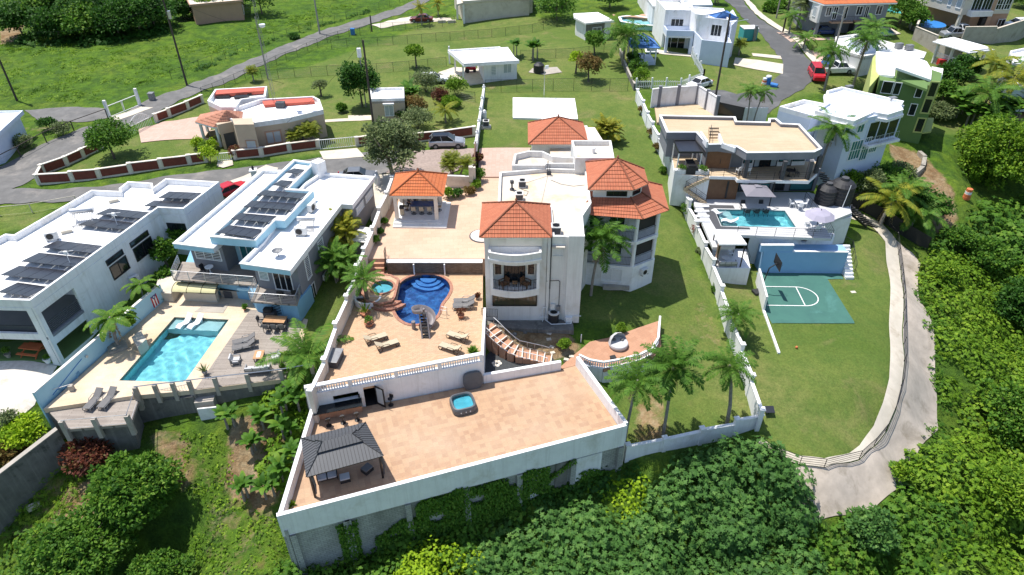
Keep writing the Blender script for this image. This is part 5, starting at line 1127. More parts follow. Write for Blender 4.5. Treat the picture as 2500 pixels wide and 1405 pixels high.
# octagonal wing
Lw=[(6.5,55.9),(11.75,55.05),(14.1,56.55),(14.35,61.0),(8.2,61.2)];inn=inset(ccw(Lw),2.0)
MB().prism(Lw,-.2,3.15).B('wing_base','white',H_);MB().prism(Lw,5.65,6.0).B('wing_slab','white',H_)
core_=[(6.9,57.9),(11.3,57.4),(12.3,58.0),(12.5,60.9),(8.0,61.1)];MB().prism(core_,3.15,8.6).B('wing_wall','offwhite',H_)
for zz in (3.15,6.0):
 for k in ((6.75,56.1),(11.68,55.32),(13.88,56.72),(14.1,60.7)):MB().cyl(k[0],k[1],.2,zz,zz+2.6,12).B('column','white',H_)
 railing([(6.7,56.05,zz),(11.7,55.27,zz),(13.92,56.68,zz),(14.15,60.7,zz)],parent=H_,hh=.95,sp=.14,post=3)
 m=MB().add([(6.7+5*.62,56.2-.8*.62,0),(0,0,0)],[]);WS=Wall((11.6,55.35),(13.85,56.8));m=MB();WS.box(m,.3,2.5,zz+.9,zz+2.55,-.05,-.03);m.B('balcony_screen','shade_net',H_)
WC=Wall((6.9,57.9),(11.3,57.4))
for zz in (3.15,6.0):
 for k0,k1 in ((.4,1.1),(2.6,4.0)):window(WC,(k0,k1,zz+.05,zz+2.1),H_,'trim_white','glass',Q=0,nv=1 if k1>2 else 0,name='balcony_door')
MB().prism(inset(ccw(Lw),.05),8.45,8.7).B('wing_beam','white',H_)
# lower ring roof + clerestory + upper roof
lo=[(5.9,55.55),(12.0,54.55),(14.7,56.25),(14.95,61.3),(13.0,62.2),(7.4,62.0)];hi=[(7.55,57.0),(11.1,56.9),(12.25,57.9),(12.3,60.6),(11.0,61.7),(8.1,61.7)]
m=MB();cp_=MB()
for i in range(6):
 j=(i+1)%6;tile_face(m,(*lo[i],8.75),(*lo[j],8.75),(*hi[j],9.75),(*hi[i],9.75),6)
o=m.B('lower_roof','clay',H_);[MB().bar((*lo[i],8.82),(*hi[i],9.82),.08,6).B('ridge_cap','clay',o)for i in range(6)]
MB().prism(hi,9.2,10.75).B('clerestory_wall','offwhite',H_);WH=Wall(hi[0],hi[1]);window(WH,(1.35,3.1,9.98,10.35),H_,'dark_metal','glass',Q=0,nv=2);WH=Wall(hi[1],hi[2]);window(WH,(.3,1.2,9.98,10.35),H_,'dark_metal','glass',Q=0,nv=0)
hip_roof([(7.0,56.4),(11.25,56.35),(12.75,57.6),(12.85,60.8),(11.2,62.3),(7.3,62.3)],[(10.0,59.6)],10.8,12.4,'clay',H_,8)
# service doors
WB=Wall((6.5,55.9),(11.75,55.05));window(WB,(2.4,4.3,1.35,2.75),H_,'trim_white','louver',Q=0,nv=1,name='service_door');MB().box(9.0,54.9,.5,11.6,55.3,.95).B('door_step','concrete',H_)
ac_unit((13.05,55.6,1.9),.6,'white air conditioner hung on the octagonal wing of the main house')
# rear garage block with hip roof
Dp=[(2.2,75.6),(9.0,75.7),(8.6,81.6),(2.4,81.4)]
t=thing('garage_annex','white rear annex with large terracotta hip roof behind the main house','annex',(5.5,78,3.8));MB().prism([(2.4,76.0),(9.4,76.0),(9.4,81.3),(2.5,81.3)],3,6.9).B('wall','offwhite',t);hip_roof([(1.9,75.3),(9.3,75.3),(8.9,82.0),(2.0,81.9)],[(5.6,79.0)],7.0,8.9,'clay',t,9)
MB().prism([(9.0,75.8),(10.8,75.9),(10.2,80.0),(9.0,80.0)],3,7.2).B('side_wall','cream',t);MB().prism([(4.5,68.5),(10.0,66.7),(10.0,75.9),(4.5,76.0)],3,6.2).B('link','roofcream',t)
# roof gear
for (a,b),lb in [((1268,487),'beige rooftop condenser farther from the camera, behind the tower'),((1275,455),'dark rooftop condenser on the flat roof, left side')]:q=P(a,b,9.55);roof_ac((q.x,q.y,9.5),0,lb,.95,'condensers on the main roof')
q=P(1357,568,9.6);roof_ac((q.x,q.y,9.5),0,'rooftop condenser beside the front tower roof',1.1,'condensers on the main roof')
q=P(1337,425,9.6);m=MB().bar((q.x,q.y,9.5),(q.x,q.y,11),.05).bar((q.x+.2,q.y,9.5),(q.x+.2,q.y,10.6),.04).box(q.x-.1,q.y-.1,9.5,q.x+.35,q.y+.1,9.9);m.B('roof_vent_stack','grey_dark',label='dark vent pipes on the flat cream roof',cat='vent')
q=P(1250,462,9.6);MB().cyl(q.x,q.y,.22,9.5,9.65,12).cyl(q.x,q.y,.08,9.6,10.4,8).obox(q.x,q.y,10.2,10.5,.3,.3,.3).B('exhaust_fan','grey_dark',label='black exhaust fan on the left of the flat roof',cat='vent')
m=MB()
for k in range(9):a=rnd.uniform(0,6);m.tube([P(1337,430,9.53),P(1330+60*math.cos(a),470+40*math.sin(a),9.53)],.012,4)if k<3 else None
m.tube([P(1345,440,9.53),P(1370,450,9.55),P(1400,455,9.53),P(1428,452,9.53)],.02,4).tube([P(1260,470,9.53),P(1285,478,9.53),P(1290,468,9.53),P(1272,462,9.53)],.02,4);m.B('roof_cable','grey_dark',label='thin cables lying across the flat cream roof',cat='cable')
# pool equipment
q=P(1312,775,.95);t=thing('filter_tank','beige cylindrical filter tank below the front tower','filter tank',(q.x,q.y,.95));MB().lathe(q.x,q.y,[(.28,.95),(.3,1.3),(.3,2.2),(.2,2.4),(.03,2.45)],14).B('tank','beige',t);MB().cyl(q.x,q.y,.31,1.55,1.62,14).B('strap','dark',t)
q=P(1351,785,.95);t=thing('pool_heat_pump','black pool heat pump with round fan below the front tower','heat pump',(q.x,q.y,.95));MB().cyl(q.x,q.y,.48,1.0,1.95,20).B('body','dark',t);MB().lathe(q.x,q.y,[(.52,1.95),(.52,2.05),(.36,2.08),(.34,2.0)],20,False).B('fan_ring','offwhite',t);MB().cyl(q.x,q.y,.34,1.95,1.99,18).B('fan','dark_metal',t)
m=MB();b=P(1330,790,1);
m.tube([(b.x-.2,b.y+.3,1),(b.x-.2,b.y+.3,2.6),(b.x+.1,b.y+.35,2.6),(b.x+.1,b.y+.35,1.1),(b.x+.6,b.y-.2,1.05),(b.x+2.4,b.y-.1,1.05),(b.x+2.4,b.y+.3,1.6),(b.x+3.3,b.y+.2,1.7)],.04,6).tube([(b.x-.5,b.y+.3,1.5),(b.x+.3,b.y+.3,1.5)],.04,6).obox(b.x+2.2,b.y+.3,1,1.6,.6,.5);m.B('pool_plumbing','white_paint',label='white pool plumbing pipes around the black heat pump',cat='pipes')
# brick patio with daybed
bp=[P2(a,b,.02)for a,b in [(1358,905),(1400,868),(1440,835),(1500,822),(1560,800),(1611,783),(1614,845),(1600,868),(1560,885),(1510,893),(1475,903),(1430,880),(1414,890)]]
t=thing('curved_patio','terracotta tiled patio with curved white balustrade beside the terrace','patio',(10,44,0));MB().prism(bp,-.3,.03).B('floor','paver_patio',t)
bal=[P2(a,b,.85)for a,b in [(1612,770),(1608,822),(1592,848),(1565,862),(1520,874),(1474,882),(1440,876),(1414,864)]];m=MB()
for a,b in zip(bal[:-1],bal[1:]):balustrade(m,a,b,.02,.62,.2,.06,.09)
m.B('balustrade','white',t);m=MB()
for a,b in zip(bal[:-1],bal[1:]):m.wall(a,b,.22,-3.2,.03)
m.B('retaining_wall','white',t)
q=P(1509,845,.03);t=thing('round_daybed','round grey daybed with half canopy on the terracotta patio','daybed',q);MB().lathe(q.x,q.y,[(.8,.03),(.88,.3),(.9,.32),(.86,.46),(.8,.5)],26).B('base','pale_fabric',t,smooth=False)
V=[];F_=[];nA,nB=9,7
for i in range(nA):
 for j in range(nB):
  a=PI*j/(nB-1);e_=(-.15+i/(nA-1)*.9)*PI/2*1.1;v=Vector((math.cos(a),math.sin(a)*math.cos(e_),math.sin(a)*math.sin(e_)));
  V.append((q.x+v.x*.88*math.cos(.5)-v.y*.88*math.sin(.5),q.y+v.x*.88*math.sin(.5)+v.y*.88*math.cos(.5),.45+v.z*.95))
for i in range(nA-1):
 for j in range(nB-1):a=i*nB+j;F_.append((a,a+1,a+1+nB,a+nB))
MB().add(V,F_).B('canopy','pale_fabric',t,smooth=True)
for dx in(-.35,.35):MB().lathe(q.x+dx,q.y+.25,[(.14,.5),(.17,.58),(.1,.66)],10).B('pillow','grey_fabric',t)
q=P(1496,878,.03);MB().obox(q.x,q.y,.03,.3,.4,.35,.3).obox(q.x,q.y,.3,.34,.5,.42,.3).B('side_stool','dark',label='small black stool by the curved balustrade',cat='stool')
for (a,b),r,hh,lb in [((1376,855),.62,1.35,'tall round clipped bush beside the tile patio'),((1516,812),.5,1.0,'smaller round clipped bush behind the daybed')]:shrub((a,b),r,hh,lb,'leaf_bright',ncl=40,nlf=90,lsz=.09,cl=.3,name='clipped_bush')
gq=[P2(a,b,.0)for a,b in [(1180,855),(1215,850),(1250,880),(1345,870),(1362,882),(1183,932)]]
t=thing('gravel_bed','dark grey gravel bed with a white flower pattern behind the low wall','gravel bed',P(1230,900,0));MB().prism([T4,(T3[0],T3[1]+.2),P2(1345,868,0),P2(1255,880,0),P2(1210,845,0),(-2.4,45.5)],-.3,.02).B('gravel','dark_gravel',t)
q=P(1213,888,.03);m=MB()
for k in range(6):m.cyl(q.x+.28*math.cos(k),q.y+.28*math.sin(k),.17,.02,.06,8)
m.B('white_pebbles','gravel_pale',t)
# garden stairs
t=thing('garden_stairs','brown tiled stairs with white risers curving down past the gravel bed','stairs',(-1,45,0))
stp=[((1193,800),1.9),((1206,812),1.7),((1220,826),1.45),((1236,840),1.2),((1252,852),.95),((1268,860),.75),((1286,864),.6),((1304,868),.45),((1321,872),.3),((1338,877),.15)]
ctr=[P(a,b,z)for (a,b),z in stp]
for i,c in enumerate(ctr):
 j=min(i,len(ctr)-2);an=face_angle(ctr[j],ctr[j+1]);MB().obox(c.x,c.y,-.3,c.z-.03,.62,1.35,an).B('step','paver_patio',t);MB().obox(c.x+math.cos(an)*.27,c.y+math.sin(an)*.27,c.z-.03,c.z+.01,.1,1.4,an).B('nosing','cream',t)
for s in (-.72,.66):
 pts=[]
 for i,c in enumerate(ctr):
  j=min(i,len(ctr)-2);an=face_angle(ctr[j],ctr[j+1]);pts.append((c.x-math.sin(an)*s,c.y+math.cos(an)*s,c.z))
 railing(pts[::1 if s>0 else 1],m='trim_white' if s<0 else 'steel',hh=.75,sp=9,post=.8,parent=t,r=.012,pr=.03)
MB().wall((-2.45,42.3),(-2.45,48.9),.22,-.5,2.9).B('deck_side_wall','white',label='low white wall at the right edge of the pool deck',cat='wall')
q=P(1190,775,1.9);railing([(q.x-.5,q.y,1.9),(q.x+.9,q.y-.1,1.9),(q.x+.9,q.y-1.2,1.6)],label='black iron gate railing at the head of the garden stairs',cat='railing')
for i,(a,b)in enumerate([(1341,815),(1340,829),(1347,848),(1349,862),(1382,884),(1395,876),(1346,803),(1380,806)]):
 q=G(a,b);MB().obox(q.x,q.y,q.z-.03,max(q.z,.0)+.06,.42,.3,rnd.uniform(-.5,.5)).B('stepping_stone','concrete_pale',label='flat pale stepping stone, '+['second of the line below the heat pump','third below the heat pump','fourth below the heat pump','last one before the tall clipped bush','larger, at the patio entrance, left','larger, at the patio entrance, right','first, nearest the heat pump','alone, right of the heat pump'][i],cat='stepping stone',group='stepping stones')
for (a,b),r,w in [((1273,803),.28,'largest of the three together'),((1282,812),.22,'nearest the camera of the three together'),((1279,798),.2,'smallest of the three together'),((1256,817),.25,'alone, nearest the stairs')]:q=G(a,b);MB().lathe(q.x,q.y,[(r,q.z-.1),(r*.9,q.z+r*.4),(r*.4,q.z+r*.7)],7).B('rock','concrete_dark',label='dark rock on the bare soil, '+w,cat='rock',group='garden rocks')
q=G(1418,836);MB().bar((q.x,q.y,q.z),(q.x,q.y,q.z+.9),.05,8).B('vent_pipe','white_paint',label='short white pipe standing in the grass by the patio',cat='pipe')
# white pad, AC, gas tank
q=[P2(a,b,3.99)for a,b in [(1252,239),(1403,241),(1411,291),(1346,291),(1344,297),(1323,297),(1323,290),(1252,288)]]
t=thing('white_slab','bright white rectangular concrete slab on the rear lawn','slab',P(1330,265,3.9));MB().prism(q,3.2,4.02).B('slab','roofwhite',t)
q=G(1328,239);t=thing('antenna_mast','thin steel mast with small dish at the back of the white slab','antenna',q);MB().bar(q,q+Vector((0,0,4.6)),.045).B('mast','steel',t);MB().obox(q.x+.3,q.y,q.z+4.3,q.z+4.8,.5,.15,.4).B('antenna','trim_white',t)
q=G(1185,313);MB().obox(q.x+.1,q.y,q.z-.1,q.z+.25,1.3,1.1,0).B('equipment_pad','concrete_pale',label='concrete pad under the condenser by the left lawn wall',cat='pad');roof_ac((q.x+.1,q.y,q.z+.24),0,'condenser on a concrete pad by the left lawn wall',1.1);q=G(1183,290);MB().lathe(q.x,q.y,[(.3,q.z),(.32,q.z+.9),(.2,q.z+1.2),(.05,q.z+1.3)],12).B('gas_tank','white_paint',label='white gas tank by the left lawn wall',cat='gas tank')
# boundary walls
def GT(px,py,dh):
 z=0.
 for _ in range(14):p=P(px,py,z);z=z*.4+(h(p.x,p.y)+dh)*.6
 return (p.x,p.y,z-dh)
stepped_wall([GT(a,b,2.0)for a,b in [(1557,216),(1571,246),(1582,273),(1594,300),(1609,330),(1625,364),(1637,387),(1653,421),(1668,460),(1683,501),(1703,543),(1723,595),(1742,641),(1763,703),(1782,769),(1812,848),(1836,923),(1859,1008)]],.2,1.65,'long white stepped boundary wall with pillars between the two right-hand lawns','boundary_wall',True,Q=0,pz=.2,pw=.34,base=-1.2,m='white',pm='white')
stepped_wall([GT(a,b,1.7)for a,b in [(1533,1090),(1625,1065),(1715,1048),(1799,1028),(1859,1008)]],.2,1.3,'low white garden wall along the jungle edge, below the three palms','boundary_wall',True,Q=0,pz=.2,pw=.34,base=-1.6,m='white',pm='white')
stepped_wall([GT(a,b,1.9)for a,b in [(1181,208),(1177,235),(1173,262),(1169,290),(1165,318),(1161,345)]],.2,1.4,'white wall with ball finials along the left of the rear lawn','boundary_wall',True,Q=0,pz=.15,pw=.3,caps='ball',m='white',pm='white')
a=GT(1160,350,2);b=GT(1157,420,2.2);t=thing('wooden_fence','dark brown slatted fence beside the driveway entrance','fence',a);MB().wall(a[:2],b[:2],.12,3.3,5.8).B('panel','wood_brown',t);MB().obox(b[0],b[1],3.2,6.0,.35,.35).B('post','cream',t)
for px,py,hh,lf,lb in [(1172,442,1.6,'leaf_mid','green shrub at the driveway corner'),(1160,462,1.2,'leaf_bright','yellowish croton beside the patio wall'),(1146,475,.9,'leaf_autumn','low croton at the edge of the salmon patio'),(1095,485,1.3,'leaf_bright','broad leafed bush right of the gazebo'),(1118,482,1.0,'leaf_dark','dark green bush under the patio wall lamp'),(1168,400,1.4,'leaf_red','reddish shrub in front of the wooden fence')]:q=P(px,py,zu);shrub((q.x,q.y,zu),.7,hh,lb,lf,Q=0,lsz=.2)
palm(P(1112,440,3.6),2.2,'twin yellow-green fan palm behind the patio wall','fan',1.25,(.2,0),.12,Q=0,multi=3)
for px,py,hh,lf,lb in [(928,572,.7,'leaf_dark','small green plant at the left wall, nearer the steps'),(918,595,.9,'leaf_mid','leafy plant at the left wall beside the patio'),(940,548,.7,'leaf_mid','small vine plant at the left wall near the gazebo')]:q=P(px,py,zu);shrub((q.x,q.y,zu),.4,hh,lb,lf,Q=0,lsz=.16)
# palms and trees on main lawns
palm((1442,722),5.9,'tall palm with full green crown against the octagonal wing','plume',1.05,(.6,.35),.15,name='palm_tree')
palm((1525,1078),6.5,'tall palm nearest the terrace corner','queen',.9,(.35,.1),.13);palm((1618,1066),7.2,'tall palm between the other two at the garden wall','plume',.95,(-.1,.2),.15);palm((1775,1036),6.2,'tall palm nearest the right boundary wall','queen',.78,(-.9,.2),.17)
palm((1785,830),2.6,'small yellow-green palm at the bend of the right boundary wall','queen',.7,(.2,.2),.1)
palm((1478,352),1.6,'wide clump of yellow-green palms behind the terracotta annex','areca',1.15,(.1,0),.08,multi=7,name='palm_clump',cat='palms')
for i,(a,b,hh,lf,lb)in enumerate([(1563,280,1.3,'leaf_autumn','brown shrub against the white boundary wall, farthest from the camera'),(1586,335,1.4,'leaf_autumn','reddish brown shrub pair against the boundary wall'),(1601,372,1.3,'leaf_autumn','orange tinged shrub against the boundary wall'),(1617,420,.6,'leaf_mid','small shrub at the foot of the boundary wall'),(1675,530,2.0,'leaf_mid','bushy green shrub against the boundary wall beside the roofed wing'),(1697,578,1.7,'leaf_pink','pink flowering shrub against the boundary wall'),(1708,618,.5,'leaf_grey','tiny shrub at the boundary wall below the pink one'),(1745,712,.9,'leaf_mid','small green plant at the boundary wall near the hoop court')]):shrub((a,b),.55 if hh<1.6 else .9,hh,lb,lf,lsz=.15)
# ================= left properties =================
def holes_wall(W,s0,s1,z0,z1,holes,th,name,m,parent,label=None):
 """wall panel behind plane W with rectangular openings (s0,s1,z0,z1)"""
 S_=sorted(set([s0,s1]+[min(max(v,s0),s1)for q in holes for v in q[:2]]));Z_=sorted(set([z0,z1]+[min(max(v,z0),z1)for q in holes for v in q[2:]]));mb=MB()
 for a,b in zip(S_[:-1],S_[1:]):
  run=None
  for c,d in zip(Z_[:-1],Z_[1:]):
   ins=any(q[0]<=(a+b)/2<=q[1]and q[2]<=(c+d)/2<=q[3]for q in holes)
   if ins:
    if run:W.box(mb,a,b,run[0],run[1],-th,0);run=None
   else:run=(run[0],d)if run else (c,d)
  if run:W.box(mb,a,b,run[0],run[1],-th,0)
 return mb.B(name,MATS[m],parent,label=label)
def hole(W,TL,TR,BR,BL):
 a,b,c,d=[W.at(*q)for q in (TL,TR,BR,BL)];s=sorted([(a[0]+d[0])/2,(b[0]+c[0])/2]);z=sorted([(c[1]+d[1])/2,(a[1]+b[1])/2]);return (s[0],s[1],z[0],z[1])
# ---- white solar house
z1=7.1;o=[P2(a,b,z1)for a,b in [(73,734),(386,507),(448,510),(535,444),(404,436),(374,458),(372,447),(312,443),(290,460),(291,467),(223,464),(34,573),(13,571),(-150,655),(-150,728)]]
t=thing('solar_house','white flat-roofed house with rows of solar panels at the left edge','house',(-37,55,1));H1=t
fr=Wall(o[0],(o[0][0]-14,o[0][1]+(o[-1][1]-o[0][1])*14/abs(o[-1][0]-o[0][0])));rt=Wall(o[0],o[1])
u=rt.u;back=(o[0][0]+u.x*6.2,o[0][1]+u.y*6.2);fu=fr.u;lb_=(o[0][0]+fu.x*14,o[0][1]+fu.y*14)
L_=(Vector(o[1])-Vector(o[0])).length
rear=[back,o[1],o[2],o[3],o[4],o[5],o[6],o[7],o[8],o[9],o[10],o[11],o[12],o[13],(lb_[0]+u.x*6.2,lb_[1]+u.y*6.2)]
MB().prism(rear,-.5,6.3).B('wall','white',t);MB().parapet(o,.2,6.45,z1).B('parapet','white',t);MB().prism(inset(o,.15),6.35,6.5).B('roof','roofwhite',t);MB().prism(inset(o,.04),6.3,6.42).B('ceiling_slab','white',t)
h1=hole(rt,(101,762),(179,704),(208,764),(130,823));h2=hole(rt,(139,839),(212,780),(235,820),(152,871));h3=(h2[0],min(h2[1],5.9),.45,h2[3])
holes_wall(rt,0,6.2,-.5,6.3,[h1,h3],.25,'front_side_wall','white',t)
fz=(fr.at(40,762)[1],fr.at(40,830)[1]);holes_wall(fr,.26,14,-.5,6.3,[(.75,12.5,3.55,6.0),(.8,6.3,.2,2.9),(6.9,12.5,.2,2.9)],.25,'front_wall','white',t)
MB().prism(inset([o[0],back,(lb_[0]+u.x*6.2,lb_[1]+u.y*6.2),lb_],.02),2.95,3.2).B('floor_slab','grey_wall',t)
MB().prism(inset([o[0],back,(lb_[0]+u.x*6.2,lb_[1]+u.y*6.2),lb_],.05),-.3,.5).B('patio_floor','green_dark',t)
for W,a,b in ((fr,.75,12.5),):
 m=MB();W.box(m,a,b,3.2,4.05,-.5,-.42);m.B('balcony_screen','grey_dark',t)
m=MB();
for k in range(7):rt.box(m,h1[0]+.2,h1[1],3.35+k*.16,3.42+k*.16,-.2,-.16)
m.B('balcony_rail','grey_dark',t)
for tl,tr,br,bl,fm in [((275,597),(303,577),(306,585),(278,605),'grey_dark')]:pass
for px0,py0,px1,py1 in [(268,655,307,632),(325,610,366,580)]:
 s0,za=rt.at(px0,py0);s1,zb=rt.at(px1,py1);zc=(za+zb)/2;window(rt,(s0,s1,3.7,5.0),t,'dark_metal','glass',Q=0,nv=1);window(rt,(s0-.1,s1-.1,5.35,5.75),t,'dark_metal','glass',Q=0,nv=0)
R2=Wall(o[1],o[2]);window(R2,(.4,2.2,3.3,5.3),t,'dark_metal','glass',Q=0,nv=1,name='side_door')
q=P(-12,860,.5);t2=place(stool,'x',(0,0,-50),0,'x')if False else None
q=P(84,862,.52);T=thing('picnic_table','orange wooden picnic table with benches under the white house','picnic table',q);ORG[T]=Vector((0,0,0));T.rotation_euler=(0,0,-.15)
MB().box(-.95,-.38,.7,.95,.38,.76).B('tabletop','orange_paint',T);MB().box(-.95,-.85,.4,.95,-.6,.45).B('bench','orange_paint',T);MB().box(-.95,.6,.4,.95,.85,.45).B('bench','orange_paint',T)
for x in(-.7,.7):MB().bar((x,-.75,0),(x,.25,.7),.05,4).bar((x,.75,0),(x,-.25,.7),.05,4).box(x-.03,-.8,.34,x+.03,.8,.4).B('leg','orange_paint',T)
pot(P(118,885,.5),.3,.45,'white pot with small plant at the corner column of the white house',m='white_paint',plant='leaf_mid',pr=.25,ph=.4);pot(P(22,872,.5),.25,.4,'grey pot with leafy plant under the white house at the left edge',m='stone',plant='leaf_mid',pr=.4,ph=.7)
rows1=[((-6,713),(70,724),(0,683)),((1,671),(131,685),(45,648)),((51,638),(179,652),(90,616)),((102,604),(227,619),(134,586)),((191,549),(305,561),(227,533)),((233,523),(344,534),(263,508)),((351,503),(448,507),(374,489)),((386,483),(475,487),(411,467))]
nms=['nearest the front edge','second from the front edge','third from the front edge','fourth from the front edge, before the gap','just behind the gap in the middle','sixth from the front, beside the water heater','second from the back, at the roof step','farthest back of all']
for (a,b,c),nm in zip(rows1,nms):
 zt=7.0;A,B,C=P2(*a,zt),P2(*b,zt),P2(*c,zt-.35);u_,_=unit(B,A);w=abs((C[0]-A[0])*u_[1]-(C[1]-A[1])*u_[0]);solar_row(B,A,w*.98,4,zt,zt-.35,'solar panels on the white house roof, '+nm,'solar panel rows on the white house')
def water_heater(loc,rz,label,sc=1):
 t=thing('solar_water_heater',label,'water heater',loc,None,rz);ORG[t]=Vector((0,0,0));MB().bar((-.9,0,.95),(.9,0,.95),.24,14).B('tank','steel',t)
 m=MB();[m.bar((x,-.1,.85),(x,-1.1,.1),.025,5)for x in np.linspace(-.7,.7,12)];m.bar((-.8,-1.1,.12),(.8,-1.1,.12),.04);m.B('tubes','grey_metal',t)
 m=MB();[m.bar((x,0,.8),(x,y,0),.03,5)for x in(-.75,.75)for y in(.2,-1.1)];m.B('frame','steel',t);t.scale=(sc,)*3;return t
q=P(205,527,7);water_heater((q.x,q.y,6.5),.25,'silver solar water heater on the white house roof',1.15)
ac_unit((P(127,580,6.8).x,P(127,580,6.8).y,6.5),.4,'rusty rooftop air conditioner on the white house, by the fourth panel row',1.2)
for (a,b),lb in [((163,567),'small grey vent box on the white house roof'),((278,492),'small beige box by the back parapet of the white house')]:q=P(a,b,6.6);MB().obox(q.x,q.y,6.5,6.8,.9,.35,.5).obox(q.x,q.y,6.8,6.84,1.0,.45,.5).B('roof_vent','beige',label=lb,cat='vent')
for (a,b),lb in [((170,640),'white antenna pole on the white house roof edge'),((285,545),'white antenna with cross arms among the solar rows')]:q=P(a,b,7);MB().bar((q.x,q.y,6.5),(q.x,q.y,8.1),.03).bar((q.x-.6,q.y,8.0),(q.x+.6,q.y+.2,8.05),.025).bar((q.x-.4,q.y+.3,7.9),(q.x+.4,q.y-.2,7.9),.02).obox(q.x,q.y,7.8,8.1,.3,.2).B('antenna','trim_white',label=lb,cat='antenna')
ac_unit((rt.p(rt.at(325,690)[0],0,.3)[0],rt.p(rt.at(325,690)[0],0,.3)[1],2.2),.95,'air conditioner on the white house side wall above the steps')
q=P(337,625,2.5);m=MB();[m.bar((q.x+k,q.y+k*1.5,2.2),(q.x+k-.3,q.y+k*1.5,5.6),.03,4)for k in(0,.35)];[m.bar((q.x-.3*i/10,q.y,2.2+3.4*i/10),(q.x+.35-.3*i/10,q.y+.52,2.2+3.4*i/10),.02,4)for i in range(1,10)];m.B('ladder','steel',label='aluminium ladder leaning on the white house side wall',cat='ladder')
drape('gravel_lot',[(-80,870),(140,895),(85,990),(60,1012),(-80,1060)],'gravel_pale',.05);
# ---- blue and grey house
t=thing('blue_grey_house','grey and pale blue modern house with white roofs and solar panels','house',(-24,56,1));H2=t
zr=6.9;zm=7.7
Lp=[P2(a,b,zr)for a,b in [(422,594),(520,606),(570,560),(700,440),(688,416),(639,414)]]
Rp=[P2(a,b,zr)for a,b in [(585,643),(708,660),(833,498),(860,500),(914,431),(783,422),(740,450),(690,520),(640,590)]]
Mp=[P2(a,b,zm)for a,b in [(511,577),(623,586),(671,537),(694,538),(765,464),(703,461),(768,397),(717,390)]]
def blk(name,p,z,wallp,h_,fas,m,fz=.55):
 MB().prism(inset(p,.16),z-.5,z-.38).B(name+'_roof','roofwhite',H2);MB().parapet(p,.2,z-fz,z-.1).B(name+'_fascia',MATS[fas],H2);MB().parapet(inset(p,-.05),.3,z-.1,z).B(name+'_coping','trim_white',H2)
 if wallp:MB().prism(wallp,h_,z-.5).B(name+'_wall',MATS[m],H2)
def shrink(p,d):return inset(p,d)
lf,_=unit(Lp[0],Lp[5])# direction towards the back
def push(p,ids,d,u):return [(a+u[0]*d,b+u[1]*d)if i in ids else (a,b)for i,(a,b)in enumerate(p)]
ub,_=unit(Rp[1],Rp[2])
Lw_=push(shrink(Lp,.12),(len(Lp),),0,lf)
def setback(p,f0,f1,d,u):# move the two front corners back
 q=list(p);q[f0]=(q[f0][0]+u[0]*d,q[f0][1]+u[1]*d);q[f1]=(q[f1][0]+u[0]*d,q[f1][1]+u[1]*d);return q
Lc=inset(setback(Lp,0,1,1.2,lf),.3);Rc=inset(setback(Rp,0,1,1.3,ub),.22);Mc=inset(setback(Mp,0,1,2.3,lf),.3)
blk('left_wing',Lp,zr,Lc,0.5,'white','grey_wall');blk('right_wing',Rp,zr,Rc,0.5,'white','grey_wall')
for p in (Lp,Rp):m=MB();Wall(p[0],p[1]).box(m,.02,math.dist(p[0],p[1])-.02,zr-.56,zr-.12,-.01,.04);m.B('front_fascia','blue_pale',H2)
blk('middle',Mp,zm,Mc,0.5,'blue_pale','blue_pale',.85)
MB().obox(*P2(777,400,8.0),6.3,8.3,1.1,1.1,.9).B('chimney_pillar','white',t)
MB().wall(Rp[1],Rp[2],.04,-.0,0.01).B('side_strip','white',t)
sdW=Wall(Rc[1]if math.dist(Rc[1],Rp[1])<3 else Rc[0],Rc[2]);
# windows on right side wall and far wall
rc=[min(Rc,key=lambda q:math.dist(q,k))for k in Rp];W=Wall(rc[1],rc[2]);L=(Vector(rc[2])-Vector(rc[1])).length
window(W,(1.5,2.3,3.8,6.1),t,'trim_white','glass',Q=0,nv=0,lou=12);window(W,(4.6,5.6,3.6,5.9),t,'trim_white','glass',Q=0,nv=0,lou=12);window(W,(1.6,2.4,.9,2.9),t,'trim_white','glass',Q=0,nv=1,name='side_door')
x,y,_=W.p(4.4,0,.35);ac_unit((x,y,1.9),math.atan2(W.u.y,W.u.x),'air conditioner on the side wall of the grey and blue house');x,y,_=W.p(3.0,0,.1)
W=Wall(rc[3],rc[4]);LL=(Vector(rc[4])-Vector(rc[3])).length
for k in (.16,.6):window(W,(LL*k,LL*k+1.9,5.05,5.75),t,'trim_white','louver',Q=0,nv=0)
# front walls with doors
W=Wall(rc[0],rc[1]);LL=(Vector(rc[1])-Vector(rc[0])).length;window(W,(LL*.1,LL*.1+.8,4.3,5.5),t,'trim_white','glass_teal',Q=0,nv=0,lou=8);window(W,(LL*.42,LL*.42+1.7,3.45,5.7),t,'trim_white','glass',Q=0,nv=2,name='balcony_door')
lc=[min(Lc,key=lambda q:math.dist(q,k))for k in Lp];mc=[min(Mc,key=lambda q:math.dist(q,k))for k in Mp]
W=Wall(lc[0],lc[1]);LL=(Vector(lc[1])-Vector(lc[0])).length;window(W,(.5,LL-.4,4.5,5.6),t,'trim_white','glass',Q=0,nv=2,lou=6)
W=Wall(mc[0],mc[1]);LL=(Vector(mc[1])-Vector(mc[0])).length;window(W,(.5,min(LL-.3,3.0),3.45,6.0),t,'trim_white','glass_teal',Q=0,nv=3,name='patio_door')
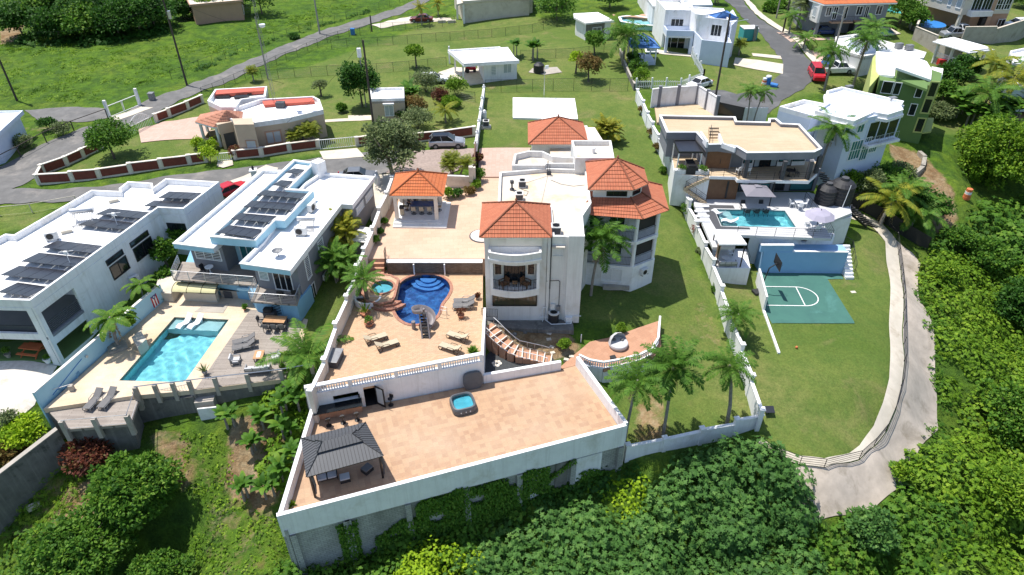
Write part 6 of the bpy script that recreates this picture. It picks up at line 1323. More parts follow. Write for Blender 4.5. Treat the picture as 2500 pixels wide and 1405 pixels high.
# balconies
bl=[P2(424,683,3.3),P2(624,698,3.3),P2(640,650,3.3),P2(445,640,3.3)];MB().prism(bl,3.15,3.32).B('balcony_floor','deck_wood',t);railing([(*P2(440,645,3.3),3.32),(*bl[0],3.32),(*bl[1],3.32)],m='steel',hh=1.0,horiz=5,post=1.7,parent=t,r=.015,pr=.03)
bl=[P2(612,737,3.3),P2(725,745,3.3),P2(740,695,3.3),P2(632,690,3.3)];MB().prism(bl,3.15,3.32).B('balcony_floor','deck_wood',t);railing([(*P2(628,700,3.3),3.32),(*bl[0],3.32),(*bl[1],3.32),(*P2(741,705,3.3),3.32)],m='steel',hh=1.0,horiz=5,post=1.5,parent=t,r=.015,pr=.03)
g0=[P2(445,665,3.1),P2(600,690,3.1),P2(618,718,3.1),P2(724,742,3.1),P2(760,700,3.1),P2(700,610,3.1),P2(470,600,3.1)];MB().prism(g0,.4,3.14).B('ground_floor_wall','blue_mid',t)
W=Wall(g0[2],g0[3]);window(W,(1.8,2.8,1.3,2.6),t,'blue_mid','glass',Q=0,nv=0,lou=7)
m=MB();[m.slab(P(578,706,2.9),P(618,709,2.9),P(622,698,2.9),P(585,695,2.9),.15)];m.B('awning_slab','blue_pale',t)
# curved awning + bar
q=P(480,700,2.6);t=thing('curved_awning','translucent cream barrel awning over the poolside bar','awning',q);m=MB();V=[]
u_=Vector((math.cos(-.06),math.sin(-.06),0));v_=Vector((-u_.y,u_.x,0))
for k in range(9):
 a=PI*.08+PI*.84*k/8
 for s in(-2.1,2.1):p=Vector((q.x,q.y,2.35))+u_*s+v_*(-.8*math.cos(a));V.append((p.x,p.y,2.35+.45*math.sin(a)))
m.add(V,[(2*k,2*k+1,2*k+3,2*k+2)for k in range(8)]);m.B('canopy','yellow_dim',t,smooth=True)
m=MB()
for s in(-2.1,-.7,.7,2.1):
 m.tube([tuple(Vector((q.x,q.y,2.35))+u_*s+v_*(-.8*math.cos(PI*k/8))+Vector((0,0,.46*math.sin(PI*k/8))))for k in range(9)],.03,4)
m.B('frame','bronze',t)
q=P(495,733,1);t=thing('poolside_bar','travertine poolside bar counter under the awning','bar counter',q);m=MB().obox(q.x,q.y,.9,2.0,3.2,.5,-.1);m.B('counter','concrete_pale',t);MB().obox(q.x,q.y,2.0,2.08,3.4,.8,-.1).B('countertop','concrete_pale',t)
q=P(577,723,1);t=thing('outdoor_kitchen','tiled outdoor kitchen unit with dark top against the blue wall','kitchen unit',q);MB().obox(q.x,q.y,.9,1.85,2.6,.7,-.1).B('unit','concrete',t);MB().obox(q.x,q.y,1.85,1.92,2.7,.8,-.1).B('top','dark',t)
for k in(-.6,.4):MB().obox(q.x+k,q.y-.37,1.0,1.75,.8,.04,-.1).B('cabinet_door','grey_dark',t)
# pool terrace
z=1.0;pool=[P2(a,b,z)for a,b in [(426,775),(558,781),(455,926),(446,933),(292,929)]]
dk=[P2(a,b,z)for a,b in [(106,999),(394,737),(452,690),(620,700),(760,745),(735,850),(717,856),(698,925),(476,953),(330,966),(180,988)]]
t=thing('pool_patio','travertine pool patio with wooden deck beside the grey and blue house','patio',(-27,45,z));holed(dk,[inset(ccw(pool),-.02)],z,.45,'travertine','floor',t)
MB().prism(inset([P2(a,b,z)for a,b in [(106,1000),(330,966),(476,953),(698,925),(690,900),(470,930),(330,945),(180,965)]],.1),-2.5,.54).B('retaining_wall','concrete_dark',t)
MB().prism([P2(a,b,z)for a,b in [(611,757),(745,770),(716,855),(698,924),(477,952)]],z-.1,z+.04).B('wood_deck','deck_wood',t);MB().prism([P2(a,b,z)for a,b in [(498,745),(560,742),(545,765),(475,762)]],z-.1,z+.03).B('stained_mat','concrete',t)
basin('rectangular_pool','turquoise pool with sun shelf beside the wooden deck',pool,z-.1,-.5,'mosaic_aqua','water_aqua',zt=z);
m=MB().prism([P2(a,b,.6)for a,b in [(426,777),(556,783),(532,812),(406,806)]],-.45,.6);caus(m.B('sun_shelf','white_floor',label='shallow pale shelf at the back of the turquoise pool',cat='pool shelf'))
q=[P2(a,b,.9)for a,b in [(330,845),(352,828),(365,850),(345,870)]];t=thing('waterfall_block','small stone waterfall block at the left edge of the turquoise pool','fountain',(*q[0],1));MB().prism(q,.9,1.9).B('block','concrete_pale',t)
for (a,b),lb in [((452,790),'white in-pool lounger on the sun shelf, nearer the palms'),((479,791),'white in-pool lounger on the sun shelf, nearer the deck')]:place(pool_lounger,'pl',P(a,b,.85)-Vector((0,0,.12)),1.15,lb,'loungers on the sun shelf',sc=.95)
WL=[P2(79,958,2.6),P2(388,692,2.9)];t=thing('privacy_wall','pale blue privacy wall between the gravel lot and the turquoise pool','wall',(*WL[0],1));MB().wall(WL[0],WL[1],.2,-2,2.5,-1,2.8).B('wall','blue_pale',t);MB().wall(WL[0],WL[1],.26,2.5,2.56,2.8,2.86).B('coping','offwhite',t)
W=Wall(WL[0],WL[1],False);n_=W.n if W.n.x>0 else -W.n;W.n=n_
s,zz=W.at(372,724);fl=thing('wall_flag','red, white and blue flag with one star painted on the pale blue wall','flag',W.p(s,1,.15))
m=MB()
for k in range(5):W.box(m,s-.38+k*.152,s-.38+(k+1)*.152,1.15,2.35,.105,.125)if k%2==0 else None
m.B('red_stripe','red_paint',fl);m=MB();[W.box(m,s-.38+k*.152,s-.38+(k+1)*.152,1.15,2.35,.105,.124)for k in (1,3)];m.B('white_stripe','trim_white',fl)
m=MB();A,B,C=W.p(s-.38,2.35,.13),W.p(s+.38,2.35,.13),W.p(s,1.85,.13);m.add([A,B,C],[(0,1,2)]);m.B('triangle','blue_paint',fl)
st=[W.p(s+(.13 if k%2==0 else .05)*math.sin(2*PI*k/10),2.17+(.13 if k%2==0 else .05)*math.cos(2*PI*k/10),.136)for k in range(10)];MB().add(st+[W.p(s,2.17,.136)],[(k,(k+1)%10,10)for k in range(10)]).B('star','trim_white',fl)
s,_=W.at(170,925);m=MB()
for i,(r,d)in enumerate(((.75,.14),(.66,.18),(.58,.22))):m.tube([W.p(s+1.4*r*math.cos(a)-.2,1.75-.5+r*.8*math.sin(a),d)for a in np.linspace(-PI*1.05,.2,16)],.035,5)
m.B('hanging_hose','blue_mid',label='blue pool hose hung in loops on the pale blue wall',cat='hose');m=MB();m.bar(W.p(s-1.9,1.2,.14),W.p(s+1.6,2.1,.14),.025);m.B('pool_brush_pole','blue_plastic',label='long blue pole hung on the pale blue wall',cat='pole')
s,_=W.at(202,860);x,y,_=W.p(s,2,.12);MB().bar(W.p(s,2.0,.1),W.p(s,2.0,.25),.12,12).B('wall_light','steel',label='round steel light on the pale blue wall',cat='light')
# deck furniture
zd2=z+.05
for (a,b),lb in [((598,838),'brown sun lounger on the wooden deck, farther from the camera'),((597,852),'brown sun lounger on the wooden deck, nearer the coffee table')]:place(lounger,'gryl',P(a,b,zd2),.36,lb,'loungers on the wooden deck',frame='bronze',fab='grey_fabric',sc=1.0)
for (a,b),lb in [((233,985),'taupe sun lounger on the lower deck, left of the two'),((267,982),'taupe sun lounger on the lower deck, right of the two')]:place(lounger,'gryl',P(a,b,.65),1.42,lb,'loungers on the lower deck')
place(armchair,'wch',P(577,886,zd2),PI+.15,'cushioned armchair left of the wooden coffee table','armchairs on the wooden deck');place(armchair,'wch',P(675,880,zd2),.45,'cushioned armchair right of the wooden coffee table','armchairs on the wooden deck');place(armchair,'wsofa',P(632,908,zd2),-PI/2+.1,'three-seat sofa with grey cushions by the deck railing',n=3,w=.66)
t=table(P(634,875,zd2),.1,.8,1.1,.42,'low wooden coffee table with white inlay on the deck',name='coffee_table');MB().box(-.16,-.35,.42,.16,.35,.435).B('inlay','trim_white',t)
q=P(675,795,zd2);table(q,-.08,2.0,1.0,.74,'long wooden dining table on the deck under the balcony');
for dx,dy,rz,lb in [(-1.35,.1,PI,'mesh chair at the left end of the deck dining table'),(-.6,-.8,-PI/2,'mesh chair in front of the deck dining table, left'),(.15,-.8,-PI/2,'mesh chair in front of the deck dining table, middle'),(.85,-.8,-PI/2,'mesh chair in front of the deck dining table, right')]:place(dchair,'mesh',(q.x+dx,q.y+dy,zd2),rz,lb,'mesh chairs at the deck dining table',frame='bronze',fab='grey_fabric')
q=P(662,777,zd2);t=thing('covered_barbecue','black covered barbecue against the blue wall','grill',q);MB().obox(q.x,q.y,zd2,zd2+.8,1.1,.55,-.1).B('cart','grey_dark',t);MB().obox(q.x-.1,q.y,zd2+.8,zd2+1.15,.8,.55,-.1).B('hood','dark',t,bev=.08)
for (a,b),r,hh,lb,lf in [((705,875),.22,.3,'terracotta pot of bright green plant at the deck edge','leaf_bright'),((692,902),.22,.25,'brown bowl with thin plant at the deck corner','leaf_mid'),((598,757),.15,.2,'small green pot at the corner of the blue wall','leaf_mid')]:pot(P(a,b,zd2),r,hh,lb,plant=lf,pr=.28,ph=.45)
pot(P(502,915,zd2),.22,.35,'round grey pot with spiky grass between pool and deck',m='grey_metal',plant='leaf_grey',ph=.9,style='spike')
round_table((*P2(515,668,3.3),3.33),.4,.75,'white round table on the blue house balcony');place(dchair,'blkch',(*P2(502,668,3.3),3.33),PI-.3,'black wicker chair beside the white round balcony table',frame='dark',fab='dark')
for (a,b),lb in [((693,728),'black wicker chair on the small balcony, left'),((727,726),'black wicker chair on the small balcony, right')]:place(dchair,'blkch',(*P2(a-6,b,3.3),3.33),-1.4,lb,'black chairs on the small balcony')
q=P(681,630,6.4);t=thing('satellite_dish','small grey satellite dish on the white roof of the grey and blue house','satellite dish',(q.x,q.y,6.5));MB().lathe(q.x,q.y,[(.02,7.0),(.3,7.05),(.5,7.2)],14,False).B('dish','grey_metal',t);MB().bar((q.x,q.y,6.4),(q.x,q.y,7.0),.04).bar((q.x,q.y,7.0),(q.x+.25,q.y-.2,7.5),.02).B('mount','grey_metal',t)
q=P(737,578,6.4);ac_unit((q.x,q.y,6.52),.0,'beige air conditioner on the grey and blue house roof, below the water heater',1.25);q=P(764,518,6.4);ac_unit((q.x,q.y,6.52),1.3,'air conditioner beside the pale blue roof wall, above the water heater',1.25);q=P(752,556,6.4);water_heater((q.x,q.y,6.5),.05,'solar water heater with glass tubes on the grey and blue house roof',.95)
rows2=[((529,568),(617,580),(555,549),4,'nearest the front'),((563,535),(654,543),(585,520),4,'second from the front'),((594,505),(708,513),(617,490),5,'third from the front'),((626,476),(733,485),(645,464),5,'fourth from the front'),((665,452),(699,455),(677,439),2,'single panel fifth from the front'),((696,421),(727,425),(709,410),2,'single panel farthest back')]
for a,b,c,n,nm in rows2:
 zt=7.95;A,B,C=P2(*a,zt),P2(*b,zt),P2(*c,zt-.3);u_,_=unit(B,A);w=abs((C[0]-A[0])*u_[1]-(C[1]-A[1])*u_[0]);solar_row(B,A,w,n,zt,zt-.3,'solar panels on the grey and blue house, '+nm,'solar panel rows on the grey and blue house')
q=GT(620,425,2.5);t=thing('white_pillar','white masonry pillar with lamp beside the road','pillar',(q[0],q[1],q[2]));MB().obox(q[0],q[1],3,6.0,.55,.55,.2).B('shaft','white',t);MB().obox(q[0],q[1],6.0,6.15,.8,.8,.2).B('cap','white',t);MB().lathe(q[0],q[1],[(.1,6.15),(.16,6.3),(.1,6.5),(.02,6.7)],8).B('lamp','dark_metal',t)
# lower deck & fences with square pillars
ld=[P2(a,b,.6)for a,b in [(160,1050),(320,1036),(340,975),(180,962),(100,985)]];t=thing('lower_wood_deck','small lower wooden deck with two loungers above the hillside','deck',(-33,37,.6));MB().prism(ld,.35,.62).B('deck','deck_wood',t);MB().prism(inset(ld,.35),-3.5,.35).B('support','concrete_dark',t)
for k in [(160,1050),(238,1043),(318,1036),(338,976),(182,962)]:
 q=P(*k,.6);MB().obox(q.x,q.y,-.5,1.55,.32,.32,.1).B('pillar','concrete',t)
railing([(*P2(103,985,.6),.62),(*P2(180,962,.6),.62)],m='steel',parent=t,sp=9,post=2);railing([(*P2(a,b,.6),.62)for a,b in [(160,1050),(318,1036),(338,976)]],m='steel',parent=t,sp=9,post=4)
t=thing('pillar_fence','grey pillar and handrail fence along the front of the pool patio','fence',P(500,945,1))
pts=[(338,968),(385,962),(428,957),(468,952),(530,944),(608,935),(690,925),(765,912)]
for k in pts:q=P(*k,z);MB().obox(q.x,q.y,.1,z+1.0,.3,.3,.1).B('pillar','concrete',t)
m=MB();W_=[P(*k,z+1.02)for k in pts];W_=[Vector((P(*k,z).x,P(*k,z).y,z+1.05))for k in pts]
for a,b in zip(W_[:-1],W_[1:]):m.bar(a,b,.045,5)
m.B('handrail','steel',t)
t=thing('block_stair','rough concrete block stair wall below the turquoise pool','stairs',P(440,1000,-.5));a,b,c=P2(388,1000,-1.0),P2(482,990,-.6),P2(528,985,-.6);MB().wall(a,b,.25,-3,0,-3,.5).B('wall','concrete_dark',t);MB().wall(b,c,.9,-2.8,.1).B('block','concrete',t)
for k in range(5):q=P(400+k*18,985-k*5,-.8+k*.2);MB().obox(q.x,q.y+.3,-3,-.9+k*.25,.5,1.0,.1).B('step','concrete',t)
railing([(*P2(385,995,-1),-.1),(*P2(470,962,.6),.8)],m='steel',parent=t,sp=.25,hh=.9)
q=P(512,1000,-.7);MB().obox(q.x,q.y-.3,-2.3,-.2,1.5,.12,.15).B('louvred_gate','trim_white',label='white louvred panel below the stair wall',cat='gate')
a,b=P2(140,1050,.2),P2(-120,1215,-.5);t=thing('hillside_wall','sloping grey concrete retaining wall at the left edge above the hillside','wall',(*a,-3));MB().wall(a,b,.35,-4.5,.3,-9,-1.4).B('wall','concrete_dark',t);MB().wall(a,b,.42,.3,.38,-1.4,-1.32).B('coping','concrete',t)
# poolside palms etc.
palm(P(290,848,1),2.8,'palm with arching green fronds in the stone planter by the turquoise pool','foxt',1.0,(.1,.3),.15,Q=0,tm='trunk_pale');q=P(288,850,1);MB().obox(q.x,q.y,1,1.25,1.5,1.3,.6).B('planter_box','stone',label='square stone planter at the foot of the pool palm',cat='planter')
palm(P(357,748,1),2.2,'slender young palm beside the painted flag','foxt',.75,(.1,.1),.09,Q=0)
for k,(a,b,hh,lf,lb)in enumerate([(320,800,1.9,'leaf_bright','bright green palm-like shrub behind the pool palm'),(405,690,1.6,'leaf_mid','round green shrub in the raised planter by the bar'),(388,735,.6,'leaf_dark','low dark plant against the pale blue wall')]):q=P(a,b,1.0);shrub((q.x,q.y,1.0),.9 if hh>1 else .5,hh,lb,lf,Q=0,lsz=.3)
q=[P2(a,b,1)for a,b in [(385,735),(425,738),(462,690),(400,670)]];MB().prism(q,.5,2.0).B('raised_planter','concrete_pale',label='raised travertine planter between white house and bar',cat='planter')
tree((410,655),1.5,3.4,'leafy green tree squeezed between white house and balcony','leaf_mid',ncl=26,nlf=80,lsz=.3);tree((455,610),1.3,3.6,'dense green tree in the passage beside the left roof edge','leaf_mid',ncl=26,nlf=80,lsz=.28);tree((480,560),1.3,3.4,'green tree in the passage below the solar panels','leaf_bright',ncl=26,nlf=70,lsz=.28);tree((510,520),1.1,3.4,'airy green tree at the back of the passage near the red car','leaf_mid',ncl=20,nlf=60,lsz=.25)
palm((758,895),.9,'large yellow-green coconut palm at the corner of the wooden deck','coco',1.25,(0,0),.22,tm='trunk');
palm((832,615),2.2,'clump of palms with brown fronds between the grey house and boundary wall','areca',1.1,(0,0),.08,multi=4,name='palm_clump',cat='palms');palm((828,690),2.2,'green palm clump beside the boundary wall, nearer the camera','arecag',1.0,(0,0),.08,multi=5,name='palm_clump',cat='palms')
# camper roof, propane by boundary wall
q=P(893,588,3.9);t=thing('white_shed','small white flat topped shed against the boundary wall','shed',q);MB().obox(q.x-.4,q.y+.6,2.5,4.2,1.5,2.6,-.25).B('body','grey_wall',t);MB().obox(q.x-.4,q.y+.6,4.2,4.28,1.7,2.8,-.25).B('roof','offwhite',t)
q=P(943,452,3.6);MB().lathe(q.x-1,q.y,[(.35,3.6),(.38,4.6),(.25,4.9),(.05,5.0)],12).B('water_tank','white_paint',label='white tank behind the boundary wall beside the grey house',cat='tank')
q=P(885,645,3.0);MB().lathe(q.x-.5,q.y-.2,[(.35,1.5),(.55,2.9),(.5,3.2),(.1,3.3)],12).B('water_barrel','grey_dark',label='dark round barrel beside the boundary wall steps',cat='barrel')
# ================= right property =================
z=3.0
t=thing('right_pool_terrace','white tiled pool terrace of the house on the right','terrace',(28,65,z))
pw=[P2(a,b,z)for a,b in [(1744,511),(1916,515),(1943,555),(1762,552)]]
dk=[P2(a,b,z)for a,b in [(1694,498),(1740,604),(1795,604),(1795,574),(2031,583),(2010,548),(2080,520),(2070,500),(1975,470),(1700,468)]]
holed(dk,[inset(ccw(pw),-.02)],z,.3,'pool_white','floor',t)
basin('right_pool','bright turquoise rectangular pool with white loungers on the right terrace',pw,z-.1,1.7,'mosaic_aqua','water_aqua',zt=z)
caus(MB().prism([P2(a,b,2.6)for a,b in [(1746,514),(1776,514),(1800,552),(1765,551)]],1.71,2.6).B('tanning_ledge','white_floor',label='white tanning ledge at the left end of the right pool',cat='pool shelf'))
for (a,b),r in [((1752,519),-.9),((1782,540),-.3)]:place(pool_lounger,'pl',P(a,b,z)-Vector((0,0,.2)),r,'white in-water lounger in the right pool, '+('farther' if b<530 else 'nearer')+' one','loungers in the right pool',sc=.9)
m=MB();f=lambda L,a=.006:m.prism([P2(x,y,z)for x,y in L],z-.02,z+a)
f([(1712,500),(1790,502),(1794,510),(1742,509),(1760,553),(1830,556),(1832,561),(1748,560)]);m.B('dark_tile_border','grey_dark',t)
bw=[P2(1852,666,-1),P2(2055,668,-1)];u_,L=unit(*bw)
MB().prism([bw[0],bw[1],(bw[1][0],bw[1][1]+1.6),(bw[0][0],bw[0][1]+1.6)],-1.6,1.6).B('blue_retaining_wall','blue_wall',t);MB().prism([(bw[0][0]-.4,bw[0][1]-.0),(bw[0][0]+3,bw[0][1]),(bw[0][0]+3,bw[0][1]+.3),(bw[0][0]-.4,bw[0][1]+.3)],1.6,2.35).B('blue_upper_wall','blue_wall',t)
MB().wall((bw[0][0]+3,bw[0][1]+.1),(bw[1][0],bw[1][1]+.1),.25,1.6,1.68).wall((bw[0][0]-.4,bw[0][1]+.15),(bw[0][0]+3,bw[0][1]+.15),.35,2.35,2.43).B('coping','trim_white',t)
wy=bw[0][1]+1.5
MB().prism([(bw[0][0]+1.2,wy),(bw[1][0]-1.1,wy),(bw[1][0]-1.1,wy+.5),(bw[0][0]-1,wy+.5)],-1.5,2.72).B('white_retaining_wall','white',t)
W=Wall((bw[0][0]+1.2,wy),(bw[1][0]-1.1,wy));m=MB();W.box(m,2.2,3.9,2.2,2.6,0,.03);m.B('vent_slot','dark',t);s=W.at(1955,603)[0];m=MB();x,y,_=W.p(s,0,.25);m.lathe(x,y,[(.02,2.0),(.28,2.1),(.33,2.3)],12,False);m.B('satellite_dish','steel',label='small satellite dish on the white wall above the blue wall',cat='satellite dish')
for k in range(9):MB().box(bw[1][0]+.05,bw[1][1]+1.6-.32*k,-1.4,bw[1][0]+.9,bw[1][1]+1.92-.32*k,1.4-.28*k).B('step','white',t)
rl=[(*P2(a,b,z),z)for a,b in [(1799,573),(2030,583),(2012,549),(1963,489)]];railing(rl,m='dark_metal',hh=1.0,sp=1.1,post=2,horiz=3,parent=t,r=.012);railing([(*P2(1815,606,1.8),1.8),(*P2(1828,640,.5),.2)],m='dark_metal',horiz=3,post=1.2,parent=t);railing([(bw[1][0],bw[1][1]+1.5,1.7),(bw[1][0]+.9,bw[1][1]+1.4,1.2),(bw[1][0]+.95,bw[1][1]-.6,-.4)],m='dark_metal',horiz=3,post=1,parent=t)
# cabana
q=P(1785,640,1.2);t=thing('white_cabana','white roofed cabana with lounge seating beside the boundary wall','cabana',(q.x,q.y,1.2));cb=[P2(a,b,4.0)for a,b in [(1742,565),(1803,567),(1824,597),(1756,597)]]
MB().prism(cb,3.85,4.0).B('roof','white',t);
for x,y in inset(cb,.12):MB().obox(x,y,1.0,3.86,.1,.1).B('post','bronze',t)
MB().prism([P2(a,b,1.2)for a,b in [(1738,608),(1822,608),(1832,655),(1748,655)]],-1,1.2).B('platform','white',t);c=cb[0];MB().tube([(cb[3][0]+.15,cb[3][1]+.3,3.8),(cb[3][0]+.2,cb[3][1]+.5,2.5),(cb[3][0]+.15,cb[3][1]+.3,1.2)],.2,7,.12).B('curtain','salmon',t)
cx,cy=sum(a for a,b in cb)/4,sum(b for a,b in cb)/4
place(armchair,'wsofa',(cx,cy-.9,1.21),-PI/2,'dark green topped sofa at the front of the white cabana',sc=.9);round_table((cx,cy,1.21),.4,.5,'white round table under the cabana')
for dx,lb in ((-.8,'white egg shaped chair under the cabana, left'),(.8,'white egg shaped chair under the cabana, right')):place(dchair,'egg',(cx+dx,cy+.9,1.21),PI/2,lb,'white cabana chairs',frame='white_paint',fab='white_paint')
for a,lb,lf in ((1748,'agave rosette in a pot below the cabana','leaf_grey'),(1782,'green agave below the middle of the cabana','leaf_bright')):q=G(a,660);rosette(q,.5,lb,leaf=lf,Q=0,n=22,H=.1)
q=G(1815,662);palm(q,.5,'small potted palm at the court corner of the cabana','fan',.5,Q=0,tr=.08)
# court
cz=-1.0
drape('court',[(1846,667),(2053,668),(2059,683),(2020,683),(2086,791),(1884,791),(1866,757)],'court_green',.05)
def line_strip(pts,w,z,name,m,off=.0):
 mb=MB();n=len(pts)
 for a,b in zip(pts[:-1],pts[1:]):
  u,l=unit(a,b);nx,ny=-u[1]*w/2,u[0]*w/2;mb.quad((a[0]-nx,a[1]-ny,h(*a)+z),(b[0]-nx,b[1]-ny,h(*b)+z),(b[0]+nx,b[1]+ny,h(*b)+z),(a[0]+nx,a[1]+ny,h(*a)+z))
 return mb.B(name,MATS[m],kind='structure',org=Vector((0,0,0)))
k0,k1=Vector(P2(1943,701,cz)),Vector(P2(1966,747,cz));mid=(k0+k1)/2;rad=(k0-k1).length/2;ax=(k1-k0).normalized();px_=Vector((-ax.y,ax.x));px_=px_ if px_.x>0 else -px_
line_strip([tuple(mid+ax*rad*-math.cos(a)+px_*rad*math.sin(a)*1.05)for a in np.linspace(0,PI,22)],.1,.062,'court_line','line_white');line_strip([tuple(k0),tuple(k1)],.1,.064,'court_line','line_white')
line_strip([P2(1868,701,cz),tuple(k0)],.1,.066,'court_line','line_white');line_strip([P2(1872,746,cz),tuple(k1)],.1,.066,'court_line','line_white')
a,b=P2(1846,690,-1),P2(1864,760,-1);t=thing('court_wall','low white wall along the left of the green court','wall',(*a,-1));MB().wall(a,b,.18,-1.5,.75).B('wall','white',t);c=P2(1902,862,-1.3);MB().wall(b,c,.22,-1.8,-.85,-1.9,-1.25).B('curb','white',t)
q=P(1868,716,-1);t=thing('basketball_hoop','black portable basketball hoop at the left of the green court','basketball hoop',q);MB().obox(q.x-.7,q.y,-.95,-.7,1.2,.8,.3).B('base','dark',t);MB().tube([(q.x-.6,q.y,-.8),(q.x-.2,q.y+.1,2.0),(q.x+.5,q.y+.2,2.5)],.06,6).B('pole','dark_metal',t)
m=MB();x=q.x+.55;y=q.y+.2
for yy in(-.9,.9):m.bar((x,y+yy,2.1),(x,y+yy,3.15),.03,4)
for zz in(2.1,3.15):m.bar((x,y-.9,zz),(x,y+.9,zz),.03,4)
m.box(x-.01,y-.88,2.12,x+.005,y+.88,3.13);m.tube([(x+.3+.23*math.cos(a),y+.23*math.sin(a),2.3)for a in np.linspace(0,2*PI,14)],.015,4);m.B('backboard_and_rim','dark_metal',t)
q=G(1944,851);MB().lathe(q.x,q.y,[(.02,q.z),(.1,q.z+.04),(.13,q.z+.13),(.1,q.z+.22),(.02,q.z+.26)],12).B('basketball','orange_paint',label='orange basketball lying on the right lawn',cat='ball')
q=G(1875,1012);t=thing('solar_spotlight','small solar panel on a post at the corner of the right lawn','solar light',q);MB().bar(q,q+Vector((0,0,.5)),.04).B('post','dark_metal',t);MB().slab(q+Vector((-.4,-.3,.5)),q+Vector((.4,-.3,.5)),q+Vector((.4,.3,.7)),q+Vector((-.4,.3,.7)),.04).B('solar_panel','panel',t)
for a,b,lb in [(2083,714,'small white access lid in the right lawn near the court')]:q=G(a,b);MB().obox(q.x,q.y,q.z,q.z+.05,.5,.35,.1).B('access_lid','concrete_pale',label=lb,cat='lid')
# walkway & slope
IN=[(2030,538),(2073,534),(2132,558),(2161,592),(2168,660),(2173,726),(2173,871),(2170,927),(2155,985),(2132,1042),(2098,1089),(2073,1108),(2012,1121),(1947,1114),(1886,1090),(1857,1072)]
OU=[(2040,520),(2090,520),(2154,548),(2188,588),(2198,660),(2205,730),(2207,884),(2200,944),(2186,1000),(2162,1055),(2134,1090),(2098,1122),(2012,1143),(1952,1136),(1886,1112),(1850,1087)]
strip('walkway',IN,OU,'concrete_pale',.07,.7)
drape('concrete_slope',[(2188,588),(2225,618),(2246,645),(2240,690),(2243,730),(2268,772),(2282,900),(2290,1050),(2245,1095),(2205,1190),(2110,1262),(1945,1292),(1948,1200),(1925,1140),(1965,1140),(2012,1145),(2098,1126),(2136,1092),(2164,1056),(2188,1000),(2202,944),(2209,884),(2207,730),(2200,660)],'slope_concrete',.1)
og=[G(a-1,b)for a,b in OU[2:]];og=[(q.x,q.y,q.z+.05)for q in og];railing(og,m='dark_metal',hh=1.0,sp=9,horiz=3,post=2.6,label='black pipe railing along the curved concrete walkway',cat='railing',r=.018,pr=.028)
# black stairs and fence, tanks
ft=[(2068,500),(2110,520),(2160,548),(2205,578),(2262,612)];g=[G(a,b)for a,b in ft];t=thing('netted_fence','chain link fence with black shade net running down to the walkway','fence',g[0]);m=MB();n=MB()
for a,b in zip(g[:-1],g[1:]):n.quad(a,b,b+Vector((0,0,1.7)),a+Vector((0,0,1.7)));m.bar(a,a+Vector((0,0,1.75)),.035).bar(b,b+Vector((0,0,1.75)),.035).bar(a+Vector((0,0,1.72)),b+Vector((0,0,1.72)),.03)
n.B('shade_net','shade_net',t);m.B('rails','dark_metal',t)
a=P(2060,492,2.2);b=P(2128,552,-.4);t=thing('black_stairs','black open tread stairs descending beside the netted fence','stairs',(b.x,b.y,-.4))
for k in range(11):q=a.lerp(b,k/10);MB().obox(q.x,q.y,q.z-.06,q.z,1.3,.3,-.55).B('tread','dark',t)
MB().slab(a+Vector((-.65,-.3,0)),b+Vector((-.65,-.3,0)),b+Vector((-.55,-.2,0)),a+Vector((-.55,-.2,0)),.25).B('stringer','dark_metal',t)
a2=P(2000,420,4.5);b2=P(2045,470,2.6);t=thing('upper_black_stairs','short black stairs between the dark house and the white-blue house','stairs',(a2.x,a2.y,2.4))
for k in range(9):q=a2.lerp(b2,k/8);MB().obox(q.x,q.y,q.z-.06,q.z,1.3,.3,-.55).B('tread','dark',t)
MB().prism([P2(a,b,2.6)for a,b in [(1985,490),(2075,492),(2080,530),(2010,545)]],-.8,2.6).B('tank_platform','white',label='white raised platform carrying the two black tanks',cat='platform')
for (a,b),lb,r,hh in [((2018,512),'black water tank, smaller and left of the two',1.15,2.6),((2053,510),'black ribbed water tank, taller and right of the two',1.35,3.1)]:
 q=P(a,b,2.6);t=thing('water_tank',lb,'water tank',(q.x,q.y+1,2.6));pf=[(r,2.6)]+[(r-(.05 if k%2 else 0),2.6+hh*.82*k/12)for k in range(1,13)]+[(r*.75,2.6+hh*.93),(r*.35,2.6+hh),(r*.33,2.6+hh*1.04)];MB().lathe(q.x,q.y+1,pf,20).B('tank','dark',t);MB().cyl(q.x,q.y+1,r*.3,2.6+hh*1.0,2.6+hh*1.09,12).B('lid','grey_dark',t)
 if hh>3:MB().tube([(q.x+.1,q.y-.4,2.6+hh),(q.x-.2,q.y-.5,2.6)],.04,5).B('pipe','white_paint',t)
# ---- dark modern house with tan roof
t=thing('modern_house','dark grey two-storey house with a wide tan planked roof','house',(27,74,3));RH=t;zr=9.0
rf=[P2(a,b,zr)for a,b in [(1610,281),(1795,285),(1799,296),(1876,298),(1877,289),(1895,289),(1909,301),(1952,303),(2007,362),(1988,371),(1824,373),(1799,358),(1756,352),(1727,353),(1700,323),(1628,323)]]
MB().prism(inset(rf,.15),8.35,8.6).B('roof','plank_tan',t);MB().parapet(rf,.2,8.1,zr-.08).B('parapet','grey_wall',t);MB().parapet(inset(rf,-.04),.28,zr-.08,zr).B('coping','white',t)
bd=[P2(a,b,zr)for a,b in [(1614,284),(1795,288),(1875,300),(1895,295),(1950,306),(1985,345),(1824,351),(1797,350),(1797,356),(1728,351),(1704,326),(1630,324)]]
bd=[(a,b+.1)for a,b in bd];uw=inset(bd,.15);MB().prism(uw,5.9,8.12).B('upper_wall','grey_wall',t)
fx=[P2(1722,485,3),P2(1797,487,3),P2(1985,478,3),P2(1993,460,3)]
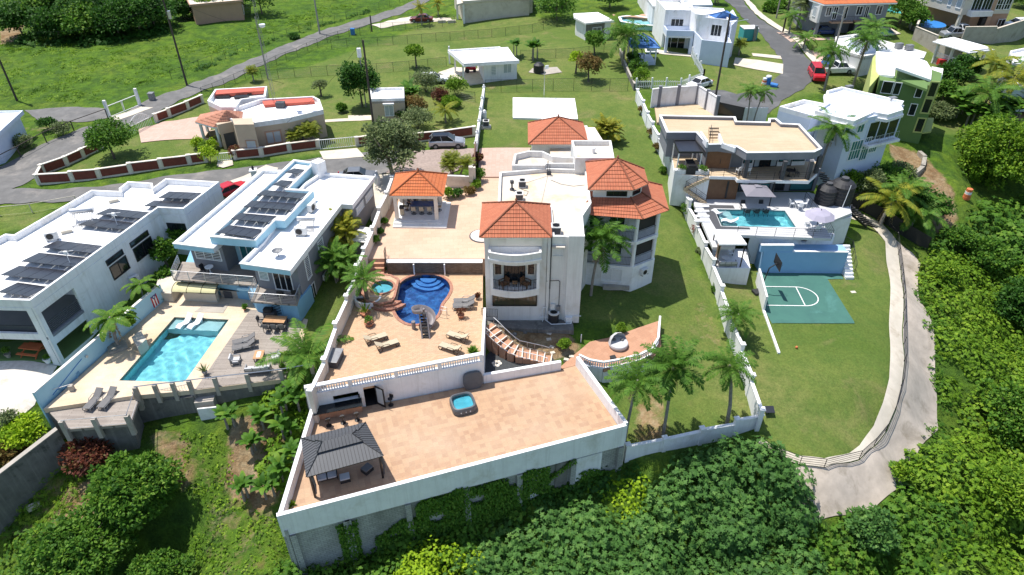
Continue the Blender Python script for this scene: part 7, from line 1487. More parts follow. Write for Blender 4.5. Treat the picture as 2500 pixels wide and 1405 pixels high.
ll=[P2(1722,487,3),P2(1795,487,3),(P2(1795,487,3)[0],P2(1795,487,3)[1]+2.2),(P2(1985,460,3)[0],P2(1795,487,3)[1]+2.2),(P2(1990,460,3)[0]+.3,80),(P2(1722,487,3)[0],80)]
MB().prism(ll,2.9,5.7).B('lower_wall','grey_wall',t)
W=Wall(ll[0],ll[1]);m=MB();LW=(Vector(ll[1])-Vector(ll[0])).length;W.box(m,0,LW,3.02,5.7,0,.05);m.B('wood_cladding','wood_brown',t,label='brown wood clad wall of the lower storey');m=MB();W.box(m,LW*.62,LW*.68,3.2,5.3,.05,.12);m.B('dark_strip','dark',t)
W=Wall(ll[2],ll[3]);LW=(Vector(ll[3])-Vector(ll[2])).length
for k0,k1,mm in ((.01,.09,'glass_teal'),(.12,.2,'glass_pale'),(.3,.45,'glass_teal'),(.5,.62,'glass'),(.7,.95,'glass_teal')):window(W,(LW*k0,LW*k1,3.1,5.3),t,'dark_metal',mm,Q=0,nv=0,name='glass_door')
sl=[P2(a,b,5.95)for a,b in [(1722,431),(1795,433),(1800,440),(1975,443),(1996,424),(2000,395),(1722,390)]];MB().prism(sl,5.62,5.95).B('floor_slab','white',t);MB().prism(inset(sl,.1),5.95,5.98).B('balcony_floor','plank_tan',t)
W=Wall(uw[6]if False else min(uw,key=lambda q:math.dist(q,bd[6])),min(uw,key=lambda q:math.dist(q,bd[5])));LW=(Vector(W.b)-Vector(W.a)).length
for k0,k1,mm,nm in ((.02,.14,'glass_teal','window'),(.19,.27,'glass_pale','sliding_panel'),(.28,.44,'glass','glass_door'),(.45,.54,'glass_pale','sliding_panel'),(.58,.7,'glass_teal','window'),(.71,.77,'glass_pale','sliding_panel'),(.8,.97,'glass_teal','window')):window(W,(LW*k0,LW*k1,6.05 if 'window'!=nm else 6.6,7.9),t,'dark_metal',mm,Q=0,nv=0,name=nm)
m=MB();W.box(m,0,LW,5.98,8.1,-.02,.012);m.B('white_wall_panel','white',t)
for a,b in ((1818,436),(1909,440),(1972,440),(1993,425)):q=P(a,b,5.98);MB().obox(q.x,q.y+.25,5.98,8.12,.4,.4).B('column','grey_dark',t)
railing([(*P2(a,b,5.98),5.98)for a,b in [(1735,430),(1797,432),(1803,438),(1973,441),(1994,424)]],m='dark_metal',sp=9,horiz=3,post=1.8,hh=.95,parent=t)
for (a,b),r_,lb in [((1802,425),.3,'white wicker egg chair on the dark house balcony, left'),((1823,427),.3,'white wicker egg chair on the dark house balcony, right')]:place(dchair,'egg',(*P2(a,b,5.98),5.99),-1.2,lb,'egg chairs on the balcony')
q=P2(1925,431,5.98);round_table((*q,5.99),.5,.75,'round table on the balcony of the dark house',m='dark');
for dx,lb in ((-.8,'black chair left of the balcony round table'),(.8,'black chair right of the balcony round table')):place(dchair,'blkch',(q[0]+dx,q[1],5.99),0 if dx<0 else PI,lb,'balcony chairs')
W=Wall(min(uw,key=lambda q:math.dist(q,bd[9])),min(uw,key=lambda q:math.dist(q,bd[8])));LW=(Vector(W.b)-Vector(W.a)).length
m=MB();W.box(m,.1,LW-.1,5.95,8.1,.0,.06);m.B('wood_doors','wood_brown',t,label='large brown wooden double doors of the upper storey');m=MB();W.box(m,LW*.58,LW*.6,6.6,7.2,.06,.12);m.B('door_handle','dark',t)
MB().prism([P2(a,b,8.2)for a,b in [(1702,330),(1729,362),(1797,366),(1797,357),(1727,353),(1700,323)]],7.95,8.36).B('canopy_fascia','grey_dark',t)
# rooftop stair
for k in range(5):q=P(1744,352-k*7,8.3+k*.12);MB().obox(q.x,q.y+.5,8.58,8.62+.16*k,1.1,.4).B('roof_step','plank_tan',t)
[MB().wall(P2(*a,9.4),P2(*b,9.4),.2,8.6,c).B('stair_parapet','white',t)for a,b,c in (((1728,345),(1711,320),9.35),((1765,345),(1757,323),9.2),((1766,345),(1797,356),9.15))];railing([(*P2(1733,342,9),8.65),(*P2(1735,318,9),8.65)],m='dark_metal',parent=t,sp=9,post=1)
# left upper terrace
lt=[P2(a,b,5.95)for a,b in [(1640,380),(1646,425),(1733,433),(1733,390),(1700,375)]];MB().prism(lt,2,5.94).B('terrace_wall','white',t);MB().prism(inset(lt,.05),5.94,5.97).B('terrace_floor','plank_tan',t)
pg=[P2(a,b,8.3)for a,b in [(1645,343),(1699,342),(1717,371),(1657,371)]];T=thing('louvred_pergola','dark louvred pergola over the upper terrace of the dark house','pergola',(*pg[3],5.97));m=MB().prism(inset(pg,.08),8.15,8.22);m.B('roof','panel',T);MB().parapet(pg,.12,8.1,8.32).B('frame','dark_metal',T)
for x,y in inset(pg,.1):MB().obox(x,y,5.97,8.12,.12,.12).B('post','trim_white',T)
q=P2(1683,415,5.97);table((*q,5.98),PI/2,1.6,.9,.95,'black topped high table under the louvred pergola',top='dark',leg='trim_white')
for (a,b),lb in [((1662,423),'white rectangular planter left of the grill terrace'),((1713,425),'white rectangular planter at the head of the zigzag stairs')]:q=P(a,b,5.97);T=thing('planter',lb,'planter',q);MB().obox(q.x,q.y,5.97,6.4,1.5,.5,-.05).B('box','white',T);meshobj('foliage',crown_mesh('foliage',.6,.25,.3,8,40,.14,'leaf_mid',.4,-.2),T,(0,0,.35))
q=P(1687,424,5.97);T=thing('grill_cart','black barbecue grill at the edge of the upper terrace','grill',q);MB().obox(q.x,q.y,6.0,6.8,1.3,.5).B('cart','dark',T);MB().obox(q.x,q.y,6.8,7.05,.9,.5).B('lid','dark_metal',T,bev=.06)
# zigzag stairs
T=thing('zigzag_stairs','tan zigzag outdoor stairs with black railings beside the brown clad wall','stairs',P(1700,470,3));a=P(1728,432,5.95);b=P(1672,458,4.4);c=P(1722,494,3.05)
for p0,p1 in ((a,b),(b,c)):
 for k in range(9):q=p0.lerp(p1,(k+.5)/9);MB().obox(q.x,q.y+.3,q.z-.25,q.z,.5,1.1).B('step','plank_tan',T)
 railing([tuple(p0+Vector((0,-.25,0))),tuple(p1+Vector((0,-.25,0)))],m='dark_metal',sp=9,post=1.4,hh=.9,horiz=3,parent=T)
MB().prism([P2(a,b,3)for a,b in [(1700,470),(1722,480),(1722,465)]],2.5,5.6).B('stair_core','white',T)
# umbrellas, tables
uq=[P2(a,b,5.6)for a,b in [(1808,449),(1872,452),(1896,480),(1822,478)]];cx,cy=sum(a for a,b in uq)/4,sum(b for a,b in uq)/4;T=thing('cantilever_umbrella','large grey square cantilever umbrella over the dining table by the right pool','umbrella',(cx,cy,3));m=MB();e=ccw(uq)
for i in range(4):m.add([(*e[i],5.5),(*e[(i+1)%4],5.5),(cx+(e[(i+1)%4][0]-cx)*.2,cy+(e[(i+1)%4][1]-cy)*.2,6.05),(cx+(e[i][0]-cx)*.2,cy+(e[i][1]-cy)*.2,6.05)],[(0,1,2,3)])
m.B('canopy',mat('umbrella',(.22,.21,.24),(.19,.18,.21),1,.85),T);MB().add([(cx+(q[0]-cx)*.24,cy+(q[1]-cy)*.24,6.1)for q in e]+[(cx,cy,6.25)],[(0,1,4),(1,2,4),(2,3,4),(3,0,4)]).B('vent','umbrella',T);MB().bar((cx+2.2,cy+1.2,3),(cx+2.2,cy+1.2,5.9),.06).bar((cx+2.2,cy+1.2,5.9),(cx,cy,6.3),.05).B('pole','dark_metal',T)
table((cx,cy-.2,3.01),0,2.6,1.0,.75,'long grey dining table under the cantilever umbrella',top='pale_fabric')
for k,(dx,dy,r_)in enumerate([(-1,-.9,-1.57),(0,-.9,-1.57),(1,-.9,-1.57),(-1,.7,1.57),(1,.7,1.57)]):place(dchair,'blkch',(cx+dx,cy-.2+dy,3.01),r_,'black chair at the umbrella dining table, '+['front left','front middle','front right','rear left','rear right'][k],'chairs under the cantilever umbrella')
q=P(2003,522,5.2);T=thing('round_umbrella','faded lilac round umbrella at the right corner of the pool terrace','umbrella',(q.x,q.y,2.6));MB().lathe(q.x,q.y,[(1.55,4.95),(1.0,5.35),(.05,5.6)],8,False).B('canopy',mat('lilac',(.36,.34,.42),(.32,.30,.38),1,.9),T);MB().bar((q.x,q.y,2.6),(q.x,q.y,5.75),.035).B('pole','dark_metal',T)
for (a,b),nm in (((1946,505),'far side of the right pool'),((1985,560),'railing corner of the right pool')):
 q=P(a,b,3.01);table(q,0,.85,.85,.74,'white square table by the '+nm,top='white_paint',leg='white_paint')
 for dx,dy,r_,w in ((-.7,0,PI,'left'),(.7,0,0,'right'),(0,-.7,-PI/2,'front')):place(dchair,'egg',(q.x+dx,q.y+dy,3.01),r_,'white chair on the %s of the table by the %s'%(w,nm),'white chairs by the right pool')
# front yard of dark house
MB().prism([P2(a,b,4.0)for a,b in [(1598,263),(1700,254),(1748,287),(1740,300),(1604,300)]],3.2,4.05).B('front_patio','plank_tan',label='tan paved front patio behind the dark house',cat='patio')
pt=[(1588,262),(1607,259),(1652,256),(1699,253),(1722,268),(1746,284)];g=[P(a,b,4)for a,b in pt];T=thing('panel_wall','white wall with dark grey pillars around the front patio','wall',g[0])
for a,b in zip(g[:-1],g[1:]):MB().wall((a.x,a.y),(b.x,b.y),.2,3,6.6).B('wall_panel','white',T);MB().wall((a.x,a.y),(b.x,b.y),.3,6.6,6.68).B('coping','white',T)
for a in g[1:]:MB().obox(a.x,a.y,3,6.95,.45,.45,-.1).B('pillar','grey_wall',T)
T=thing('mesh_gate','dark mesh gate beside the front patio of the dark house','gate',G(1750,280));a,b,c=G(1750,282),G(1812,296),G(1868,300);MB().quad(a,b,b+Vector((0,0,1.9)),a+Vector((0,0,1.9))).B('mesh','shade_net',T);MB().bar(a,a+Vector((0,0,2)),.05).bar(b,b+Vector((0,0,2)),.05).bar(a+Vector((0,0,1.9)),b+Vector((0,0,1.9)),.04).B('frame','dark_metal',T)
MB().wall((b.x,b.y),(c.x,c.y),.2,3,5.4).B('garden_wall','white',label='short white garden wall behind the pair of palms',cat='wall')
palm((1822,302),4.4,'slender palm behind the tan roof, left of the pair','coco',.62,(-.3,0),.1);palm((1838,304),4.4,'slender palm behind the tan roof, right of the pair','coco',.62,(.6,0),.1)
palm(P(2000,415,3.5),5.2,'coconut palm between the dark house and the white-blue house','coco',1.0,(.4,0),.16,Q=0)
for i,(a,b)in enumerate([(1625,345),(1640,372)]):q=GT(a,b,.3);m=MB();m.obox(q[0]+.9,q[1],4,5.3,.5,.9,.2);m.B('wall_condenser','offwhite',label='condenser unit in the side passage, '+('farther' if i==0 else 'nearer'),cat='air conditioner')
for i in range(4):q=P(1700,505+i*12,z);MB().box(q.x-.2,q.y-.2,z,q.x+1.4,q.y+.15,z+.12).B('bench_slab','white',label='white slab bench by the boundary wall, %s'%['farthest','second','third','nearest'][i],cat='bench',group='slab benches')
# ================= white-blue terrace house =================
t=thing('white_villa','tall white and pale blue three-storey house with bright white roof','house',(46,82,2));zr=10.3
rp=[P2(a,b,zr)for a,b in [(1990,270),(2043,286),(2085,296),(2133,274),(2168,280),(2206,268),(2200,258),(2207,247),(2055,212),(2018,222),(2022,250)]]
mat('white_blue',(.62,.68,.80),(.56,.62,.74),1,.8)
iw=inset(rp,.5);iw=[min(iw,key=lambda q:math.dist(q,k))for k in (rp[2],rp[5],rp[7],rp[8],rp[9],rp[0])];MB().prism(iw,1.0,zr-.3).B('wall','white_blue',t);MB().prism(inset(rp,.25),zr-.55,zr-.35).B('roof','roofwhite',t);MB().parapet(rp,.25,zr-.55,zr).B('parapet','white',t);MB().parapet(inset(rp,-.18),.3,zr-.9,zr-.55).B('cornice','white',t)
lp=[P2(a,b,7.9)for a,b in [(1903,260),(1962,243),(2025,255),(1982,282)]];MB().prism(lp,2.5,7.3).B('side_wing','white_blue',t);MB().prism(inset(lp,.2),7.3,7.35).B('side_roof','roofwhite',t);MB().parapet(lp,.22,7.3,7.9).B('side_parapet','white',t)
W=Wall(iw[0],iw[1]);L=math.dist(iw[0],iw[1]);Wl=Wall(iw[5],iw[0]);LL=math.dist(iw[5],iw[0]);window(Wl,(LL*.55,LL*.65,7.2,8.8),t,'trim_white','glass_teal',Q=0,nv=0);m=MB();Wl.box(m,.5,LL*.45,6.4,9.1,0,.5);m.B('bay','white',t)
for w_,a,b,c,d,nv_ in ((W,2076,346,2100,387,3),(W,2104,339,2119,388,2),(W,2124,343,2140,370,3),(W,2095,301,2108,322,1),(W,2064,302,2074,325,0),(W,2147,341,2157,356,1)):
 s0=w_.at(a,(b+d)/2)[0];s1=w_.at(c,(b+d)/2)[0];z0=w_.at((a+c)/2,d)[1];z1_=w_.at((a+c)/2,b)[1];window(w_,(s0,s1,z0,z1_),t,'trim_white','glass_teal',Q=0,nv=nv_,nh=nv_>1)
sa,sb=W.at(2122,312)[0],W.at(2190,305)[0];window(W,(sa,sb,6.8,9.2),t,'white_blue','glass',Q=0,nv=2,name='loggia_opening',fw=.2);x0=W.p(sa,6.65,.6);x1=W.p(sb,6.65,.6);railing([x0,x1],m='steel',parent=t,hh=.95,sp=.3);m=MB();W.box(m,sa-.2,sb+.2,6.35,6.65,0,.9);m.B('loggia_slab','white',t);m=MB();W.box(m,sa-1,sb-.5,2.3,2.75,0,1.6);m.B('lower_balcony','grey_wall',t)
x,y,_=Wl.p(LL-.4,0,.5);ac_unit((P(2063,410,3).x,P(2063,410,3).y-.2,2.6),-.7,'white air conditioner low on the white-blue house wall',1.3)
for a,b in ((2072,217),(2178,245)):q=P(a,b,10);MB().obox(q.x,q.y,9.8,10.4,.9,.6,.3).B('roof_unit','grey_metal',label='grey vent unit on the bright white roof, '+('left' if a<2100 else 'right'),cat='vent')
a,b=G(2010,395),G(2040,420);MB().slab(a+Vector((0,0,2.2)),b+Vector((0,0,2.2)),b+Vector((1.6,.8,2.0)),a+Vector((1.6,.8,2.0)),.1).B('wooden_landing','wood_brown',label='brown wooden landing beside the white-blue house',cat='landing')
# ================= green house =================
t=thing('green_house','tall dark green house with stepped white sloping roof and yellow trim','house',(54,92,3));
gp_=[P2(a,b,10.2)for a,b in [(2152,186),(2181,188),(2271,198),(2298,200),(2304,168),(2262,155),(2192,128),(2143,130)]]
MB().prism(gp_,1.5,9.6).B('wall','green_dark',t)
def slope_roof(pts,name,m='roofwhite',th=.3):
 v=[P(a,b,z)for a,b,z in pts];n=len(v);MB().add(v+[q-Vector((0,0,th))for q in v],[tuple(range(n))[::-1],tuple(range(n,2*n))]+[(i,(i+1)%n,(i+1)%n+n,i+n)for i in range(n)]).B(name,MATS[m],t)
slope_roof([(2187,165,11.4),(2273,195,9.9),(2275,170,10.3),(2262,150,10.6),(2193,124,11.9)],'upper_roof');slope_roof([(2139,126,10.6),(2190,129,10.9),(2184,186,10.0),(2150,182,9.8),(2140,170,9.8)],'left_roof');slope_roof([(2271,196,9.2),(2299,193,9.2),(2303,168,9.6),(2275,163,9.6)],'right_roof')
MB().prism([P2(a,b,11)for a,b in [(2187,167),(2272,196),(2273,180),(2192,130)]],9.5,9.8).B('gable_wall','green_dark',t);MB().prism([P2(a,b,9)for a,b in [(2120,222),(2150,187),(2143,132),(2128,150)]],3,9.5).B('side_wall','green_yellow',t)
W=Wall(gp_[0],gp_[2]);
for px0,py0 in ((2166,214),(2190,217),(2244,224),(2228,268)):s,zz=W.at(px0,py0);w_=.6 if px0==2166 else .36;window(W,(s-w_,s+w_,zz-.75,zz+.75),t,'trim_white','glass',Q=0,nv=1 if w_>.6 else 0)
W=Wall(gp_[2],gp_[4]);L=(Vector(gp_[4])-Vector(gp_[2])).length
W=Wall(gp_[2],gp_[3]);L=(Vector(gp_[3])-Vector(gp_[2])).length;MB().prism([gp_[3],(gp_[3][0]+1.4,gp_[3][1]+.4),(gp_[4][0]+1.2,gp_[4][1]),gp_[4]],3,3.2).B('balcony_slab','green_yellow',t)
for zz in (3.3,6.0,8.2):window(W,(.25,L-.25,zz,zz+1.8),t,'green_yellow','glass',Q=0,nv=0,name='balcony_opening',fw=.18)
# ================= far right =================
def simple(name,label,base,z0,z1,wall,roof='roofwhite',par=.5,over=0,cap=None):return flatroof_house(name,label,[P2(a,b,z1)for a,b in base],z0,z1-par,par,.22,wall,roof,over,cap=cap)
b0,b1=P2(1990,92,5.5),P2(2148,87,5.5);t=thing('grey_house','two-storey grey house with bright orange hip roof at the top edge','house',(*b0,5.5));L=math.dist(b0,b1)
l0=P2(1967,80,5.5);bodyp=[b0,b1,(b1[0]+2,b1[1]+11),(l0[0]+1,l0[1]+12),l0];MB().prism([(a,b+(0))for a,b in bodyp],8.1,11.2).B('upper_wall','grey_wall',t);W=Wall(b0,b1);Wl=Wall(l0,b0)
low=[(b0[0]+.5,b0[1]+2.5),(b1[0],b1[1]+2.5),bodyp[2],bodyp[3],(l0[0],l0[1]+2.5)];MB().prism(low,4.5,8.1).B('lower_wall','grey_wall',t)
for k in (0,.33,.6,.985):x,y,_=W.p(L*k,0,-.3);MB().obox(x,y,4.5,8.1,.5,.5).B('column','grey_wall',t)
MB().prism([W.p(L*.6,0,-.2)[:2],W.p(L*.63,0,-.2)[:2],W.p(L*.63,0,-2.6)[:2],W.p(L*.6,0,-2.6)[:2]],4.6,8.1).B('carport_wall','grey_dark',t)
for k0,k1,n_ in ((.07,.14,'window'),(.18,.24,'balcony_door'),(.33,.39,'balcony_door'),(.53,.61,'window'),(.66,.71,'balcony_door'),(.83,.91,'window')):window(W,(L*k0,L*k1,8.6 if 'door' in n_ else 9.2,10.6),t,'trim_white','glass',Q=0,nv=1,name=n_)
for k0,k1 in ((.15,.47),(.52,.8)):m=MB();W.box(m,L*k0,L*k1,8.1,8.3,0,1.1);m.B('balcony_slab','salmon',t);railing([W.p(L*k0,8.3,1.05),W.p(L*k1,8.3,1.05)],parent=t,sp=.3,hh=.9)
LL=math.dist(l0,b0);m=MB();Wl.box(m,LL*.25,LL+.0,8.0,11.0,.01,.5);m.B('pale_bay','offwhite',t);window(Wl,(LL*.5,LL*.75,8.9,10.4),t,'trim_white','glass_pale',Q=0,nv=2,d0=.5)
ep=[(l0[0]-.8,l0[1]-.6),(b0[0]-.2,b0[1]-.9),(b1[0]+.9,b1[1]-.9),(b1[0]+3,b1[1]+12),(l0[0],l0[1]+13)];m=MB();cc=(sum(a for a,b in ep)/5,sum(b for a,b in ep)/5);
c0,c1=(cc[0]-3,cc[1]),(cc[0]+4,cc[1])
for i in range(5):
 A,B=ep[i],ep[(i+1)%5];n0=c0 if math.dist(A,c0)<math.dist(A,c1)else c1;n1=c0 if math.dist(B,c0)<math.dist(B,c1)else c1;tile_face(m,(*A,11.3),(*B,11.3),(*n1,13.6),(*n0,13.6),6)
m.B('roof','clay_orange',t);MB().prism(ep,11.05,11.28).B('soffit','white',t)
car(P(2022,90,5.5)+Vector((0,1.6,0)),0,'dark blue car under the grey house carport','blue_paint','sedan')
# beige house
c0,cL,cR=P2(2330,78,5.9),P2(2240,52,5.9),P2(2446,74,5.9);t=thing('beige_house','large beige and peach two-storey house with white flat roof at the top right','house',(*c0,5.9));bk=(cR[0]+3,cR[1]+12);bl_=(cL[0]+2,cL[1]+14)
MB().prism([c0,cR,bk,bl_,cL],8.8,12.2).B('upper_wall','beige',t);MB().prism([(c0[0]+3,c0[1]+1.5),cR,bk,bl_,(cL[0]+2,cL[1]+3)],5,8.8).B('lower_wall','salmon',t);rp=inset([c0,cR,bk,bl_,cL],-.5);MB().prism(rp,12.2,12.45).B('roof','roofwhite',t);MB().parapet(rp,.3,12.45,12.65).B('parapet','white',t)
W=Wall(c0,cR);L=math.dist(c0,cR);MB().obox(*W.p(.3,0,-.3)[:2],5,8.8,.5,.5).B('column','beige',t)
for k in (.17,.38):window(W,(L*k,L*k+1.8,9.3,11.4),t,'trim_white','glass',Q=0,nv=2)
for k in (.68,.8):window(W,(L*k,L*k+1.5,9.6,11.2),t,'trim_white','glass',Q=0,nv=2,nh=1)
window(W,(L*.85,L*.85+1.3,6.4,7.8),t,'trim_white','glass',Q=0,nv=1);m=MB();W.box(m,L*.12,L*.56,8.7,9.6,.0,1.2);m.B('balcony','offwhite',t);m=MB();W.box(m,L*.58,L*.66,6,12.1,.01,.15);m.B('accent_panel','salmon',t);m=MB();W.box(m,L*.5,L*.6,5.9,8.2,-2,.02);m.B('garage_opening','dark',t)
W=Wall(cL,c0);L=math.dist(cL,c0)
for k,w_ in ((.2,.5),(.38,.9),(.65,.6),(.88,.9)):window(W,(L*k-w_/2,L*k+w_/2,10.2 if k<.5 else 9.8,11.2),t,'trim_white','glass_pale',Q=0,nv=0)
# pool, cars
q=P(2276,84,5.6);t=thing('above_ground_pool','round above-ground pool with blue cover at the top right','swimming pool',q);MB().cyl(q.x,q.y+2.4,2.9,5.5,6.8,28).B('wall','grey_metal',t);MB().cyl(q.x,q.y+2.4,2.95,6.8,6.86,28).B('cover','blue_plastic',t);m=MB();[m.bar((q.x+3*math.cos(a),q.y+2.4+3*math.sin(a),5.5),(q.x+2.97*math.cos(a),q.y+2.4+2.97*math.sin(a),6.85),.06,5)for a in np.linspace(0,2*PI,17)[:-1]];m.B('legs','steel',t)
car(P(2332,92,5.7),.05+PI,'silver pickup truck parked beside the above-ground pool','silver_paint','pickup');car(P(2347,80,5.8),-PI/2+.2,'white car under the overhang of the beige house','white_paint','sedan');car(P(2480,68,5.9),PI+.15,'silver SUV with blue hood area at the right edge of the beige house','white_paint','suv')
for pts,lb,tp in [([(2227,97),(2277,128),(2334,168)],'long grey block wall slanting below the beige house driveway',2.2),([(2344,104),(2418,108),(2500,90),(2600,70)],'grey retaining wall running right below the beige house',2.6),([(2235,80),(2228,97)],'short grey pillar wall beside the above-ground pool',2.4)]:
 stepped_wall(pts,.25,tp,lb,'block_wall',False,m='concrete',capm='concrete_pale',cap=.06,base=-1)
drape('driveway_brown',[(2330,92),(2420,90),(2600,50),(2600,68),(2500,84),(2344,100)],'paver_patio',.06)
q=[P2(a,b,8.0)for a,b in [(2284,98),(2328,91),(2423,117),(2369,124)]];t=thing('white_carport','open white carport with flat roof and low white railing','carport',(*q[3],4.5));MB().prism(q,7.75,8.0).B('roof','roofwhite',t);MB().prism(inset(q,-.25),7.6,7.75).B('fascia','white',t)
for x,y in inset(q,.5)+[lerp(inset(q,.5)[0],inset(q,.5)[-1],.5)]:MB().obox(x,y,4.3,7.65,.35,.35).B('column','offwhite',t)
a,b=inset(ccw(q),.4)[0:2];qq=inset(q,.5);ss=sorted(qq,key=lambda k:k[1])[:2];lq=min(qq,key=lambda k:k[0]);MB().wall(lq,ss[0],.2,3.0,5.3).B('base_wall','concrete',t);railing([(*lq,5.3),(*ss[0],5.3)],m='trim_white',horiz=3,post=2,hh=.8,parent=t,r=.05,pr=.06);MB().obox(sum(a for a,b in q)/4-2,sum(b for a,b in q)/4,4.6,5.5,1.8,.8).B('red_bench','red_paint',t);car((sum(a for a,b in q)/4+2,sum(b for a,b in q)/4+.5,4.6),.3,'dark car parked under the white carport','dark','sedan')
t=simple('cluttered_white_house','low white house with cluttered dirty flat roof behind the green house',[(2040,90),(2098,82),(2262,128),(2255,142),(2200,145),(2140,132),(2108,138),(2040,118)],4,7.4,'offwhite',par=.3)
q=[P2(a,b,9.0)for a,b in [(2077,88),(2103,80),(2149,98),(2107,103)]];MB().prism(q,7.1,8.7).B('roof_room','white_blue',t);MB().parapet(q,.2,8.7,9.0).B('roof_room_parapet','white',t);MB().prism(inset(q,.5),8.75,8.95).B('roof_solar_panel','panel',t)
for (a,b),nm in (((2193,118),'left'),((2218,122),'right')):q=P(a,b,7.2);MB().obox(q.x,q.y,7.1,8.0,1.1,.7,.2).B('roof_condenser','grey_metal',label='grey condenser on the cluttered white roof, '+nm,cat='air conditioner')
q=P(2420,185,4.5);simple('right_edge_roof_house','white low house with pale roof at the right edge',[(2440,185),(2480,165),(2620,140),(2640,210),(2460,212)],3.5,6.5,'white_blue',par=.2);m=[P2(a,b,7)for a,b in [(2460,140),(2498,132),(2560,140),(2560,175),(2465,172)]];flatroof_house('right_edge_tower','small white tower block with blue awning at the right edge',m,5,7.6,.4,.2,'white');
stepped_wall([(2435,218),(2500,214),(2620,210)],.15,2.0,'grey corrugated fence below the right edge house','corrugated_fence',False,m='grey_metal',cap=.03,capm='grey_metal',base=-.5,cat='fence')
# white and blue house
t=thing('white_blue_house','white two-storey house with balcony terraces and small blue tiled roof','house',(38,113,4.5));
A_=[P2(a,b,10.9)for a,b in [(1606,18),(1696,20),(1682,37),(1623,36)]];c0,c1=P2(1621,133,4.4),P2(1686,135,4.4);W=Wall(c0,c1);ux=A_[0][0],A_[0][1]
wz=[(c0[0],c0[1]+3),(c1[0]+.3,c1[1]+3),(c1[0]+1.2,c1[1]+11),(c0[0]-.3,c0[1]+11)];MB().prism(wz,4,10.5).B('wall','white',t);MB().parapet(wz,.2,10.5,11.0).B('parapet','white',t);MB().prism(inset(wz,.19),10.5,10.55).B('roof','roofwhite',t)
bz=[c0,c1,(c1[0],c1[1]+3),(c0[0],c0[1]+3)];MB().prism(bz,7.2,7.5).B('balcony_slab','white',t);MB().parapet(bz,.18,7.5,8.4).B('balcony_parapet','white_blue',t)
for x,y in ((c0[0]+.2,c0[1]+.2),(c1[0]-.2,c1[1]+.2)):MB().obox(x,y,4,7.2,.45,.45).B('column','white_blue',t)
WW=Wall(wz[0],wz[1]);window(WW,(1.2,3.2,7.6,9.5),t,'trim_white','glass',Q=0,nv=2,name='balcony_door');window(WW,(.4,3.9,4.5,6.9),t,'trim_white','glass',Q=0,nv=2,name='patio_opening')
d0,d1=P2(1704,158,4.3),P2(1775,168,4.2);dz=[d0,d1,(d1[0]+1.3,d1[1]+9),(d0[0]-.2,d0[1]+9)];MB().prism(dz,3.4,7.3).B('garage_block','white_blue',t);MB().parapet([(a,b)for a,b in dz],.2,7.3,8.3).B('terrace_parapet','white_blue',t);MB().prism(inset(dz,.19),7.3,7.35).B('terrace_floor','roofwhite',t)
ez=[(d0[0]+.2,d0[1]+3.5),(d1[0],d1[1]+3.5),(d1[0]+1,d1[1]+11),(d0[0]-1,d0[1]+11)];MB().prism(ez,7.35,10.6).B('upper_block','white',t);MB().parapet(ez,.2,10.6,11.0).B('upper_parapet','white',t);MB().prism(inset(ez,.19),10.6,10.65).B('upper_roof','roofwhite',t);WE=Wall(ez[0],ez[1]);window(WE,(2.0,3.6,8.3,10.0),t,'trim_white','glass',Q=0,nv=2)
e3=P2(1792,142,4.5);MB().prism([(d1[0]+.3,d1[1]+2.6),(e3[0],e3[1]+1.6),(e3[0]+.8,e3[1]+8),(d1[0]+1.1,d1[1]+9)],3.8,10.4).B('blue_side_wall','white_blue',t);hip_roof([P2(a,b,10.6)for a,b in [(1728,38),(1748,46),(1803,45),(1775,27)]],[P2(1765,30,11.8)],10.6,11.8,'tile_blue',t,5,cap='tile_blue',fin=False)
q=P(1712,38,11);MB().lathe(q.x,q.y,[(1.2,10.6),(1.2,11.4),(.9,11.5)],16).B('roof_tank','white',label='round white tank on the roof of the white and blue house',cat='tank');q=P(1660,25,11);MB().bar((q.x-1,q.y,10.6),(q.x,q.y,12.2),.05).lathe(q.x,q.y,[(.05,12),(.6,12.4)],10,False).B('roof_dish','steel',label='large dish antenna on the white and blue house roof',cat='antenna')
# top teal/white house and its pool
simple('teal_trimmed_house','white and teal low house at the top edge beside a patio pool',[(1635,-40),(1660,5),(1700,13),(1740,12),(1735,0),(1700,-40)],5,8.8,'white_blue',par=.25)
simple('white_lower_house','white flat roofed wing with teal door, left of the teal house',[(1560,-30),(1595,15),(1650,25),(1640,-10),(1600,-40)],5,8.4,'white',par=.25)
m=MB().prism([P2(a,b,5.1)for a,b in [(1490,30),(1500,12),(1600,20),(1604,48),(1540,42),(1500,42)]],4.6,5.15);m.B('coral_patio','salmon',label='coral coloured patio beside the far curved pool',cat='patio')
basin('far_curved_pool','pale curved pool behind the brick cabin, far right',[P2(a,b,5.0)for a,b in [(1515,44),(1545,40),(1600,50),(1606,64),(1560,62),(1520,54)]],4.95,4.1,'mosaic_aqua','water_pale',zt=5.1,coping='white',cw=.5)
basin('far_right_pool','teal pool beside the grey orange-roofed house',[P2(a,b,5.6)for a,b in [(2146,68),(2165,70),(2188,82),(2160,86),(2144,80)]],5.5,4.7,'mosaic_aqua','water_aqua',zt=5.62,coping='concrete_pale',cw=.6)
q=P(2165,52,5.7);T=thing('shade_sail','turquoise shade sail over the far teal pool','shade sail',q);MB().slab((q.x-2,q.y,7.6),(q.x+2.2,q.y-.5,7.2),(q.x+1.5,q.y+2.4,8.2),(q.x-2.2,q.y+2.2,7.9),.05).B('sail','turquoise',T);MB().bar((q.x-2,q.y,5.5),(q.x-2,q.y,7.7),.05).bar((q.x+2.2,q.y-.5,5.5),(q.x+2.2,q.y-.5,7.3),.05).B('post','steel',T)
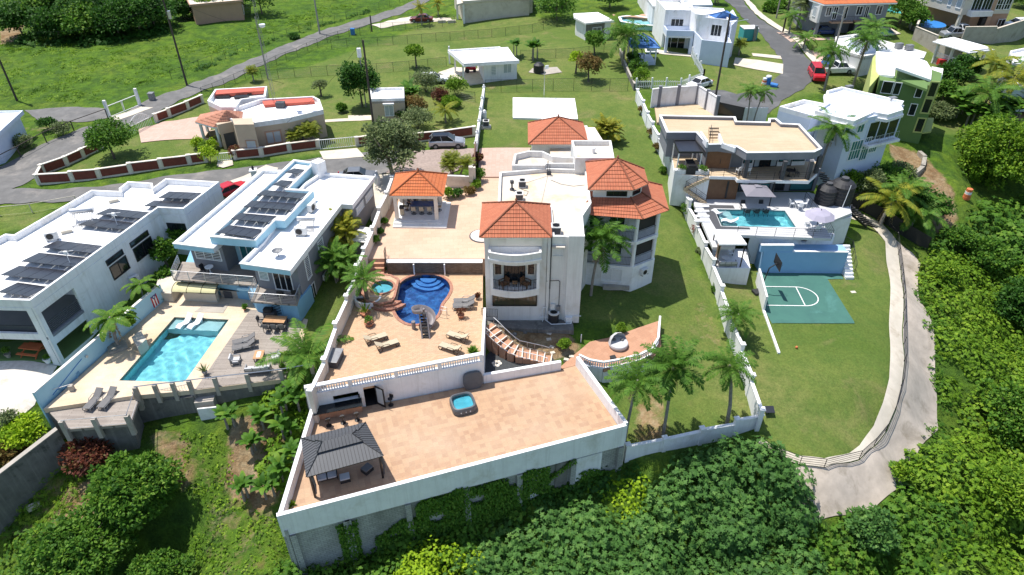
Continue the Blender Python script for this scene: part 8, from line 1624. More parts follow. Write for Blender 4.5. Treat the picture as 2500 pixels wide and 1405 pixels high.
# cabin, blue gazebo, garage, shed
t=simple('block_cabin','small unfinished block cabin with bright white slab roof',[(1400,33),(1460,30),(1501,51),(1478,52),(1430,57),(1401,42)],4.6,8.0,'offwhite',par=0,over=.45);W=Wall(P2(1430,60,7.7),P2(1497,56,7.7));W=Wall(*[min(inset([P2(a,b,8.0)for a,b in [(1400,33),(1460,30),(1501,51),(1478,52),(1430,57),(1401,42)]],.45),key=lambda q:math.dist(q,P2(*k,8)))for k in ((1430,57),(1478,52))]);window(W,(1.3,2.9,5.6,6.9),t,'trim_white','glass_pale',Q=0,nv=1)
m=MB();W.box(m,-.1,4.5,3.8,7.6,-.02,.02);m.B('block_face','concrete_dark',t)
t=thing('blue_roof_gazebo','open gazebo with blue tiled pyramid roof in the far garden','gazebo',P(1565,150,4.8));c=P2(1565,146,4.8);e=[(c[0]-2.2,c[1]-1.6),(c[0]+2.6,c[1]-1.9),(c[0]+2.4,c[1]+3),(c[0]-2.4,c[1]+3)]
hip_roof(e,[(c[0],c[1]+.7)],7.2,8.8,'tile_blue',t,6,cap='tile_blue',fin=False);[MB().obox(x,y,4.4,7.1,.2,.2).B('post','white',t)for x,y in inset(e,.5)];MB().prism(inset(e,.4),4.3,4.9).B('base','white_blue',t);q=(c[0],c[1]+.5,4.9);table(q,0,1.2,.8,.75,'blue table inside the blue-roofed gazebo',top='blue_paint')
basin('garden_paddling_pool','small turquoise pool behind the blue-roofed gazebo',[P2(a,b,4.8)for a,b in [(1578,120),(1600,121),(1603,128),(1580,128)]],4.82,4.6,'mosaic_aqua','water_pale',zt=4.85,coping='white',cw=.3)
t=thing('white_garage','small white building with open porch and flat white roof','garage',(0,108,4));e=[P2(a,b,7.3)for a,b in [(1093,125),(1220,117),(1268,151),(1133,159)]];MB().prism(e,7.0,7.25).B('roof','roofwhite',t);MB().parapet(e,.2,7.251,7.5).B('parapet','white',t)
b=[P2(a,b_,4)for a,b_ in [(1182,202),(1262,194),(1240,160),(1165,165)]];MB().prism(b,3.4,7.0).B('wall','white',t);W=Wall(b[0],b[1]);window(W,(1.2,1.9,5.0,6.5),t,'trim_white','glass_pale',Q=0,nv=0,lou=6);window(W,(3.2,4.4,5.2,6.6),t,'trim_white','glass_pale',Q=0,nv=1)
for k in ((1132,206),(1112,176),(1098,158)):q=P(*k,4);MB().obox(q.x,q.y,3.6,7.0,.25,.25).B('column','white',t)
MB().prism([P2(a,b_,4)for a,b_ in [(1070,178),(1110,165),(1182,170),(1185,203),(1135,210)]],3.7,4.08).B('porch_floor','concrete_pale',t);q=P(1150,176,4.1);T=thing('small_tractor','red garden tractor parked in the white porch','tractor',q);MB().obox(q.x,q.y,4.5,5.0,1.6,.8).obox(q.x-.4,q.y,5.0,5.5,.6,.6).B('body','red_paint',T);[MB().bar((q.x+dx,q.y+dy-.08,4.45),(q.x+dx,q.y+dy+.08,4.45),.38 if dx<0 else .25,14).B('wheel','rubber',T)for dx in(-.6,.6)for dy in(-.5,.5)]
t=simple('garden_shed','small tan shed with white flat roof and one window',[(902,215),(986,213),(987,240),(906,242)],3.9,7.2,'peach',par=.35,cap='white');e=ccw([P2(a,b,7.2)for a,b in [(902,215),(986,213),(987,240),(906,242)]]);W=Wall(P2(906,242,7.2),P2(987,240,7.2));window(W,(1.7,2.8,4.8,6.2),t,'trim_white','glass_pale',Q=0,nv=1);m=MB();W.box(m,1.5,3.0,6.4,6.6,0,.4);m.B('window_hood','white',t);drape('shed_path',[(788,294),(850,290),(850,283),(915,283),(925,293),(880,296),(790,300)],'concrete_pale',.06)
# ================= peach house =================
t=thing('peach_house','peach coloured house with white roofs and terracotta porch roof by the road','house',(-29,86,4));
P1=[P2(a,b,7.5)for a,b in [(600,303),(706,288),(789,268),(780,243),(765,235),(636,242),(575,262),(560,290)]];MB().prism(P1,3.2,6.9).B('wall','peach',t);MB().parapet(P1,.25,6.9,7.5).B('parapet','white',t);MB().prism(inset(P1,.24),6.9,6.95).B('roof','roofwhite',t)
P3=[P2(a,b,7.8)for a,b in [(506,246),(525,218),(652,211),(648,235),(590,243),(575,262),(540,262)]];MB().prism(P3,3.2,7.1).B('rear_wall','peach',t);MB().parapet(P3,.25,7.1,7.8).B('rear_parapet','white',t);MB().prism(inset(P3,.24),7.1,7.15).B('rear_roof','roofwhite',t)
mat('red_membrane',(.52,.11,.07),(.45,.09,.06),1,.8);MB().prism([P2(a,b,7.4)for a,b in [(640,246),(762,238),(768,247),(645,256)]],7.0,7.35).B('red_roof_band','red_membrane',t);MB().prism([P2(a,b,7.7)for a,b in [(528,221),(648,214),(647,222),(526,231)]],7.3,7.72).B('red_roof_band','red_membrane',t)
bx=[P2(a,b,8.2)for a,b in [(566,292),(617,290),(617,305),(572,306)]];MB().prism([P2(a,b,8.0)for a,b in [(566,290),(616,288),(620,304),(572,305)]],3.3,8.0).B('front_tower','peach',t)
for (a,b)in ((545,235),(590,236),(600,228)):q=P(a,b,7.4);m=MB();m.obox(q.x,q.y,7.2,7.5,1.8,.9,.1);m.B('skylight','dark_metal',t)
e=[P2(a,b,6.6)for a,b in [(477,300),(490,282),(540,272),(600,276),(598,298),(560,310),(522,313)]];e=ccw(e);ap=P2(552,268,8.6);m=MB();n=len(e)
for i in range(n):tile_face(m,(*e[i],6.7),(*e[(i+1)%n],6.7),(*ap,8.5),(*ap,8.5),6)
m.B('porch_roof','clay_pink',t);MB().prism(e,6.5,6.68).B('porch_soffit','white',t)
for x,y in inset(e,.45)[:7]:MB().cyl(x,y,.2,3.6,6.5,10).B('column','white',t)
MB().parapet(inset(e,.35),.2,3.3,4.5).B('porch_wall','peach',t)
W=Wall(P1[0],P1[1]);L=math.dist(P1[0],P1[1]);window(W,(L*.4,L*.72,4.6,6.0),t,'salmon','glass_pale',Q=0,nv=1,fw=.18);W=Wall(P1[1],P1[2]);L=math.dist(P1[1],P1[2]);window(W,(L*.3,L*.62,4.8,6.2),t,'salmon','glass_pale',Q=0,nv=1,fw=.15);
W=Wall(P2(572,306,8),P2(620,304,8));window(W,(.9,2.0,5.0,5.9),t,'salmon','glass_pale',Q=0,nv=0);W=Wall(P2(530,315,6.6),P2(572,306,6.6));m=MB();W.box(m,.5,2.6,3.4,5.9,-.3,.1);m.B('arched_entry','grey_dark',t);m=MB();W.box(m,.1,3.0,5.9,7.2,-.4,.3);[W.box(m,k,k+.3,3.4,5.9,.1,.35)for k in (.2,2.6)];m.B('portico','peach',t)
q=P(686,262,7);MB().obox(q.x,q.y,6.95,7.7,1.1,.8).B('roof_box','grey_dark',label='dark box unit at the foot of the lattice mast',cat='unit')
q=Vector(P(672,258,7));T=thing('lattice_mast','tall thin lattice radio mast with dishes rising from the peach house roof','radio mast',(q.x,q.y,6.95));m=MB();H_m=27
for k in range(3):a=k*2.094;m.bar((q.x+.22*math.cos(a),q.y+.22*math.sin(a),6.95),(q.x+.12*math.cos(a),q.y+.12*math.sin(a),6.95+H_m),.022,4)
for k in range(50):
 a=k*2.094;r0_=.22-.1*k/50;z0_=6.95+H_m*k/50;m.bar((q.x+r0_*math.cos(a),q.y+r0_*math.sin(a),z0_),(q.x+r0_*math.cos(a+2.094),q.y+r0_*math.sin(a+2.094),z0_+H_m/50),.012,3)
m.B('lattice','grey_metal',T)
for zz,dx in ((17,.5),(21,-.4),(26,.4),(28,.5),(30,-.5)):MB().lathe(q.x+dx,q.y-.2,[(.05,zz),(.35,zz+.15),(.4,zz+.45)],10).B('dish','white_paint',T)
strip('peach_driveway',[(338,318),(400,300),(500,285),(520,300)],[(345,350),(400,345),(500,338),(515,318)],'driveway',.08)
for (a,b,R_,hh,lf,lb)in [(485,362,.8,1.4,'leaf_lime','yellow-green bush at the corner of the peach porch'),(505,372,.9,1.3,'leaf_bright','rounded green bush left of the small gate'),(520,368,.8,1.5,'leaf_lime','bright yellow bush beside the small gate'),(513,400,1.2,2.4,'leaf_lime','big rounded yellow-green bush outside the small gate'),(577,385,.8,1.5,'leaf_red','red flowered shrub right of the small gate')]:shrub((a,b),R_,hh,lb,lf,lsz=.18,ncl=22)
for a,k in ((735,'left'),(765,'right')):palm((a,352),1.6,'stubby twin fan palm against the peach house, '+k+' one','fan',1.25,(0,0),.15,multi=2)
# brick panel walls
wl=lambda pts,lb:stepped_wall(pts,.22,1.15,lb,'brick_panel_wall',True,m='cream',pm='cream',pz=.02,pw=.36,panel='brickred',base=-.5,capm='cream')
wl([(505,396),(465,402),(396,412),(322,424),(245,436),(180,444),(97,451),(108,427),(165,405),(205,386),(250,364)],'cream wall with brick red panels wrapping the tip of the peach house garden');wl([(383,300),(415,287),(460,268),(495,252)],'cream wall with brick red panels along the road behind the peach driveway');wl([(575,390),(640,383),(708,372),(778,363)],'cream wall with brick red panels in front of the peach house');wl([(872,357),(930,349)],'short cream and brick wall between the gate and the big tree');wl([(1010,348),(1080,341),(1158,332)],'cream and brick red wall behind the silver SUV')
for (a,b),lb,h0 in [(((783,366),(870,358)),'wide white slatted driveway gate of the peach house',1.3),(((533,394),(566,391)),'small arched white garden gate of the peach house',1.0)]:g0,g1=G(*a),G(*b);railing([tuple(g0),tuple(g1)],m='trim_white',hh=h0,sp=.25,post=9,label=lb,cat='gate',name='gate',r=.03,pr=.05)
g0,g1=G(320,331),G(372,305);m=MB();n=14
for k in range(n+1):q=g0.lerp(g1,k/n);hh=1.2+1.0*math.sin(PI*k/n);m.bar(q,q+Vector((0,0,hh)),.03,4);
m.tube([g0.lerp(g1,k/n)+Vector((0,0,1.2+1.0*math.sin(PI*k/n)))for k in range(n+1)],.05,5).bar(g0+Vector((0,0,1.1)),g1+Vector((0,0,1.1)),.05);m.B('arched_gate','trim_white',label='white arched sliding gate at the peach house driveway',cat='gate')
g0,g1=G(268,288),G(342,258);railing([tuple(g0),tuple(g1)],m='trim_white',hh=1.6,sp=2.2,post=2.2,label='white pipe gate across the pale track left of the road',cat='gate',name='pipe_gate',r=.03,pr=.06);[MB().obox(g.x,g.y,g.z,g.z+2.5,.35,.35).B('gate_post','white',label='white post at the %s end of the pipe gate'%w,cat='post')for g,w in ((g0,'left'),(g1,'right'))]
# left edge house
t=simple('left_edge_house','pale blue house with grey flat roof at the left edge',[(-120,300),(-60,272),(56,270),(-10,330),(-100,360)],3,6.6,'white_blue',par=.2,over=.5)
# top-left house
t=simple('top_left_house','dusty pink house with tan roof among trees at the top edge',[(440,-30),(462,12),(592,0),(590,-40)],4.5,8.2,'salmon',roof='cream',par=.1,over=.4)
W=Wall(P2(470,14,7.8),P2(590,3,7.8));window(W,(4,5.5,5.4,7.0),t,'trim_white','glass',Q=0,nv=1);window(W,(7,9,5.4,7.0),t,'trim_white','glass',Q=0,nv=2)
t=simple('top_grey_house','long pale green house with porch columns at the top edge',[(1105,-30),(1130,3),(1295,-8),(1290,-45)],4.8,8.6,'concrete_pale',par=.1,over=.2);b=[P2(a,b_,5)for a,b_ in [(1117,48),(1133,50),(1190,44),(1300,32)]];W=Wall(P2(1190,44,5),P2(1300,32,5));MB().prism([P2(1185,45,5),P2(1300,33,5),P2(1300,10,5),P2(1185,10,5)],4.3,8.1).B('wall','concrete_pale',t);
for s in (1.5,4.2,7.5):window(W,(s,s+1.2,6.0,7.4),t,'trim_white','glass_pale',Q=0,nv=0)
for k in ((1133,50),(1160,47),(1117,40)):q=P(*k,5);MB().obox(q.x,q.y,4.4,8.1,.35,.35).B('column','offwhite',t)
MB().prism([P2(a,b_,8.4)for a,b_ in [(1115,10),(1130,6),(1200,0),(1200,-12),(1115,-10)]],8.0,8.3).B('porch_roof','concrete_pale',t)
# ================= roads =================
strip('road',[(-90,445),(0,408),(100,356),(200,314),(280,290),(330,262),(430,222),(500,195),(600,152),(700,108),(800,70),(900,42),(1000,8),(1060,-25),(1100,-60)],[(-90,515),(60,452),(95,428),(140,395),(235,345),(330,302),(375,285),(430,250),(500,220),(600,180),(700,132),(800,92),(900,62),(1010,22),(1075,-10),(1120,-45)],'asphalt',.07)
strip('front_lane',[(-90,470),(60,462),(150,462),(250,456),(400,432),(520,418),(640,404),(760,392),(900,372),(1010,362)],[(-90,520),(20,500),(130,496),(250,478),(400,472),(560,460),(650,440),(800,432),(900,428),(1000,420)],'asphalt',.085)
drape('gravel_parking',[(1005,372),(1163,365),(1163,402),(1085,432),(940,425),(985,385)],'gravel_road',.11)
drape('concrete_apron',[(535,458),(600,430),(650,405),(680,412),(660,450),(560,470)],'concrete_pale',.12);drape('gate_apron',[(780,372),(872,364),(890,385),(790,392)],'concrete_pale',.12);drape('grey_house_yard',[(915,430),(1000,425),(960,440),(940,470),(925,560),(905,540)],'concrete_pale',.13);drape('small_gate_path',[(532,397),(568,393),(570,405),(545,412),(530,408)],'concrete_pale',.12)
drape('track',[(60,270),(190,262),(262,268),(270,288),(190,300),(100,300)],'asphalt',.06);drape('pale_track',[(262,290),(345,262),(375,264),(285,297)],'concrete_pale',.1)
strip('street',[(1700,-60),(1757,-8),(1810,40),(1865,92),(1890,125),(1911,150),(1910,178),(1893,197),(1850,222),(1800,232),(1765,222),(1730,222)],[(1760,-60),(1800,-10),(1850,42),(1900,76),(1950,113),(1985,158),(1997,188),(1960,218),(1910,248),(1875,278),(1800,292),(1735,240)],'asphalt_dark',.07)
strip('pavement',[(1762,-60),(1802,-10),(1852,42),(1902,76),(1952,113),(1987,158)],[(1772,-62),(1812,-12),(1863,38),(1913,71),(1963,108),(2000,152)],'concrete_pale',.16)
strip('pale_driveway',[(1795,142),(1850,148),(1912,158)],[(1790,160),(1850,172),(1911,182)],'concrete_pale',.09);strip('pale_path',[(1835,131),(1905,138)],[(1838,138),(1909,146)],'concrete_pale',.085)
drape('far_driveway',[(905,62),(1000,42),(1100,45),(1105,52),(1010,57),(930,70)],'concrete_pale',.07);drape('red_driveway',[(1955,118),(2000,130),(2030,150),(1990,158)],'driveway',.09);drape('house_forecourt',[(1895,80),(1990,95),(2060,92),(2060,100),(1930,104)],'driveway',.09);drape('patio_strip',[(1585,128),(1620,134),(1690,140),(1690,136),(1640,128),(1590,120)],'concrete_pale',.08)
# ================= cars =================
car(G(1092,358),.04+0,'silver SUV with dark roof parked on the gravel before the brick wall','silver_paint','suv',roof='black_paint');car(G(1060,203),.15,'white SUV half hidden behind bushes near the white garage','white_paint','suv',sc=.95);car(G(1029,53),PI+.02,'maroon sedan parked on the far driveway beside a palm','maroon_paint','sedan');car(G(1706,213),.62+PI,'white sedan parked at the white picket fence','white_paint','sedan')
car(G(1992,190),-PI/2-.15,'red van parked at the bend of the street','red_paint','van');car(G(2040,178),.1,'white pickup truck behind the palms at the bend','white_paint','pickup');car(G(2020,160),-2.2,'blue car beside the red driveway at the bend','blue_paint','sedan')
car((P(563,470,3.6).x,P(563,470,3.6).y,h(*P2(563,470,3.6))+.1),.9,'red car half hidden between the two white roofs','red_paint','sedan');car((P(885,428,3.8).x-.3,P(885,428,3.8).y-1.2,3.75),.1,'dark grey car behind the grey and blue house','grey_paint','sedan')
# bins, drums, misc
for (a,b),m_,lb in [((862,85),'blue_plastic','blue wheeled bin beside the far road fence'),((373,245),'grey_metal','dark grey bin beside the white pipe gate')]:q=G(a,b);t=thing('wheelie_bin',lb,'bin',q);MB().obox(q.x,q.y,q.z,q.z+1.0,.7,.7).B('body',MATS[m_],t);MB().obox(q.x,q.y,q.z+1.0,q.z+1.12,.8,.8).B('lid',MATS[m_],t)
q=G(1864,210);t=thing('traffic_drum','orange and white traffic drum at the grass edge of the street','traffic drum',q);[MB().cyl(q.x,q.y,.4-.03*k,q.z+.3*k,q.z+.3*(k+1),12).B('band',MATS['orange_paint' if k%2==0 else 'white_paint'],t)for k in range(4)]
q=G(1873,209);t=thing('blue_drums','blue barrel with white lid and a tipped blue container beside the traffic drum','barrel',q);MB().cyl(q.x,q.y,.42,q.z,q.z+1.3,12).B('barrel','blue_plastic',t);MB().lathe(q.x,q.y,[(.44,q.z+1.3),(.4,q.z+1.5),(.1,q.z+1.6)],12).B('lid','white_paint',t);MB().bar((q.x+.3,q.y-.5,q.z+.35),(q.x+1.2,q.y-1.1,q.z+.3),.32,10).B('tipped_container','blue_plastic',t)
q=G(2358,486);t=thing('orange_drum','orange traffic drum standing on the dry slope at the right','traffic drum',q);[MB().cyl(q.x,q.y,.45-.03*k,q.z+.35*k,q.z+.35*(k+1),12).B('band',MATS['orange_paint' if k!=2 else 'white_paint'],t)for k in range(4)]
q=G(1824,96);MB().obox(q.x,q.y,q.z,q.z+2.0,2.6,2.2,.1).B('teal_kiosk','teal',label='teal utility box with white lid beside the street',cat='utility box');MB().obox(q.x,q.y,q.z+2.0,q.z+2.15,2.7,2.3,.1).B('kiosk_lid','white',label='white lid of the teal utility box',cat='lid');q=G(1840,100);MB().obox(q.x,q.y,q.z,q.z+2.6,.5,.5).B('grey_meter_post','grey_metal',label='grey meter post right of the teal box',cat='post')
q=G(1315,178);drape('old_slab',[(1290,178),(1300,168),(1360,165),(1372,178),(1330,184)],'concrete',.08);MB().cyl(q.x,q.y,.85,q.z,q.z+1.3,16).lathe(q.x,q.y,[(.85,q.z+1.3),(.4,q.z+1.6),(.35,q.z+1.65)],16).B('black_cistern','dark',label='short black cistern on a concrete slab behind the white slab lawn',cat='water tank')
for a in (1079,1103):q=G(a,56);MB().obox(q.x,q.y,q.z,q.z+.5,1.6,.5,.1).B('garden_bench','concrete_pale',label='pale bench by the far green house, '+('left' if a<1090 else 'right'),cat='bench')
# poles and wires
tops=[pole(457,210,13.3,'tall leaning wooden utility pole with transformer beside the left road',trans=True),pole(915,333,12.4,'tall wooden utility pole in front of the shed',cross=False),pole(1740,275,13.4,'dark wooden street light pole beside the white panel wall',lamp=1.8,cross=False),pole(42,247,10.6,'wooden utility pole at the left edge of the field',cross=False,trans=True),pole(781,84,13.5,'grey utility pole at the field side of the far road',m='pole_concrete'),pole(1911,80,14,'tall dark pole beside the forked-leaf palm at the street',cross=False),pole(2027,160,9,'pale street light pole in front of the cluttered white roof',m='pole_concrete',lamp=-1.6,cross=False)]
pole(654,194,9.5,'slim grey pole right of the lattice mast, lower end by the fence',m='pole_concrete',r=.09,cross=False);pole(908,78,3.0,'short thick wooden post at the far road fence',cross=False);pole(1895,45,5,'short concrete pole at the far side of the street',m='pole_concrete',cross=False)
def wire(a,b,label,sag=1.0):m=MB();m.tube([Vector(a).lerp(Vector(b),k/14)-Vector((0,0,sag*4*(k/14)*(1-k/14)))for k in range(15)],.018,3);m.B('overhead_wire','dark',label=label,cat='wire')
wire(tops[0],tops[4],'overhead wire between the two poles of the left road',1.5);wire(tops[1],tops[0],'overhead wire from the shed pole to the transformer pole',1.8);wire(tops[1],P(700,300,7.5),'overhead wire from the shed pole to the peach house',.6);wire(tops[0]-Vector((0,0,1)),tops[3],'overhead wire across the field to the left edge pole',2)
g=G(945,240);t=pole(894,262,8.5,'thin pole with white transformer can above the round tree',m='pole_concrete',r=.1,cross=False);MB().cyl(t.x,t.y-.1,.3,t.z-1.3,t.z-.1,12).B('transformer_can','white_paint',label='white transformer can on the thin pole above the round tree',cat='transformer')
# fences
fence_mesh([(495,238),(600,194),(700,150),(800,106),(905,80)],'green chain link fence on the near side of the left road');fence_mesh([(640,196),(800,184),(1000,172),(1090,162)],'chain link fence crossing the lawn behind the peach house');fence_mesh([(810,120),(960,110),(1300,80),(1402,52)],'long chain link fence below the far driveway');fence_mesh([(930,76),(1050,72),(1110,60)],'low fence beside the maroon sedan')
fence_mesh([(1185,226),(1300,224),(1400,222),(1532,222)],'chain link fence at the back of the white slab lawn',hh=1.9);fence_mesh([(1270,145),(1400,140),(1510,128)],'chain link fence between the garage lawn and the cabin');fence_mesh([(0,412),(52,385),(115,350),(182,322),(265,292)],'wooden post fence on the grass verge left of the road',sp=4,m='pole_wood',r=.08,mesh=False,wire=3)
fence_mesh([(420,196),(520,158),(640,112),(760,72),(900,34),(1000,0)],'wire fence between field and road',sp=3,mesh=False,wire=3);fence_mesh([(0,528),(80,520),(190,500)],'white rail fence at the lawn below the front lane',m='concrete_pale',mesh=False,wire=1,sp=6,hh=1.1,r=.06);fence_mesh([(1000,200),(1060,238),(1160,250)],'chain link fence behind the garden bushes')
stepped_wall([(1513,133),(1522,160),(1534,190),(1548,222)],.2,.9,'old low block wall running between the two far gardens','garden_wall',False,m='concrete_dark',capm='concrete',base=-.4)
def picket(pts,label):
 g=[G(a,b)for a,b in pts];t=thing('picket_fence',label,'fence',g[0]);m=MB();
 for a,b in zip(g[:-1],g[1:]):
  l=(b-a).length
  for k in range(int(l/.28)):q=a.lerp(b,k*.28/l);m.box(q.x-.04,q.y-.02,q.z+.1,q.x+.04,q.y+.02,q.z+1.3)
  m.bar(a+Vector((0,0,.4)),b+Vector((0,0,.4)),.04,4).bar(a+Vector((0,0,1.1)),b+Vector((0,0,1.1)),.04,4)
 m.B('pickets','trim_white',t)
 for q in g:MB().obox(q.x,q.y,q.z,q.z+1.7,.22,.22).B('post','trim_white',t)
picket([(1552,218),(1590,217),(1625,217),(1660,218),(1680,210),(1716,196)],'white picket fence curving around the far garden');picket([(1716,196),(1708,175),(1697,158),(1688,140)],'white picket fence stepping up to the white and blue house')
# trees of the middle distance
tree((280,388),3.0,5.0,'round dense tree on the lawn tip inside the brick wall','leaf_mid',ncl=60,nlf=90,lsz=.28,Rz=2.0,cl=.28);tree((963,442),3.3,7.6,'large grey-green tree between the driveway and the orange gazebo','leaf_grey',ncl=90,nlf=120,lsz=.3,Rz=3.3,cl=.26,trunk=.3,tm='trunk_pale')
tree((885,262),2.9,7.2,'tall dark green tree left of the shed','leaf_dark',ncl=60,nlf=80,lsz=.35,Rz=3.2);tree((785,236),1.3,2.8,'small pale flowering tree beside the peach house','leaf_grey',ncl=18,nlf=50,lsz=.22);tree((1017,167),1.6,4.0,'small round tree alone on the far lawn','leaf_bright',ncl=26,nlf=60,lsz=.3);tree((1405,180),1.3,3.6,'small yellow-green tree behind the slab lawn','leaf_lime',ncl=24,nlf=60,lsz=.25);tree((1437,200),2.1,4.8,'bronze brown leafed tree behind the slab lawn','leaf_autumn',ncl=50,nlf=60,lsz=.28,Rz=2.2);tree((1452,135),2.0,4.2,'green tree in front of the block cabin','leaf_mid',ncl=36,nlf=60,lsz=.3)
for a,b,R_,hh,lf,lb in [(1553,180,1.3,2.4,'leaf_mid','green garden tree left of the blue gazebo'),(1563,207,1.5,2.6,'leaf_bright','bushy green tree at the picket fence corner'),(1543,160,1.2,2.4,'leaf_dark','dark shrub tree beside the old block wall')]:tree((a,b),R_,hh,lb,lf,ncl=24,nlf=60,lsz=.25)
for a,b,R_,hh,lf,lb in [(980,260,1.8,2.4,'leaf_mid','broad bush right of the shed'),(1040,225,2.4,3.2,'leaf_grey','feathery grey-green bush before the white SUV'),(1075,250,1.3,1.9,'leaf_red','dark red shrub in the garden hedge'),(1115,235,1.7,3.0,'leaf_bright','upright bright green shrub near the rear lawn wall'),(1010,285,2.0,3.0,'leaf_autumn','bronze-green shrub above the brick wall'),(1100,262,1.6,1.3,'leaf_bright','low bright green bush by the orange pots'),(1020,315,2.2,3.0,'leaf_grey','loose shrub behind the brick wall, left of the SUV'),(985,290,1.6,1.8,'leaf_dark','dark bush between shed and big tree'),(835,275,.8,1.2,'leaf_mid','small plant right of the peach house'),(720,95,1,.8,'leaf_dark','dark weed clump in the field near the road')]:shrub((a,b),R_,hh,lb,lf,lsz=.24,ncl=34,nlf=70)
banana((1005,255),2.0,'banana plants right of the shed',n=4);banana((1258,140),2.0,'banana plant behind the white garage, left',n=2,sc=.9);banana((1303,145),2.2,'banana plant behind the white garage, right',n=3);palm((1088,300),1.6,'small yellow-green coconut palm on the garden lawn','yel',.7,(0,0),.12)
palm((620,200),1.5,'small palm between the fences behind the road','fan',.9,tr=.12);palm((1030,62),3.0,'palm standing beside the maroon sedan','areca',.9,tr=.12);palm((1070,40),2.2,'palm in front of the far green house','areca',1.0,tr=.12);palm((1520,160),4.6,'large drooping palm between the cabin and the blue gazebo','queen',1.5,(.2,.3),.2);palm((1803,136),1.8,'small date palm right of the white and blue house','fan',1.0,tr=.14);palm((1745,10),3,'palm behind the teal house','fan',1.4,tr=.15)
palm((2012,222),5.5,'palm in front of the red van','queen',1.0,(0,.5),.2);palm((2082,212),6.5,'taller palm right of the red van','queen',1.15,(.6,.8),.2,dead=1);palm((2110,165),6,'palm in front of the cluttered white roof','coco',1.0,(0,.5),.2);palm((1960,122),1.6,'young palm on the grass strip by the street','coco',.8,tr=.15);palm((1925,85),3.0,'palm in front of the grey orange-roofed house','coco',.85,tr=.15);palm((1945,70),4,'silvery forked palm beside the tall dark pole','date',1.9,tr=.2)
palm((2147,552),2.9,'yellow-fronded coconut palm at the foot of the black stairs','yel',1.3,(.8,.6),.2);palm((2220,560),2.0,'dark green palm at the end of the netted fence','coco',1.25,(.5,.5),.2);palm((2170,530),3.0,'green palm behind the yellow-fronded palm','coco',1.15,(.8,.4),.2)
palm((2385,300),4.0,'large coconut palm in the banana grove, left','coco',1.4,(.4,.4),.22);palm((2440,270),4.5,'large coconut palm in the banana grove, right','yel',1.4,(.5,.4),.22);palm((2410,215),3.5,'palm near the white carport','yel',1.2,(0,.3),.2);palm((2460,240),3.5,'palm in front of the corrugated fence','coco',1.2,(.3,.3),.2)
for k,(a,b)in enumerate([(2340,285),(2365,310),(2400,320),(2430,310),(2460,300),(2480,290),(2415,290)]):banana((a,b),2.2,'banana plants in the grove on the right slope, clump '+['farthest left','lower left','lower middle','middle right','right','farthest right','middle'][k],n=4,sc=1.25,group='banana grove')
tree((2425,420),6.2,7.5,'huge round bright green tree on the right slope','leaf_bright',ncl=200,nlf=130,lsz=.38,Rz=4.6,cl=.17,trunk=.4,low=-.9);
for a,b,R_,hh,lf,lb in [(2315,215,2.4,4.0,'leaf_dark','dark round tree right of the green house'),(2300,250,1.6,3.2,'leaf_mid','bush beside the green house balconies'),(2350,190,2.0,3.5,'leaf_dark','dark tree below the white carport'),(2290,290,2.2,2.2,'leaf_grey','grey-green bush at the foot of the green house'),(2195,60,3.2,6,'leaf_mid','tree between the grey and beige houses'),(2225,75,2.4,4.5,'leaf_mid','smaller tree beside the above-ground pool'),(1360,50,4.5,5.5,'leaf_mid','broad green tree at the top centre'),(1340,20,4,6,'leaf_dark','dark tree at the top centre, behind'),(1490,20,3,5,'leaf_dark','dark tree above the coral patio'),(515,45,3.2,6,'leaf_bright','bright green tree before the pink house'),(640,35,4.5,7,'leaf_dark','dark spreading tree right of the pink house'),(2430,0,4,4,'leaf_mid','tree at the top right behind the beige house'),(2090,-10,4,5,'leaf_mid','tree behind the orange roof'),(2500,20,3,4,'leaf_mid','tree at the top right corner')]:tree((a,b),R_,hh,lb,lf,ncl=46,nlf=60,lsz=.4,Rz=min(R_*.8,hh*.48))
for a,b,lb in [(20,345,'dark dead-looking shrub at the left edge by the verge fence'),(62,362,'loose shrub with white tips inside the verge fence'),(120,318,'dark green bush beside the track'),(155,330,'low green bush by the verge fence')]:shrub((a,b),1.3,1.8,lb,'leaf_dark' if 'dark' in lb else 'leaf_grey',lsz=.22,ncl=22)
# stone retaining arc and hedge
pts=[(2040,478),(2100,470),(2180,458),(2225,440),(2250,415),(2255,392),(2242,378)];g=[G(a,b)for a,b in pts];t=thing('curved_stone_wall','curved grey stone retaining wall below the white-blue house','wall',g[0])
for a,b in zip(g[:-1],g[1:]):MB().wall((a.x,a.y),(b.x,b.y),.5,min(a.z,b.z)-1,max(a.z,b.z)+.55).B('wall_section','stone',t)
# ================= vegetation masses =================
thicket('castor_thicket','broad mass of blue-green palmate shrubs along the bottom of the picture',[(1120,1345),(1300,1275),(1420,1262),(1560,1262),(1640,1300),(1960,1330),(2000,1480),(2000,1620),(1080,1620)],'leaf_blue',(1.2,2.0),(1.3,1.9),1.7,14,.25,.22,8,seed=3)
thicket('papaya_thicket','tall dark blue-green thicket below the right garden wall',[(1600,1165),(1650,1120),(1720,1105),(1850,1110),(1905,1165),(1935,1240),(1920,1340),(1640,1330),(1590,1250)],'leaf_blue',(1.4,2.1),(2.3,3.0),1.8,14,.26,.22,8,seed=4,sink=0)
thicket('green_thicket','mixed green shrubs below the left part of the terrace wall',[(690,1400),(850,1360),(1000,1300),(1140,1275),(1300,1250),(1260,1290),(1120,1345),(1080,1620),(600,1620)],'leaf_mid',(.9,1.6),(.8,1.5),1.7,14,.2,.32,6,seed=5)
thicket('lime_thicket','yellow-green low shrubs below the middle of the terrace wall',[(1000,1375),(1150,1335),(1180,1400),(1130,1500),(960,1500)],'leaf_lime',(.7,1.1),(1.3,1.9),1.3,24,.13,.4,6,seed=6)
